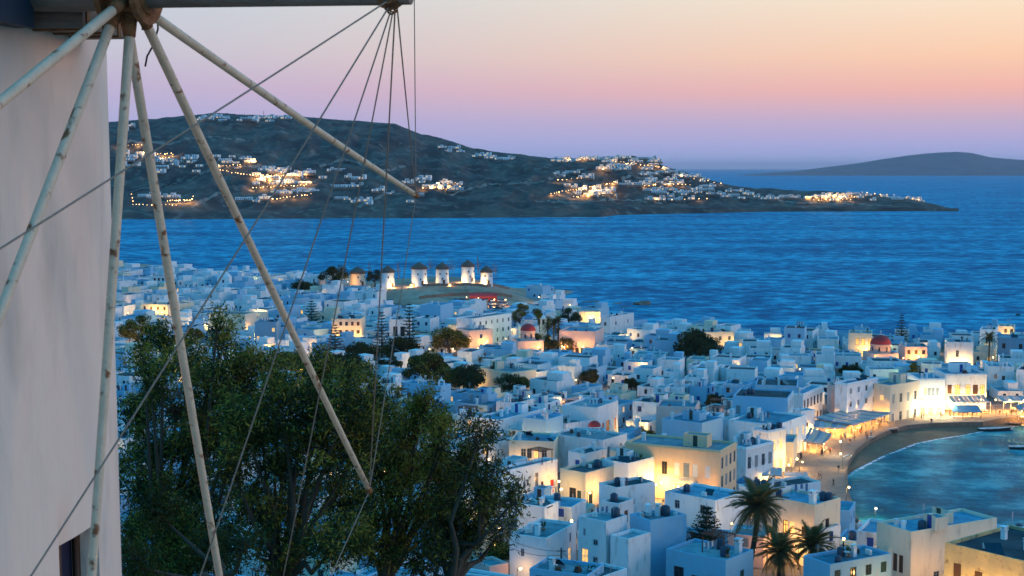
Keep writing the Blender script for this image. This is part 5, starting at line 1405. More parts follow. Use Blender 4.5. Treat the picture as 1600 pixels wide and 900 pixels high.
round_tree(522, 452, 44, 32, 'dark tree at the inland end of the windmill row', (F_DARK, F_DARK))
round_tree(585, 450, 24, 26, 'dark tree between the first two windmills', (F_DARK, F_DARK))
round_tree(475, 456, 40, 14, 'low dark tree on the skyline left of the windmills', (F_DARK, F_DARK))
round_tree(570, 568, 60, 26, 'dark garden tree under the beige front', (F_DARK, F_DARK))
round_tree(630, 562, 60, 30, 'dark garden tree under the green windows', (F_DARK, F_DARK))
round_tree(610, 590, 36, 36, 'garden tree left of the dense green tree', (F_DARK, F_BLUE))
round_tree(540, 600, 90, 44, 'broad garden tree below the pines', (F_DARK, F_BLUE))
round_tree(1427, 602, 26, 34, 'small tree lit green in the gap on the quay', (F_OLIVE, F_DARK))
round_tree(1593, 512, 30, 18, 'dark tree on the seafront at the right edge')
round_tree(1008, 690, 26, 16, 'potted shrubs in the lit alley', (F_OLIVE, F_DARK), cat='shrub', name='shrub')
round_tree(300, 548, 40, 32, 'small tree above the lit lane on the left slope', (F_OLIVE, F_DARK))
round_tree(395, 585, 46, 34, 'dark tree below the yellow windowed blue house', (F_DARK, F_OLIVE))
round_tree(455, 590, 60, 36, 'broad dark tree left of the tall open pine', (F_DARK, F_OLIVE))
round_tree(1330, 590, 34, 18, 'low dark tree on the roofs behind the quay', (F_DARK, F_DARK))
round_tree(1110, 566, 40, 36, 'second dark crown of the grove by the cream house', (F_DARK, F_BLUE))
round_tree(700, 614, 44, 36, 'green tree between the two dense crowns', (F_DARK, F_OLIVE))
round_tree(985, 612, 30, 18, 'low scrub between the middle roofs', (F_DARK, F_BROWNL))
round_tree(1118, 640, 34, 20, 'bare scrub beside the pink block', (F_BROWNL, F_DARK))
round_tree(800, 890, 80, 44, 'garden bush under the lit wall at the bottom', (F_DARK, F_OLIVE))

def norfolk_pine(px, py, wpx, hpx, label, tiers=11):
    p = ground_at(px, py); s = p[1] / F; w, h = wpx * s, hpx * s
    root = tag(empty('norfolk_pine', tuple(p), random.uniform(0, 1)), label, 'pine tree')
    mb = MB(); mb.tube([(0, 0, -.5), (0, 0, h)], [h * .018 + .05, .03], 7); mb.build('trunk', [M_BARK], root)
    for t in range(tiers):
        z = h * (.16 + .82 * t / tiers); L = w / 2 * (1 - t / tiers) ** .75 + .15
        lim = MB(); cs = []; ds = []
        nb = 7
        for k in range(nb):
            a = 2 * math.pi * (k + .5 * (t % 2)) / nb + random.uniform(-.12, .12); ca, sa = math.cos(a), math.sin(a)
            l = L * random.uniform(.85, 1.08)
            pts = [(0, 0, z), (ca*l*.5, sa*l*.5, z + l*.04), (ca*l, sa*l, z + l*.16)]
            lim.tube(pts, [.05, .035, .015], 4, cap=False)
            for u in np.linspace(.2, 1, max(4, int(l / .32))):
                for sgn in (-1, 1):
                    for r_ in (0.25, .55, .9):
                        x = u * l; off = sgn * r_ * .30 * l * (1.05 - u * .55)
                        cs.append((ca*x - sa*off, sa*x + ca*off, z + l * .16 * u - .02 + random.uniform(-.1, .08))); ds.append((ca * .5 - sa * sgn, sa * .5 + ca * sgn, .25))
        lim.build('limbs', [M_BARK], root)
        me = leaf_cloud('foliage_tier', np.array(cs), max(.45, w * .07), max(.12, w * .018), [F_PINE, F_PINE, F_DARK], dirs=np.array(ds))
        link(me, 'foliage_tier', root)
    FOOT.append((p[0], p[1], 1, 0, 1.2, 1.2)); HERO_BOX.append((px - wpx*.35, px + wpx*.35, py - hpx, py - hpx*.25, p[1]))
norfolk_pine(487, 512, 34, 46, 'bushy pine standing alone left of the beige front', 9)
norfolk_pine(524, 568, 40, 66, 'tall open pine before the beige front', 12)
norfolk_pine(597, 558, 36, 76, 'tallest dense pine in the middle of the town', 13)
norfolk_pine(640, 560, 40, 92, 'thin airy pine right of the tallest pine', 14)
norfolk_pine(1408, 545, 26, 58, 'single sea pine beside the largest red dome', 11)
norfolk_pine(1103, 905, 92, 124, 'big dark pine beside the blue cottage at the bottom', 14)
norfolk_pine(332, 562, 34, 52, 'thin dark pine among the left houses', 10)

def palm(px, py, hpx, rpx, label, lean=0.0, nfr=42, D=None, name='palm_tree', droop=1.0):
    """px,py = picture position of the crown's heart; hpx = picture height from there to the ground"""
    z = 8.0
    for _ in range(14):
        p = at_z(px, py, z); z = .5 * z + .5 * (T(p[0], p[1]) + hpx * p[1] / F)
    s = p[1] / F; h = hpx * s; rl = rpx * s
    g = T(p[0], p[1])
    root = tag(empty(name, (p[0], p[1], g)), label, 'palm tree')
    mb = MB(); n = 16
    rb = max(.14, rl * .075)
    pts = [(lean * (1 - (k/(n-1)))**1.6 * h * -1, 0, -.5 + (h + .5) * k/(n-1)) for k in range(n)]
    mb.tube(pts, [rb * (1.25 - .35 * k/(n-1) + .06 * (k % 2)) for k in range(n)], 9); mb.build('trunk', [M_BARK], root)
    mb = MB(); mb.sphere((0, 0, h), rb * 1.5, sz=1.3); mb.build('crown_heart', [M_BARK], root)
    # five frond shapes shared by all fronds
    shapes = []
    for v in range(5):
        m = MB(); L = 1.0; K = 16; dr = (.55 + .22 * v) * droop
        spine = []
        for k in range(K + 1):
            t = k / K; spine.append((t * (1 - .12 * dr * t), 0.02 * math.sin(t * 3 + v), .18 * t * (1 - t) - dr * .42 * t ** 2.1))
        m.tube(spine, [.016 * (1 - .8 * k / K) for k in range(K + 1)], 4, 1, cap=False)
        for k in range(2, K + 1):
            for half in (0, .5):
                t = min(1, (k - half) / K); i = min(K - 1, int(t * K)); a = Vector(spine[i]).lerp(Vector(spine[i+1]), t * K - i)
                ll = .34 * math.sin(math.pi * (.12 + .80 * t)) * random.uniform(.85, 1.1)
                for sg in (-1, 1):
                    e = a + Vector((.62 * ll, sg * ll * .72, -.30 * ll + random.uniform(-.03, .02)))
                    m.tri(a - Vector((.012, 0, 0)), a + Vector((.026, 0, 0)), e)
        shapes.append(m.mesh('frond', [F_PALM, M_BROWN]))
    for k in range(nfr):
        o = link(shapes[k % 5], 'frond', root, (0, 0, h + rb))
        el = R(78) - R(118) * (k / nfr) ** .95
        o.rotation_euler = Euler((0, -el, k * 2.39996 + random.uniform(-.15, .15)), 'XYZ')
        o.scale = (rl * random.uniform(.85, 1.1),) * 3
    FOOT.append((p[0], p[1], 1, 0, .9, .9)); HERO_BOX.append((px - rpx * .7, px + rpx * .7, py - rpx * .7, py + hpx * .6, p[1]))
palm(1184, 795, 120, 52, 'tallest palm with a leaning trunk beside the terrace house', lean=.16, nfr=54)
palm(1218, 866, 60, 46, 'middle palm with drooping fronds over the orange glow', lean=.02, nfr=46)
palm(1270, 856, 62, 44, 'palm glowing orange nearest the wooden pole', lean=-.02, nfr=46, droop=.75)
palm(865, 507, 46, 14, 'tall thin palm behind the church hall', nfr=26)
palm(872, 503, 50, 12, 'tallest thin palm behind the church hall', nfr=26)
palm(856, 513, 38, 12, 'short palm beside the bell tower', nfr=24)
palm(872, 520, 32, 11, 'palm with a bare trunk before the church hall', nfr=24)
palm(750, 564, 26, 9, 'little upright palm between the lit walls', nfr=22, droop=.5)
palm(1546, 530, 40, 16, 'feathery palm near the seafront at the right', nfr=28)

# ------------------------------------------------------------------ big eucalyptus trees on the slope before the town
def big_tree(cx, top, D, clumps, base_px, label, nleaf, mats, seed):
    """clumps: list of (px, py, rx_px, ry_px) describing where the crown is dense, at distance D"""
    rs = np.random.default_rng(seed); rnd = random.Random(seed)
    s = D / F
    b = at_y(base_px, 900, D); g = T(b[0], D)
    root = tag(empty('eucalyptus_tree', (b[0], D, g)), label, 'tree', 'big eucalyptus trees on the near slope')
    o = np.array([b[0], D, g])
    trunk = MB(); leaves = []; lm = []
    fork = np.array([0, 0, (at_y(base_px, 860, D)[2] - g)])
    fork[2] = max(1.2, fork[2] - .6)
    trunk.tube([(0, 0, -.6), (.1, .1, fork[2] * .5), tuple(fork)], [.26, .21, .17], 9)
    twigs = MB()
    for (px, py, rx, ry) in clumps:
        c = at_y(px, py, D + rs.uniform(-2.2, 2.2)) - o
        mid = fork + (c - fork) * .5 + np.array([rs.uniform(-.35, .35), rs.uniform(-.4, .4), -.25])
        trunk.tube([tuple(fork - np.array([0, 0, .3])), tuple(fork + (mid - fork) * .5 + rs.normal(size=3) * .12), tuple(mid), tuple(c + np.array([0, 0, -.1]))], [.10, .08, .055, .025], 6, cap=False)
        Rx, Ry = rx * s, ry * s
        nsub = max(6, int(rx * ry / 62 * rs.uniform(.6, 1.15)))
        for _ in range(nsub):
            d = rs.normal(size=3); d /= np.linalg.norm(d); d *= rs.random() ** .38
            q = c + d * np.array([Rx, Rx, Ry]) * 1.08
            m2 = (c + q) / 2 + rs.normal(size=3) * .12
            tip = q + np.array([rs.normal() * .16 + .10, rs.normal() * .16, rs.uniform(.15, .55)])
            twigs.tube([tuple(c + rs.normal(size=3) * .1), tuple(m2), tuple(q), tuple(tip)], [.026, .016, .009, .004], 4, cap=False)
            n = int(nleaf * 1.75 * rs.uniform(.35, 1.5))
            # a feathery plume of leaves along the upright shoot
            u = rs.random(n)[:, None] ** .8
            wid = (.20 * (1 - .65 * u) + .03)
            ll = q + (tip - q) * (u * 1.25 - .35) + rs.normal(size=(n, 3)) * wid * np.array([1, 1, .8])
            leaves.append(ll)
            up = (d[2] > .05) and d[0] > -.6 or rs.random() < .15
            mi = rs.choice(len(mats), n, p=([.12, .22, .66] if up else [.62, .28, .10]))  # lit olive on upper right shoots, shaded dark below, painted by leaf material
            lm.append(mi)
    trunk.build('trunk', [M_BARK], root)
    tag(twigs.build('twigs', [M_BARK], root), kind='stuff')
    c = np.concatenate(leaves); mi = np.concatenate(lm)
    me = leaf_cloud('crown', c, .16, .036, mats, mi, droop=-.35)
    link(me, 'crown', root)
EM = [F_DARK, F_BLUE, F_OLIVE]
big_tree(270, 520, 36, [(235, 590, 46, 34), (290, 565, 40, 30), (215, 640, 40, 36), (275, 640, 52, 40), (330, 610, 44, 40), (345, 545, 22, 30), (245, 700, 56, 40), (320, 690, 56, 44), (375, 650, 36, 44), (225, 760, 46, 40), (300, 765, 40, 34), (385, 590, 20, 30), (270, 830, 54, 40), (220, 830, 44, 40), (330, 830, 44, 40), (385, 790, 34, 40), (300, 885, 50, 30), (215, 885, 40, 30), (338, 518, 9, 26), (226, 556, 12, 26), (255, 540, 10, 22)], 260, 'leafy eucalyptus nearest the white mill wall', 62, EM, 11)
big_tree(480, 560, 33, [(440, 620, 44, 36), (500, 600, 46, 34), (470, 660, 56, 44), (540, 640, 46, 40), (380, 660, 40, 50), (360, 600, 26, 30), (520, 850, 56, 34), (430, 862, 50, 34), (497, 572, 12, 26), (422, 588, 12, 26), (545, 590, 10, 22), (470, 785, 46, 30), (415, 800, 40, 40), (540, 790, 40, 34), (410, 680, 40, 44), (430, 730, 44, 36), (510, 720, 52, 42), (560, 700, 40, 44), (575, 625, 28, 34), (365, 730, 30, 30)], 440, 'middle eucalyptus with the densest dark crown', 62, EM, 12)
big_tree(650, 630, 37, [(620, 680, 42, 38), (585, 700, 40, 50), (590, 640, 24, 30), (640, 790, 40, 34), (580, 800, 46, 38), (640, 668, 16, 30), (600, 858, 50, 30), (652, 648, 9, 20), (690, 668, 10, 24), (660, 650, 26, 34), (600, 740, 46, 40), (650, 730, 50, 42), (690, 700, 34, 36), (700, 750, 44, 38), (690, 810, 40, 34)], 600, 'eucalyptus with golden outer sprays in the middle of the slope', 58, [F_DARK, F_OLIVE, F_OLIVE], 13)
big_tree(745, 700, 34, [(725, 720, 26, 30), (690, 860, 44, 30), (650, 880, 40, 26), (762, 690, 9, 24), (800, 780, 12, 22), (750, 760, 40, 34), (715, 790, 40, 36), (770, 790, 30, 28), (740, 830, 46, 34), (775, 835, 24, 26), (745, 690, 14, 26)], 705, 'smaller eucalyptus with open lower branches above the roofs', 52, [F_DARK, F_OLIVE, F_BROWNL], 14)
big_tree(350, 800, 30, [(330, 870, 40, 26), (380, 850, 34, 30), (220, 880, 40, 24), (250, 800, 30, 30)], 350, 'low dark eucalyptus saplings at the foot of the slope', 50, [F_DARK, F_DARK, F_BLUE], 15)

# ------------------------------------------------------------------ utility poles and cables
def pole(px, py, D, label, wood=True, arms=1):
    t = at_y(px, py, D); g = T(t[0], t[1]); h = t[2] - g
    root = tag(empty('utility_pole', (t[0], t[1], g)), label, 'utility pole')
    m = MB(); m.tube([(0, 0, -.5), (0, 0, h)], [.15, .10], 8); m.build('post', [M_TIMBER if wood else M_DARK], root)
    for k in range(arms):
        m = MB(); m.box(-.55, .55, -.05, .05, h - .45 - k*.5, h - .35 - k*.5); m.build('crossarm', [M_DARK], root)
        for x in (-.45, .45):
            m = MB(); m.lathe([(.05, 0), (.07, .06), (.04, .16)], 6); m.build('insulator', [M_WPAINT], root, (x, 0, h - .35 - k*.5))
    return t
pA = pole(877, 856, 172, 'black pole carrying cables in front of the stair tower', False)
pB = pole(1467, 826, 186, 'wooden pole carrying many cables beside the ochre building', True, 2)
pC = pole(1318, 847, 182, 'thin black pole between the palms and the waterside house', False)
def cable(a, b, sag, label, r=.028):
    a, b = Vector(a), Vector(b); n = 14
    pts = [a.lerp(b, k/n) - Vector((0, 0, sag * 4 * (k/n) * (1 - k/n))) for k in range(n + 1)]
    m = MB(); m.tube(pts, r, 5, cap=False); tag(m.build('overhead_cable', [M_DARK]), label, 'cable', 'overhead cables')
cable(pA + np.array([0, 0, -.4]), at_y(785, 838, 165), .5, 'upper cable from the black pole into the trees')
cable(pA + np.array([0, 0, -.9]), at_y(785, 850, 165), .6, 'lower cable from the black pole into the trees')
cable(pA + np.array([0, 0, -.5]), at_y(960, 906, 160), .5, 'cable from the black pole towards the bottom edge')
cable(pB + np.array([0, 0, -.4]), at_y(1397, 842, 196), .5, 'upper cable from the wooden pole to the pink house')
cable(pB + np.array([0, 0, -.8]), at_y(1364, 850, 196), .8, 'long cable from the wooden pole along the pink house')
cable(pB + np.array([0, 0, -1.0]), at_y(1424, 852, 192), 1.1, 'sagging cable loop from the wooden pole')
cable(pB + np.array([0, 0, -.6]), pC + np.array([0, 0, -.5]), 1.0, 'cable between the wooden pole and the thin black pole')
cable(pC + np.array([0, 0, -.5]), at_y(1396, 862, 200), .4, 'cable from the thin black pole over the blue roof')

# ------------------------------------------------------------------ people on the quay
def person_mesh(pose, shirt, legs, hair, female=False):
    """one continuous skinned figure, 1.7 m tall"""
    P = {'pelvis': (0, 0, .92), 'chest': (0, -.01, 1.22), 'neck': (0, 0, 1.43), 'head': (0, -.01, 1.56), 'top': (0, 0, 1.68)}
    if pose == 'walk': lk, rk, lf, rf = (.09, -.16, .50), (-.09, .05, .50), (.09, -.20, .06), (-.09, .30, .10)
    elif pose == 'sit': lk, rk, lf, rf = (.1, -.42, .90), (-.1, -.42, .90), (.1, -.45, .46), (-.1, -.45, .46)
    else: lk, rk, lf, rf = (.1, -.02, .50), (-.1, .01, .50), (.11, 0, .06), (-.11, .02, .06)
    V = [P['pelvis'], P['chest'], P['neck'], P['head'], P['top'], (.1, 0, .88), lk, lf, (lf[0], lf[1] - .16, lf[2] - .03), (-.1, 0, .88), rk, rf, (rf[0], rf[1] - .16, rf[2] - .03)]
    E = [(0, 1), (1, 2), (2, 3), (3, 4), (0, 5), (5, 6), (6, 7), (7, 8), (0, 9), (9, 10), (10, 11), (11, 12)]
    sw = .14 if pose == 'walk' else .02
    n = len(V)
    V += [(.19, 0, 1.38), (.24, sw, 1.12), (.24, sw - .10, .88), (-.19, 0, 1.38), (-.24, -sw, 1.12), (-.24, -sw - .10, .88), (.25, sw - .15, .80), (-.25, -sw - .15, .80)]
    E += [(1, n), (n, n+1), (n+1, n+2), (n+2, n+6), (1, n+3), (n+3, n+4), (n+4, n+5), (n+5, n+7)]
    me = bpy.data.meshes.new('tmp'); me.from_pydata(V, E, [])
    o = bpy.data.objects.new('tmp', me); col.objects.link(o)
    sk = o.modifiers.new('s', 'SKIN'); sb = o.modifiers.new('d', 'SUBSURF'); sb.levels = 1
    rad = [.15, .16, .055, .09, .06, .09, .06, .04, .03, .09, .06, .04, .03, .06, .045, .035, .06, .045, .035, .025, .025]
    for i, r in enumerate(rad): me.skin_vertices[0].data[i].radius = (r * (1.15 if i in (0, 1) else 1), r * (.75 if i in (0, 1) else 1))
    me.skin_vertices[0].data[0].use_root = True
    dg = bpy.context.evaluated_depsgraph_get()
    m = bpy.data.meshes.new_from_object(o.evaluated_get(dg))
    bpy.data.objects.remove(o)
    for mm in (legs, shirt, paint('skin', (.42, .26, .18)), hair): m.materials.append(mm)
    for f in m.polygons:
        c = f.center; f.use_smooth = True
        if c.z > 1.46: f.material_index = 3 if (c.z > 1.60 or c.y > .02) else 2
        elif abs(c.x) > .2 and c.z < 1.1: f.material_index = 2
        elif c.z > 1.41: f.material_index = 2
        elif c.z > .93: f.material_index = 1
        elif c.z > .12 or pose == 'sit': f.material_index = 0
        else: f.material_index = 3
    m.name = 'person'
    return m
CL = {'black': paint('black_cloth', (.02, .02, .025)), 'navy': paint('navy_cloth', (.03, .04, .10)), 'white': paint('white_cloth', (.6, .6, .6)), 'red': paint('red_cloth', (.35, .04, .04)), 'beige': paint('beige_cloth', (.4, .33, .24)), 'grey': paint('grey_cloth', (.18, .18, .19))}
HAIR = paint('dark_hair', (.025, .018, .014))
PM = {}
PEOPLE = [(1348, 664, 'walk', 'black', 'navy'), (1352, 671, 'stand', 'grey', 'black'), (1346, 675, 'walk', 'black', 'black'), (1362, 666, 'stand', 'black', 'black'), (1364, 676, 'walk', 'navy', 'black'), (1361, 682, 'walk', 'white', 'navy'), (1353, 684, 'stand', 'black', 'grey'), (1355, 688, 'stand', 'red', 'black'), (1377, 661, 'walk', 'navy', 'navy'), (1381, 659, 'walk', 'black', 'grey'), (1388, 662, 'walk', 'grey', 'black'), (1371, 664, 'stand', 'black', 'black'), (1428, 657, 'walk', 'beige', 'grey'), (1455, 661, 'sit', 'black', 'navy'), (1314, 689, 'walk', 'black', 'black'), (1321, 686, 'walk', 'white', 'grey'), (1297, 710, 'stand', 'red', 'black'), (1285, 712, 'walk', 'black', 'navy'), (1252, 720, 'walk', 'black', 'black'), (1251, 718, 'stand', 'navy', 'black'), (1310, 738, 'walk', 'black', 'grey'), (1302, 760, 'walk', 'black', 'black'), (1279, 750, 'walk', 'navy', 'grey'), (1282, 748, 'walk', 'beige', 'navy'), (1549, 645, 'stand', 'black', 'black'), (1572, 651, 'stand', 'navy', 'black'), (1580, 650, 'stand', 'black', 'grey'), (1322, 806, 'stand', 'black', 'navy'), (1291, 708, 'walk', 'white', 'beige'), (1344, 679, 'sit', 'red', 'navy'), (1400, 655, 'walk', 'white', 'navy'), (1412, 652, 'walk', 'black', 'grey'), (1440, 654, 'stand', 'grey', 'black'), (1470, 653, 'walk', 'navy', 'black'), (1520, 650, 'walk', 'white', 'grey'), (1562, 650, 'walk', 'red', 'black'), (1588, 648, 'stand', 'beige', 'navy'), (1335, 690, 'walk', 'beige', 'black'), (1328, 696, 'walk', 'black', 'grey')]
WHERE = ['by the lamps of the largest restaurant', 'among the crowd before the restaurant lamps', 'at the inland edge of the crowd', 'at the right of the crowd', 'passing the crowd on the quay', 'on the water side of the crowd', 'beside the kerb by the crowd', 'at the kerb above the small boat', 'walking along the long restaurant', 'walking farther along the long restaurant', 'walking toward the bright shops', 'standing close to the restaurant post', 'alone before the bright shops', 'seated on the kerb in mid beach', 'near the first quay lamp', 'near the first quay lamp on the water side', 'under the edge of the framed awning', 'in the light of the framed awning', 'in the doorway of the yellow cafe', 'by the wall of the yellow cafe', 'in the open plaza near the beach', 'in the darker plaza below the canopies', 'by the flat canopy on the plaza', 'next to the flat canopy walking', 'at the taverna under the grand house', 'before the right edge taverna', 'beside the right edge taverna table', 'below the sea wall lamp', 'leaving the framed awning', 'seated at the near edge of the crowd', 'before the cream corner house', 'before the sloping pale awning', 'before the whitest shop front', 'at the right of the whitest shop front', 'behind the blue roofed kiosk', 'between the two right tavernas', 'near the right edge of the quay', 'walking below the crowd', 'walking by the upper quay lamp']
for (px, py, pose, sh, lg), wh in zip(PEOPLE, WHERE):
    k = (pose, sh, lg)
    if k not in PM: PM[k] = person_mesh(pose, CL[sh], CL[lg], HAIR)
    p = at_z(px, py, PZ)
    dz = -.42 if (pose == 'sit' and False) else 0
    o = link(PM[k], 'person', None, (p[0], p[1], PZ + .02 - (.36 if pose == 'sit' else 0)), random.uniform(0, 6.28))
    tag(o, f'person in {sh} top {wh}', 'person', 'people on the quay')

# ------------------------------------------------------------------ cars in the car park under the windmills
def car_proto(paintm):
    b = MB(); 
    prof = [(-2.1, .35), (-2.1, .75), (-1.2, .9), (-.7, 1.38), (.75, 1.42), (1.5, .95), (2.05, .85), (2.1, .35)]
    for i in range(len(prof) - 1):
        (x0, z0), (x1, z1) = prof[i], prof[i+1]
        w0 = .82 if z0 < 1 else .62; w1 = .82 if z1 < 1 else .62
        b.quad((x0, -w0, z0), (x1, -w1, z1), (x1, w1, z1), (x0, w0, z0), 1 if (i in (2, 4)) else 0)
        for s in (-1, 1): b.quad((x0, s*w0, z0), (x1, s*w1, z1), (x1, s*.82, .3), (x0, s*.82, .3), 0)
    for s in (-1, 1): b.quad((-.95, s*.75, .98), (1.2, s*.75, 1.0), (.68, s*.645, 1.36), (-.62, s*.645, 1.33), 1)
    return b.mesh('body', [paintm, M_GLASS])
CP_ = [car_proto(mat('car_paint_' + n, c, rough=.35, spec=.5, var=.05)) for n, c in (('white', (.7, .7, .7)), ('silver', (.35, .37, .4)), ('dark', (.04, .045, .06)), ('blue', (.05, .12, .3)))]
wm = MB(); wm.tube([(0, -.1, 0), (0, .1, 0)], .31, 12); WHEEL = wm.mesh('wheel', [M_DARK])
hm = MB(); hm.box(-.04, .02, -.18, .18, -.08, .08); HEADL = hm.mesh('headlight', [M_STEEL])
def car(x, y, rz, k, label):
    e = tag(empty('parked_car', (x, y, T(x, y)), rz), label, 'car', 'cars parked below the windmills')
    link(CP_[k], 'body', e)
    for sx in (-1.3, 1.35):
        for sy in (-.8, .8): link(WHEEL, 'wheel', e, (sx, sy, .31))
    for sy in (-.55, .55): link(HEADL, 'headlight', e, (2.1, sy, .66))
ci = 0
for r_, (py, x0, x1, n) in enumerate(((472, 712, 786, 10), (477, 708, 790, 11), (482, 706, 786, 10), (486, 722, 770, 6))):
    for k in range(n):
        px = x0 + (x1 - x0) * k / (n - 1) + random.uniform(-1.5, 1.5); p = ground_at(px, py)
        c = random.choice([0, 0, 1, 2, 2, 3])
        cn = ['white', 'silver', 'dark', 'blue'][c]
        car(p[0], p[1], R(90 + random.uniform(-12, 12)) + (math.pi if random.random() < .3 else 0), c, f'{cn} car in the {["back", "second", "third", "front"][r_]} row of the car park, {["first", "second", "third", "fourth", "fifth", "sixth", "seventh", "eighth", "ninth", "tenth", "eleventh"][k]} from its inland end')
        ci += 1
pc = ground_at(748, 480); FOOT.append((pc[0], pc[1], 1, 0, 14, 14))
# red market tent above the car park
p = ground_at(755, 470); e = tag(empty('tent', tuple(p)), 'low red tent above the car park', 'tent')
m = MB()
for s in (-1, 1): m.quad((-6, s*2.2, 2.0), (6, s*2.2, 2.0), (6, 0, 3.2), (-6, 0, 3.2)); m.quad((-6, s*2.2, 0), (6, s*2.2, 0), (6, s*2.2, 2.0), (-6, s*2.2, 2.0))
for x in (-6, 6): m.tri((x, -2.2, 2.0), (x, 2.2, 2.0), (x, 0, 3.2)); m.quad((x, -2.2, 0), (x, 2.2, 0), (x, 2.2, 2), (x, -2.2, 2))
m.build('canvas', [paint('red_canvas', (.35, .04, .05))], e)
FOOT.append((p[0], p[1], 1, 0, 6, 3))

# ------------------------------------------------------------------ the rest of the town: one white cube house after another
LANDMARKS = [('the pink lit church', 825, 516), ('the largest red dome', 1376, 535), ('the tallest pine', 597, 520), ('the single pine', 487, 490), ('the wide dark round tree', 1090, 545),
 ('the dense green tree', 664, 585), ('the apricot mansion', 1060, 700), ('the tall blue gable block', 1190, 620), ('the villa with red shutters', 930, 636), ('the stair tower house', 945, 815),
 ('the grand pale house', 1510, 585), ('the pyramid roofed house', 348, 430), ('the square windowed hotel', 770, 495), ('the church hall', 900, 516), ('the chapel block', 660, 600),
 ('the striped restaurant roof', 1330, 652), ('the seafront headland', 965, 492), ('the dark roofed seafront house', 1240, 512), ('the bushy tree on the left', 215, 525), ('the cream corner house', 1395, 600),
 ('the scrubby tree in the roofs', 924, 592), ('the beige front by the pines', 545, 498), ('the cream stepped house', 780, 575), ('the pink block', 1060, 634), ('the terrace house by the palms', 1250, 785),
 ('the eucalyptus trees', 640, 640), ('the beige veranda house', 840, 690), ('the pale leftmost mill wall', 200, 620), ('the pillared porch', 1345, 520), ('the cream floodlit house', 355, 490), ('the bright seafront lights', 1140, 518), ('the tent by the car park', 755, 470), ('the green windowed house', 625, 515), ('the red dome chapel', 928, 662), ('the small palm sprout', 750, 564), ('the yellow windowed blue house', 415, 515), ('the low floodlit front', 242, 480), ('the black power pole', 878, 870), ('the plain blue block', 1045, 810), ('the back street lamp', 1250, 560), ('the tall white niche house', 1500, 540), ('the cream flat front', 720, 512), ('the terrace lamp by the church', 880, 600), ('the white arcade house', 1275, 600)]
ORD = ['nearest', 'second', 'third', 'fourth', 'fifth', 'sixth', 'seventh', 'eighth', 'ninth', 'tenth', 'eleventh', 'twelfth', 'thirteenth', 'fourteenth', 'fifteenth', 'sixteenth', 'seventeenth', 'eighteenth', 'nineteenth', 'twentieth', 'twenty-first', 'twenty-second', 'twenty-third', 'twenty-fourth', 'twenty-fifth', 'twenty-sixth', 'twenty-seventh', 'twenty-eighth', 'twenty-ninth', 'thirtieth']
def rank_labels(items, noun, landmarks=LANDMARKS):
    """items: [(obj, words, px, py)] -> 'words, nth noun left of landmark'"""
    bucket = {}
    for it in items:
        o, words, px, py = it
        k = min(range(len(landmarks)), key=lambda i: math.hypot(px - landmarks[i][1], 1.6 * (py - landmarks[i][2])))
        dx, dy = px - landmarks[k][1], 1.6 * (py - landmarks[k][2])
        rel = ('left of' if dx < 0 else 'right of') if abs(dx) > abs(dy) else ('behind' if dy < 0 else 'in front of')
        bucket.setdefault((k, rel), []).append((math.hypot(dx, dy), it))
    for (k, rel), lst in bucket.items():
        lst.sort(key=lambda q: q[0])
        for n, (_, (o, words, px, py)) in enumerate(lst):
            w = words
            for cut in ('two storey ', 'mid height ', 'low ', ' with'):
                lb = f'{w}, {ORD[min(n, 29)]} {rel} {landmarks[k][0]}'
                if len(lb.replace(',', '').split()) <= 16: break
                w = w.split(' with')[0] if cut == ' with' else w.replace(cut, '')
            o['label'] = f'{w}, {ORD[min(n, 29)]} {rel} {landmarks[k][0]}'

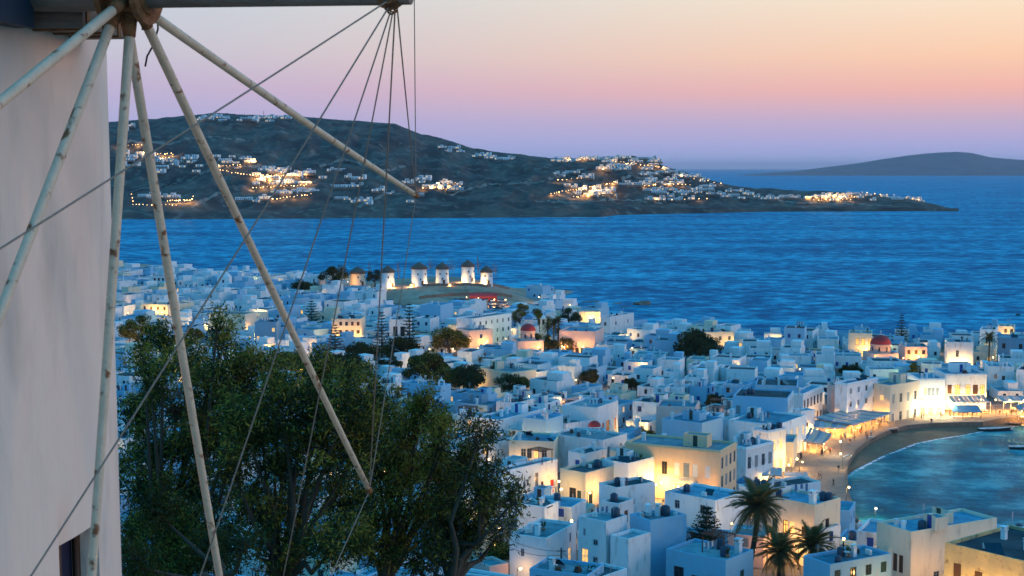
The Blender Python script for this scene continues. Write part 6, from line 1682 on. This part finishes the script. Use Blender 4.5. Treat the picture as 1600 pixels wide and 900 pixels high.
def filler(x, y, z, yaw, w, d, h, rng, near):
    root = empty('white_house', (x, y, z), yaw)
    kind = rng.choice(['blue', 'blue', 'grey', 'brown', 'green', 'grey', 'red', 'white'])
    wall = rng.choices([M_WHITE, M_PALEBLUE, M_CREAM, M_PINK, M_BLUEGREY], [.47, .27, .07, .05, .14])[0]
    roof = rng.choices([M_ROOF, M_ROOFB, M_ROOFD], [.38, .40, .22])[0]
    dens = .85 if near else .78
    sc = rng.choice([2.4, 2.8, 3.2])
    nf, nr = max(1, int(w / sc)), max(1, int(d / sc))
    lit = .10
    fo = {'front': auto_ops(w, 0, h, nf, kind, rng, p=dens, lit=lit), 'right': auto_ops(d, 0, h, nr, kind, rng, p=dens * .9, lit=lit), 'left': auto_ops(d, 0, h, nr, kind, rng, p=.5, lit=lit)}
    _, _, zr = block(root, 0, 0, w, d, -1.5, h, fo, wall, roof, par=rng.uniform(.25, .7), simple=not near)
    words = ['low' if h < 4.2 else 'two storey' if h > 6 else 'mid height', {M_WHITE: 'white', M_PALEBLUE: 'pale blue', M_CREAM: 'cream', M_PINK: 'pinkish', M_BLUEGREY: 'blue grey'}[wall]]
    feat = None
    r = rng.random()
    if r < .34 and w > 5.5 and d > 5.5:
        ww, d2, hh = w * rng.uniform(.35, .65), d * rng.uniform(.35, .6), rng.uniform(1.9, 2.4)
        fx = rng.choice([0.003, w - ww - .003])
        k2 = {'front': [(ww * .5, zr + .03, .85, 1.9, kind + '_door')] if ww > 2 else []}
        if ww > 3.4: k2['front'].append((ww * .8, zr + .8, .7, 1.0, kind))
        block(root, fx, d - d2 - .003, ww, d2, zr - .02, zr + hh, k2, wall, rng.choice([roof, M_ROOF]), names=('upper_room', 'upper_roof'), par=.2, pt=.2, simple=True); feat = 'with an upper room'
    elif r < .62:
        hw = rng.uniform(1.8, 2.8)
        block(root, rng.uniform(.3, max(.4, w - hw - .3)), rng.uniform(.5, max(.6, d - 2.6)), hw, 2.0, zr - .02, zr + 2.0, {'front': [(hw * .5, zr + .03, .8, 1.75, kind + '_door')]}, wall, roof, names=('roof_hut', 'hut_roof'), par=.12, pt=.15, simple=True); feat = 'with a roof hut'
    if rng.random() < .6: put('chimney', root, (rng.uniform(.5, w - .5), rng.uniform(.5, d - .5), zr), rng.choice([0, 1.57]), rng.uniform(.8, 1.3)); feat = feat or 'with a chimney'
    if rng.random() < .30: put('solar_panel', root, (w * rng.uniform(.3, .7), d * .4, zr), rng.choice([0, .4, -.4])); put('water_tank', root, (w * .5, d * .4 + .2, zr), 0); feat = feat or 'with a solar heater'
    if rng.random() < .36: put('plastic_tank', root, (w * rng.uniform(.2, .8), d * rng.uniform(.3, .8), zr)); feat = feat or 'with a roof tank'
    if rng.random() < .5: put('fan_unit', root, (w * rng.uniform(.2, .8), d * rng.uniform(.1, .8), zr), rng.uniform(0, 3))
    if rng.random() < .55: put('aerial', root, (w * rng.uniform(.2, .8), d * rng.uniform(.3, .9), zr), rng.uniform(0, 3))
    if rng.random() < .16 and w > 4.5 and d > 4: put('pergola', root, (w * .5, 1.9, zr), 0, min(1, (w - 1) / 3.6)); feat = feat or 'with a roof pergola'
    if rng.random() < .20: put('railing', root, (w * .4, .15, zr + .2), 0)
    if rng.random() < .18: put('satellite_dish', root, (w * rng.uniform(.2, .8), d * rng.uniform(.2, .8), zr), rng.uniform(-1, 1))
    if rng.random() < .25: put('potted_plant', root, (w * rng.uniform(.1, .9), d * .15, zr))
    if near and rng.random() < .3 and h > 5: put('outside_stair', root, (w + .47, .3, -.1), 0)
    if rng.random() < .035: put('dome', root, (w * .5, d * .5, zr - .05), 0, .8); feat = 'with a small blue dome'
    if rng.random() < .04: put('bell_gable', root, (w * .5, .2, zr + .3), 0); feat = feat or 'with a bell gable'
    tag(root, None, 'house', 'houses of the white town')
    return root, ' '.join(words) + ' house' + (' ' + feat if feat else '')

PROM = np.array([p[:2] for p in poly])
cand = []
rg = random.Random(21)
row_y = 168.0
while row_y < 730:
    step = 9.6 if row_y < 460 else 11.5
    x = -0.36 * row_y - 14
    while x < 0.39 * row_y + 14:
        cw = rg.uniform(5.8, 10.8)
        cx, cy_ = x + cw / 2, row_y + rg.uniform(-2.2, 2.2) - x * 0.30 % step
        cand.append((cx, cy_, cw - rg.uniform(.5, 1.6), rg.uniform(5.8, step - .7)))
        x += cw + rg.uniform(0.0, 1.3)
    row_y += step * .94
placed = []
mass = []
LM = np.array(LAMPS)
for (cx, cy_, w, d) in cand:
    if not inside(np.array([cx]), np.array([cy_]), COAST)[0]: continue
    dist = seg_dist(np.array([cx]), np.array([cy_]), COAST, True)[0]
    if dist < 9 or inside(np.array([cx]), np.array([cy_]), PROM)[0]: continue
    z = T(cx, cy_)
    px, py = pix((cx, cy_, z + 4))
    if px < 95 or px > 1690 or py > 935: continue
    # windmill field stays open
    if 590 < px < 840 and cy_ > 585: continue
    if 540 < px < 640 and cy_ > 650: continue
    if seg_dist(np.array([cx]), np.array([cy_]), PROM, True)[0] < 5: continue
    yaw = R(-31 + 26 * mnoise.noise(Vector((cx * .012, cy_ * .012, 0)))) + R(rg.uniform(-5, 5))
    if px > 1150 and cy_ > 360: yaw = R(rg.uniform(-24, -2))
    h = rg.choice([2.9, 3.1, 3.4, 3.7, 4.1, 4.8, 5.5, 6.2])
    ok = None
    for shrink in (1.0, .8, .62):
        w2, d2 = w * shrink, d * shrink
        if w2 < 3.4 or d2 < 3.4: break
        c, s = math.cos(yaw), math.sin(yaw)
        o = (cx - c*w2/2 + s*d2/2, cy_ - s*w2/2 - c*d2/2)
        rc = rect_of(o, yaw, w2, d2)
        if any(overlap(rc, q, .35) for q in FOOT): continue
        dl = np.hypot(LM[:, 0] - cx, LM[:, 1] - cy_)
        if dl.min() < math.hypot(w2, d2) / 2 + .4:
            bad = False
            for lx, ly in LM[dl < 12]:
                ux = (lx - cx) * c + (ly - cy_) * s; uy = -(lx - cx) * s + (ly - cy_) * c
                if abs(ux) < w2/2 + 1.5 and abs(uy) < d2/2 + 1.9: bad = True
            if bad: continue
        ok = (o, w2, d2, rc); break
    if not ok: continue
    o, w2, d2, rc = ok
    # keep the fronts named above in sight
    sc = F / cy_
    skip = False
    for hh in (h, min(h, 3.6), 2.8):
        top = pix((cx, cy_, z + hh))[1]; x0, x1 = px - w2 * sc * .6, px + w2 * sc * .6
        block_it = False
        for (bx0, bx1, by0, by1, bd) in HERO_BOX:
            if bd <= cy_ + 2: continue
            ox = min(x1, bx1) - max(x0, bx0); 
            if ox <= 2: continue
            if top < by1 - 1 and py + 20 > by0: block_it = True; break
        if not block_it: h = hh; break
    else: skip = True
    if skip: continue
    # seafront houses low
    FOOT.append(rc)
    placed.append((cy_, o, T(*o) * .5 + z * .5 - .2, yaw, w2, d2, h, px, py))
placed.sort(key=lambda q: q[0])
items = []
MAXH = 300 - len(HOUSES)
vis = [q for q in placed if 175 < q[7] < 1620]
#print('fillers', len(placed), 'visible', len(vis), 'heroes', len(HOUSES))
single = set(id(q) for q in vis[:MAXH])
stuffm = None
for q in placed:
    (cy_, o, z, yaw, w2, d2, h, px, py) = q
    rng = random.Random(int(abs(o[0]) * 100) * 7 + int(o[1] * 10))
    if id(q) in single:
        r, words = filler(o[0], o[1], z, yaw, w2, d2, h, rng, cy_ < 330)
        items.append((r, words, px, pix((o[0], o[1], z + h))[1]))
        HOUSES.append((r, None, px, py))
    else: mass.append(q)
rank_labels(items, 'house')
# lamps burning in the lanes left between the houses
lane = []
rl = random.Random(77)
tries = 0
while len(lane) < 120 and tries < 9000:
    tries += 1
    y_ = rl.uniform(185, 640); x_ = rl.uniform(-.30, .36) * y_
    if not inside(np.array([x_]), np.array([y_]), COAST)[0] or seg_dist(np.array([x_]), np.array([y_]), COAST, True)[0] < 8: continue
    z_ = T(x_, y_); px, py = pix((x_, y_, z_ + 3))
    if not (190 < px < 1600 and py < 900) or (590 < px < 840 and y_ > 560): continue
    if any(math.hypot(x_ - q[0], y_ - q[1]) < 7 for q in lane): continue
    if any(abs((x_-q[0])*q[2] + (y_-q[1])*q[3]) < q[4] + .55 and abs(-(x_-q[0])*q[3] + (y_-q[1])*q[2]) < q[5] + .55 for q in FOOT): continue
    e = street_lamp((x_, y_, z_), rl.choice([260, 380, 520]), None, rl.choice([WARM_C, YEL_C, YEL_C]), group='lane lamps between the white houses', rz=rl.uniform(0, 6.28))
    lane.append((x_, y_)); LANE = None
    lanes_ = globals().setdefault('LANE_ITEMS', []); lanes_.append((e, 'small lamp in a lane', px, py))
rank_labels(LANE_ITEMS, 'lamp')
if mass:
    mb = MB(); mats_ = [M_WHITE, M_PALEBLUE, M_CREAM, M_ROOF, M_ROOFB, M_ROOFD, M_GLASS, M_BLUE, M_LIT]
    for (cy_, o, z, yaw, w, d, h, px, py) in mass:
        rng = random.Random(int(abs(o[0]) * 100) * 7 + int(o[1] * 10)); wm_ = rng.choices([0, 1, 2], [.65, .28, .07])[0]; rm = rng.choice([3, 4, 5, 5])
        c, s = math.cos(yaw), math.sin(yaw)
        def bx(x0, x1, y0, y1, z0, z1, m): mb.box(x0, x1, y0, y1, z0, z1, m, yaw, (o[0], o[1], z))
        bx(0, w, 0, d, -1.5, h - .4, wm_)
        for a in ((0, w, 0, .24), (0, w, d - .24, d), (0, .24, .24, d - .24), (w - .24, w, .24, d - .24)): bx(*a, h - .4, h, wm_)
        bx(.24, w - .24, .24, d - .24, h - .4, h - .36, rm)
        if rng.random() < .4: ww = w * rng.uniform(.35, .7); bx(w - ww - .3, w - .3, d * .4, d - .3, h - .36, h + 1.7, wm_)
        if rng.random() < .6: x = rng.uniform(.5, w - 1); bx(x, x + .5, d * .5, d * .5 + .5, h - .36, h + .9, 0)
        for k in range(max(1, int(w / 2.6))):
            if rng.random() < .85: x = (k + .5) * w / max(1, int(w / 2.6)); zz = rng.choice([1.0, h - 2.6 if h > 5 else 1.0]); bx(x - .4, x + .4, -.04, .1, zz, zz + 1.2, 8 if rng.random() < .08 else rng.choice([6, 6, 7]))
        for k in range(max(1, int(d / 2.8))):
            if rng.random() < .75: y = (k + .5) * d / max(1, int(d / 2.8)); bx(w - .1, w + .04, y - .4, y + .4, 1.0, 2.2, 6)
    tag(mb.build('distant_houses', mats_), kind='stuff')
# unlabelled hero houses keep the labels given above

# ------------------------------------------------------------------ villas on the headland across the bay
VILLAM = []
def villa_meshes():
    for v in range(7):
        rng = random.Random(40 + v); mb = MB()
        n = rng.choice([2, 3, 3, 4]); x = 0
        for k in range(n):
            w, d, h = rng.uniform(5, 8.5), rng.uniform(6, 8), rng.choice([3.2, 3.4, 6.0])
            y = rng.uniform(-1.5, 1.5)
            mb.box(x, x + w, y, y + d, -3, h, 0)
            mb.box(x + .3, x + w - .3, y + .3, y + d - .3, h, h + .05, 1)
            for a in ((x, x + w, y, y + .25), (x, x + w, y + d - .25, y + d)): mb.box(*a, h, h + .45, 0)
            for s in range(1 if h < 4 else 2):
                for q in range(2):
                    xc = x + w * (.3 + .4 * q); mb.box(xc - .55, xc + .55, y - .06, y + .1, .5 + s * 2.9, 2.5 + s * 2.9, 3 if rng.random() < .16 else 2)
            x += w * rng.uniform(.75, 1.0)
        mb.box(-1, x + 1, -5.5, -.1, -3, .1, 4)
        VILLAM.append(mb.mesh('villa', [M_WHITE, M_ROOFB, M_GLASS, M_LIT, M_STONE]))
villa_meshes()
HLM = [('the antenna masts on the ridge', 350, 182), ('the white mill wall', 190, 235), ('the lit terraces in the middle of the slope', 440, 285), ('the lamp lined track', 250, 315), ('the isolated white box by the shore', 373, 315), ('the rocky knob on the ridge', 700, 222), ('the shore houses under the rope tips', 680, 295), ('the glowing resort over the cliff', 925, 302), ('the hilltop village', 985, 252), ('the white village above the point', 1060, 300), ('the low end of the point', 1300, 308), ('the dark fold in the middle of the slope', 540, 280), ('the saddle of the ridge', 880, 262)]
VG = [(312, 356, 185, 190, 8), (372, 455, 186, 191, 12), (188, 200, 196, 212, 4), (190, 240, 232, 262, 12), (242, 318, 243, 272, 12), (335, 398, 250, 258, 7), (398, 490, 268, 279, 8), (398, 480, 284, 292, 8), (425, 488, 300, 307, 7), (215, 280, 306, 313, 5), (366, 380, 314, 316, 1), (400, 420, 312, 318, 2), (520, 566, 293, 297, 4), (525, 575, 312, 319, 4), (500, 560, 268, 284, 5),
      (625, 662, 283, 292, 5), (660, 722, 285, 302, 10), (688, 722, 232, 240, 4), (742, 756, 244, 247, 3), (762, 798, 248, 251, 5), (866, 910, 250, 254, 5), (905, 965, 249, 254, 7), (955, 1030, 248, 262, 14), (1000, 1062, 262, 276, 9), (866, 915, 272, 280, 6), (938, 978, 264, 270, 5), (885, 962, 292, 308, 9), (960, 1010, 284, 296, 6), (1003, 1060, 283, 292, 9), (1010, 1120, 296, 306, 14), (1085, 1120, 285, 300, 6), (1050, 1110, 270, 282, 5), (1010, 1085, 308, 315, 7), (1120, 1180, 300, 312, 7), (1180, 1250, 306, 313, 7), (1262, 1335, 305, 314, 9), (1340, 1445, 304, 316, 8), (575, 610, 300, 322, 4), (640, 650, 300, 320, 2)]
vit = []
rg = random.Random(5)
for (x0, x1, y0, y1, n) in VG:
    n = max(1, round(n * 1.08))
    for k in range(n):
        px = x0 + (x1 - x0) * (k + rg.uniform(.2, .8)) / n; py = rg.uniform(y0, y1)
        p = on_hill(px, py)
        s = rg.uniform(.75, 1.1) * (1 if px < 1000 else .9)
        e = link(VILLAM[rg.randrange(7)], 'villa', None, (p[0] - 8 * s, p[1], hill_z(px, p[1]) + .4), R(rg.uniform(-14, 14)))
        e.scale = (s, s, s)
        tag(e, None, 'villa', 'villas on the headland across the bay')
        vit.append((e, rg.choice(['white cubic villa', 'white terraced villa', 'small white villa']), px, py))
rank_labels(vit, 'villa', HLM)
# rows of warm lamps along terraces, and the light they throw on the walls
def lamp_row(pts, n, label, power=0, jit=1.5):
    mb = MB(); pts = [np.array(p, float) for p in pts]
    seg = [np.linalg.norm(b - a) for a, b in zip(pts[:-1], pts[1:])]; tot = sum(seg)
    ctr = None
    for k in range(n):
        t = (k + .5) / n * tot
        for i, L in enumerate(seg):
            if t <= L or i == len(seg) - 1: q = pts[i] + (pts[i+1] - pts[i]) * min(1, t / L); break
            t -= L
        px, py = q[0] + rg.uniform(-jit, jit), q[1] + rg.uniform(-jit, jit) * .6
        p = on_hill(px, py)
        if ctr is None: ctr = p
        d = p - ctr
        mb.tube([(d[0], d[1] - 4, d[2]), (d[0], d[1] - 4, d[2] + 2.2)], .08, 4, 1); mb.sphere((d[0], d[1] - 4, d[2] + 2.6), rg.choice([.38, .5, .68]), 0, 6, 4)
        if power and k % 3 == 0:
            l = LIGHTS.setdefault(('far', power), None)
            if l is None:
                l = bpy.data.lights.new('terrace_light', 'POINT'); l.energy = power; l.color = (1, .52, .16); l.shadow_soft_size = .5; LIGHTS[('far', power)] = l
            lo = bpy.data.objects.new('terrace_light', l); col.objects.link(lo); lo.location = (p[0], p[1] - 7, p[2] + 3)
    e = tag(empty('lamp_row', tuple(ctr)), label, 'lamp row', 'rows of terrace lamps on the headland')
    tag(mb.build('lamps', [M_FAIRY, M_DARK], e), kind='stuff')
lamp_row([(205, 303), (210, 323), (280, 323)], 16, 'lamps along an angled track near the mill wall')
lamp_row([(262, 316), (300, 316), (302, 309)], 14, 'bright lamps at a low white terrace near the shore', 5000)
lamp_row([(330, 264), (375, 275), (420, 276)], 20, 'lamps along a slanting track up to the lit terraces')
lamp_row([(395, 277), (480, 276)], 22, 'upper lamps of the lit terraces in mid slope', 5000)
lamp_row([(396, 283), (490, 288)], 22, 'second row of lamps of the lit terraces', 5000)
lamp_row([(395, 296), (480, 292), (484, 284)], 18, 'third row of lamps of the lit terraces', 5000)
lamp_row([(425, 314), (490, 306)], 12, 'lowest lamps of the lit terraces', 4000)
lamp_row([(185, 229), (225, 229)], 8, 'lamps beside the topmost villas by the mill wall', 4000)
lamp_row([(225, 243), (275, 243)], 10, 'orange lamps under the villas behind the poles', 6000)
lamp_row([(235, 252), (272, 248)], 8, 'orange lamps before the garden wall behind the poles', 6000)
lamp_row([(385, 255), (402, 255)], 5, 'pair of orange lamps right of the long villas', 4000)
lamp_row([(340, 262), (380, 260)], 7, 'small lamps under the long villas', 3000)
lamp_row([(660, 296), (720, 294)], 14, 'lamps between the shore houses under the rope tips', 5000)
lamp_row([(680, 290), (715, 287)], 8, 'upper lamps between the shore houses', 4000)
lamp_row([(860, 305), (905, 298), (935, 292)], 18, 'lamps rising along the cliff resort terrace', 4000)
lamp_row([(895, 311), (958, 303), (957, 294)], 20, 'lamps along the outer edge of the cliff resort', 5000)
lamp_row([(925, 303), (955, 298)], 12, 'lamps crowded at the heart of the cliff resort', 6000)
lamp_row([(945, 291), (962, 286)], 6, 'lamps at the top of the cliff resort', 5000)
lamp_row([(868, 250), (930, 252)], 9, 'lamps on the ridge left of the hilltop village', 4000)
lamp_row([(960, 254), (1045, 266)], 14, 'lamps among the hilltop village houses', 5000)
lamp_row([(868, 284), (912, 281)], 6, 'lamps below the blue roofed row on the saddle', 4000)
lamp_row([(938, 267), (950, 267)], 3, 'yellow lamps at the mid slope house', 5000)
lamp_row([(1003, 292), (1080, 290)], 12, 'lamps in the upper street of the point village', 4000)
lamp_row([(1020, 315), (1110, 312)], 8, 'lamps along the shore of the point village', 3000)
lamp_row([(1262, 311), (1335, 309)], 18, 'lamps along the low end of the point', 6000)
lamp_row([(1268, 315), (1330, 314)], 10, 'lamps near the water at the low end of the point', 4000)
lamp_row([(1340, 303), (1440, 312)], 10, 'scattered lamps at the tip of the point', 2000)
lamp_row([(1060, 276), (1130, 290)], 7, 'lamps on the seaward shoulder of the village', 2000)
# masts on the ridge
for k, px in enumerate((355, 379, 382, 412, 759)):
    p = on_hill(px, 189 if px < 700 else 243); e = tag(empty('antenna_mast', tuple(p)), ['antenna mast over the leftmost ridge villas', 'left one of the two close antenna masts', 'right one of the two close antenna masts', 'tallest antenna mast on the ridge', 'lone thin mast on the lower ridge'][k], 'antenna mast', 'masts on the ridge')
    m = MB(); hh = [14, 12, 13, 18, 10][k]; m.tube([(0, 0, -2), (0, 0, hh)], [.35, .18], 5); m.build('pole', [M_DARK], e)
    m = MB(); m.box(-.9, .9, -.15, .15, hh * .85, hh * .88); m.box(-.7, .7, -.15, .15, hh * .72, hh * .75); m.build('antenna', [M_DARK], e)

# ------------------------------------------------------------------ the old mill beside the camera: white tower, sail wheel and stays
M_MILLW = mat('limewashed_mill_wall', (0.86, 0.68, 0.58), rough=.92, base2=(.76, .58, .49), b2scale=.9, var=.12, scale=.9, stain=(.46, .38, .33), stain_amt=.55, bump=.6, bscale=7, stretch=(1, 1, .3))
def rusty_paint(name, base):
    m = mat(name, base, rough=.55, var=.12, scale=8, base2=None, stain=(.20, .065, .02), stain_amt=.95, bump=.25, bscale=60)
    return m
M_POLE = rusty_paint('chipped_cream_pole_paint', (.66, .51, .37))
for n in M_POLE.node_tree.nodes:
    if n.type == 'VALTORGB' and abs(n.color_ramp.elements[0].position - .56) < .01: n.color_ramp.elements[0].position = .58; n.color_ramp.elements[1].position = .68
    if n.type == 'TEX_NOISE' and n.inputs['Scale'].default_value > 15 and n.inputs['Scale'].default_value < 30: n.inputs['Scale'].default_value = 13
M_RUST = mat('rusted_iron', (.26, .11, .045), rough=.8, var=.5, scale=14, stain=(.35, .14, .04), stain_amt=.8, bump=.5, bscale=60)
M_WIRE = mat('hemp_stay_rope', (.26, .20, .16), rough=.8, var=.2, scale=30)
D0 = 8.0
hub = CAM + ray(199, -9) * D0
th, tau = R(75.5), R(-2)
ax = np.array([math.sin(th) * math.cos(tau), -math.cos(th) * math.cos(tau), math.sin(tau)])
uu = np.array([math.cos(th), math.sin(th), 0.0]); ww_ = np.cross(ax, uu)
if ww_[2] > 0: ww_ = -ww_
mx, my = hub[0] - ax[0] * 4.05, hub[1] - ax[1] * 4.05
zb = T(mx, my) - 1
def edge_r(px, py, ztarget):
    # radius that puts the right silhouette of the tower at this picture column
    a = math.atan2(ray(px, py)[0], ray(px, py)[1]); ca = math.atan2(mx, my); return math.hypot(mx, my) * math.sin(a - ca)
rb_, rt_ = edge_r(187.5, 800, 0), edge_r(166, 60, 0)
zlo, zhi = CAM[2] - (800 - 262) / F * 10.3, CAM[2] + (262 - 60) / F * 10.3
def r_at(z): return rb_ + (rt_ - rb_) * (z - zlo) / (zhi - zlo)
mill = tag(empty('old_windmill', (mx, my, zb)), 'large white windmill tower with bare rusty sail poles beside the viewer', 'windmill')
mb = MB()
# tower with a real window opening: find the opening's azimuth from the picture
def cyl_hit(px, py):
    d = ray(px, py); t = 2.0
    while t < 16:
        p = CAM + d * t
        if math.hypot(p[0] - mx, p[1] - my) < r_at(p[2]): return p
        t += .01
    return None
wl_, wr_ = cyl_hit(92, 860), cyl_hit(154, 860)
az0, az1 = math.atan2(wl_[1] - my, wl_[0] - mx), math.atan2(wr_[1] - my, wr_[0] - mx)
if az0 > az1: az0, az1 = az1, az0
wtop = cyl_hit(92, 853)[2]; wbot = wtop - 1.25
NA = 96
azs = sorted(set([2 * math.pi * k / NA - math.pi for k in range(NA)] + [az0, az1]))
zs = sorted(set([zb] + list(np.linspace(zb + .5, CAM[2] + 1.25, 10)) + [wbot, wtop]))
def cp(a, z, dr=0): r = r_at(z) + dr; return (math.cos(a) * r, math.sin(a) * r, z - zb)
for i in range(len(azs)):
    a0, a1 = azs[i], azs[(i + 1) % len(azs)]
    if a1 < a0: a1 += 2 * math.pi
    for j in range(len(zs) - 1):
        am, zm = (a0 + a1) / 2, (zs[j] + zs[j+1]) / 2
        if az0 < am < az1 and wbot < zm < wtop: continue
        mb.quad(cp(a0, zs[j]), cp(a1, zs[j]), cp(a1, zs[j+1]), cp(a0, zs[j+1])); mb.sm[-1] = True
for (a, b) in ((az0, az0), (az1, az1)): mb.quad(cp(a, wbot), cp(a, wbot, -.22), cp(a, wtop, -.22), cp(a, wtop))
mb.quad(cp(az0, wtop), cp(az0, wtop, -.22), cp(az1, wtop, -.22), cp(az1, wtop)); mb.quad(cp(az0, wbot), cp(az0, wbot, -.22), cp(az1, wbot, -.22), cp(az1, wbot))
tw = mb.build('tower', [M_MILLW], mill)
me = tw.data
bm = bmesh.new(); bm.from_mesh(me); bmesh.ops.remove_doubles(bm, verts=bm.verts, dist=1e-4); bm.to_mesh(me); bm.free()
mb = MB(); mb.quad(cp(az0, wbot, -.18), cp(az1, wbot, -.18), cp(az1, wtop, -.18), cp(az0, wtop, -.18)); win = mb.build('window', [paint('dark_blue_shutter', (.012, .016, .05))], mill)
mb = MB()
am = az0 + (az1 - az0) * .45
for a in (az0, am, az1): mb.tube([cp(a, wbot, -.15), cp(a, wtop, -.15)], .028, 4)
mb.build('window_frame', [M_BROWN], win)
# curb ring and thatched cap (above the picture, casting the shade on the top of the wall)
mb = MB(); zc = CAM[2] + 1.25 - zb; rr = r_at(CAM[2] + 1.25)
mb.lathe([(rr - .1, zc), (rr + .12, zc + .02), (rr + .12, zc + .3), (rr - .1, zc + .32)], 40, smooth=False); mb.build('curb_ring', [M_TIMBER], mill)
mb = MB(); mb.lathe([(rr + .02, zc + .33), (rr + .22, zc + .45), (rr * .75, zc + 1.5), (rr * .35, zc + 2.6), (.05, zc + 3.3)], 40); mb.build('thatched_cap', [M_THATCH], mill)
O = np.array([mx, my, zb])
def tl(p): return tuple(np.asarray(p) - O)
# wooden stub beam under the curb with an iron collar
b0, b1 = cyl_hit(45, 38), cyl_hit(128, 38)
dv = (b1 - b0) / np.linalg.norm(b1 - b0); nn = np.array([b0[0] - mx, b0[1] - my, 0]); nn /= np.linalg.norm(nn)
mid = (b0 + b1) / 2 + nn * .03
mb = MB(); L = np.linalg.norm(b1 - b0)
mb.box(-L/2, L/2, -.30, .16, -.06, .06, 0, math.atan2(dv[1], dv[0]), tl(mid)); mb.build('stub_beam', [M_TIMBER], mill)
mb = MB()
for f in (-.42, -.1, .2): mb.box(L * f - .02, L * f + .02, -.31, .17, -.07, .12, 0, math.atan2(dv[1], dv[0]), tl(mid))
mb.build('iron_strap', [M_RUST], mill)
q = cyl_hit(14, 20); mb = MB(); mb.box(-.34, .06, -.12, .08, .02, .6, 0, math.atan2(dv[1], dv[0]), tl(q + np.array([0, 0, -.10]))); mb.build('dark_board', [paint('slate_blue_board', (.035, .045, .07))], mill)  # dark board added to darken the top corner of the tower wall
# axle running out of the tower, its boss carrying the stays
tb = None
best_t, bd = 0, 1e9
for k in range(400):
    t = k * .01; d = abs(pix(hub + ax * t)[0] - 613)
    if d < bd: bd, best_t = d, t
boss = hub + ax * best_t
mb = MB(); mb.tube([tl(hub - ax * 3.5), tl(hub - ax * .3), tl(hub + ax * .2), tl(boss - ax * .05), tl(boss + ax * .11)], [.11, .10, .075, .052, .047], 14); mb.build('axle', [M_TIMBER], mill)
mb = MB(); mb.tube([tl(boss - ax * .06), tl(boss - ax * .02), tl(boss + ax * .02), tl(boss + ax * .05)], [.062, .075, .075, .055], 12); bs = mb.build('boss', [M_RUST], mill)
for k in range(12):
    a = k * math.pi / 6; pd = uu * math.cos(a) + ww_ * math.sin(a); c = boss + pd * .078
    mb = MB(); mb.tube([tl(c + ax * .02 * math.cos(t) + pd * .02 * math.sin(t)) for t in np.linspace(0, 6.0, 8)], .006, 4); mb.build('shackle', [M_RUST], bs)
mb = MB()
for t0 in (-.12, .10):
    mb.tube([tl(hub + ax * t0), tl(hub + ax * (t0 + .035))], [.17, .17], 16, smooth=False)
mb.tube([tl(hub - ax * .13), tl(hub + ax * .15)], .115, 12)
hb = mb.build('hub', [M_RUST], mill)
angs = [R(a) for a in (13, 43.0, 71.2, 96.0, 125.0, 152.6)] + [R(a) for a in (183, 213, 243, 273, 303, 333)]
# exact directions of the six poles in view, from the picture
for i, q in enumerate(((650, 305), (577, 767), (345, 900), (140, 900), (0, 497), (0, 150))):
    d = ray(*q); t = ((hub - CAM) @ ax) / (d @ ax); v = CAM + d * t - hub; angs[i] = math.atan2(v @ ww_, v @ uu)
LP = 5.42
tips = []
for i, a in enumerate(angs):
    dv = uu * math.cos(a) + ww_ * math.sin(a)
    L = LP
    if i < 2:
        d = ray(*((650, 305), (577, 767))[i]); t = ((hub - CAM) @ ax) / (d @ ax); L = np.linalg.norm(CAM + d * t - hub)
    off = ax * (.03 if i % 2 else -.03)
    tip = hub + dv * L; tips.append(tip)
    mb = MB(); n = 10
    sag = [tl(hub + off * (1 - k / n) + dv * (.05 + (L - .05) * k / n) + np.array([0, 0, -.02 * math.sin(math.pi * k / n)])) for k in range(n + 1)]
    mb.tube(sag, [.029 - .005 * k / n for k in range(n + 1)], 12); pl = mb.build('sail_pole', [M_POLE], mill)
    mb = MB(); mb.tube([tl(hub + off + dv * .07), tl(hub + off + dv * .24)], [.040, .034], 10); mb.build('iron_sleeve', [M_RUST], pl)
    mb = MB(); mb.tube([tl(tip - dv * .06), tl(tip + dv * .012)], [.027, .029], 10); mb.build('iron_tip', [M_RUST], pl)
def rope(a, b, r, sag, slack_n=16):
    a, b = Vector(tuple(a)), Vector(tuple(b))
    pts = [a.lerp(b, k / slack_n) - Vector((0, 0, sag * 4 * (k/slack_n) * (1 - k/slack_n))) for k in range(slack_n + 1)]
    mb = MB(); mb.tube([tl(p) for p in pts], r, 6, cap=False); return mb
for i in range(12):
    pd = uu * math.cos(angs[i]) + ww_ * math.sin(angs[i])
    rope(boss + pd * .085, tips[i], .0045, .05 if i in (2, 3, 4) else .02).build('stay_rope', [M_WIRE], mill)
    rope(tips[i], tips[(i + 1) % 12], .0048, .03).build('rim_rope', [M_WIRE], mill)
# loose cable loops hanging at the hub
mb = MB(); s0 = CAM + ray(236, 8) * 9.6
mb.tube([tl(CAM + ray(*q) * 9.4) for q in ((238, 8), (246, 25), (247, 45), (240, 70), (230, 88), (227, 104))], .007, 5); mb.build('loose_cable', [M_DARK], mill)
mb = MB(); mb.tube([tl(CAM + ray(*q) * 9.4) for q in ((221, 10), (224, 28), (223, 47))], .009, 5); mb.build('cable_end', [M_DARK], mill)
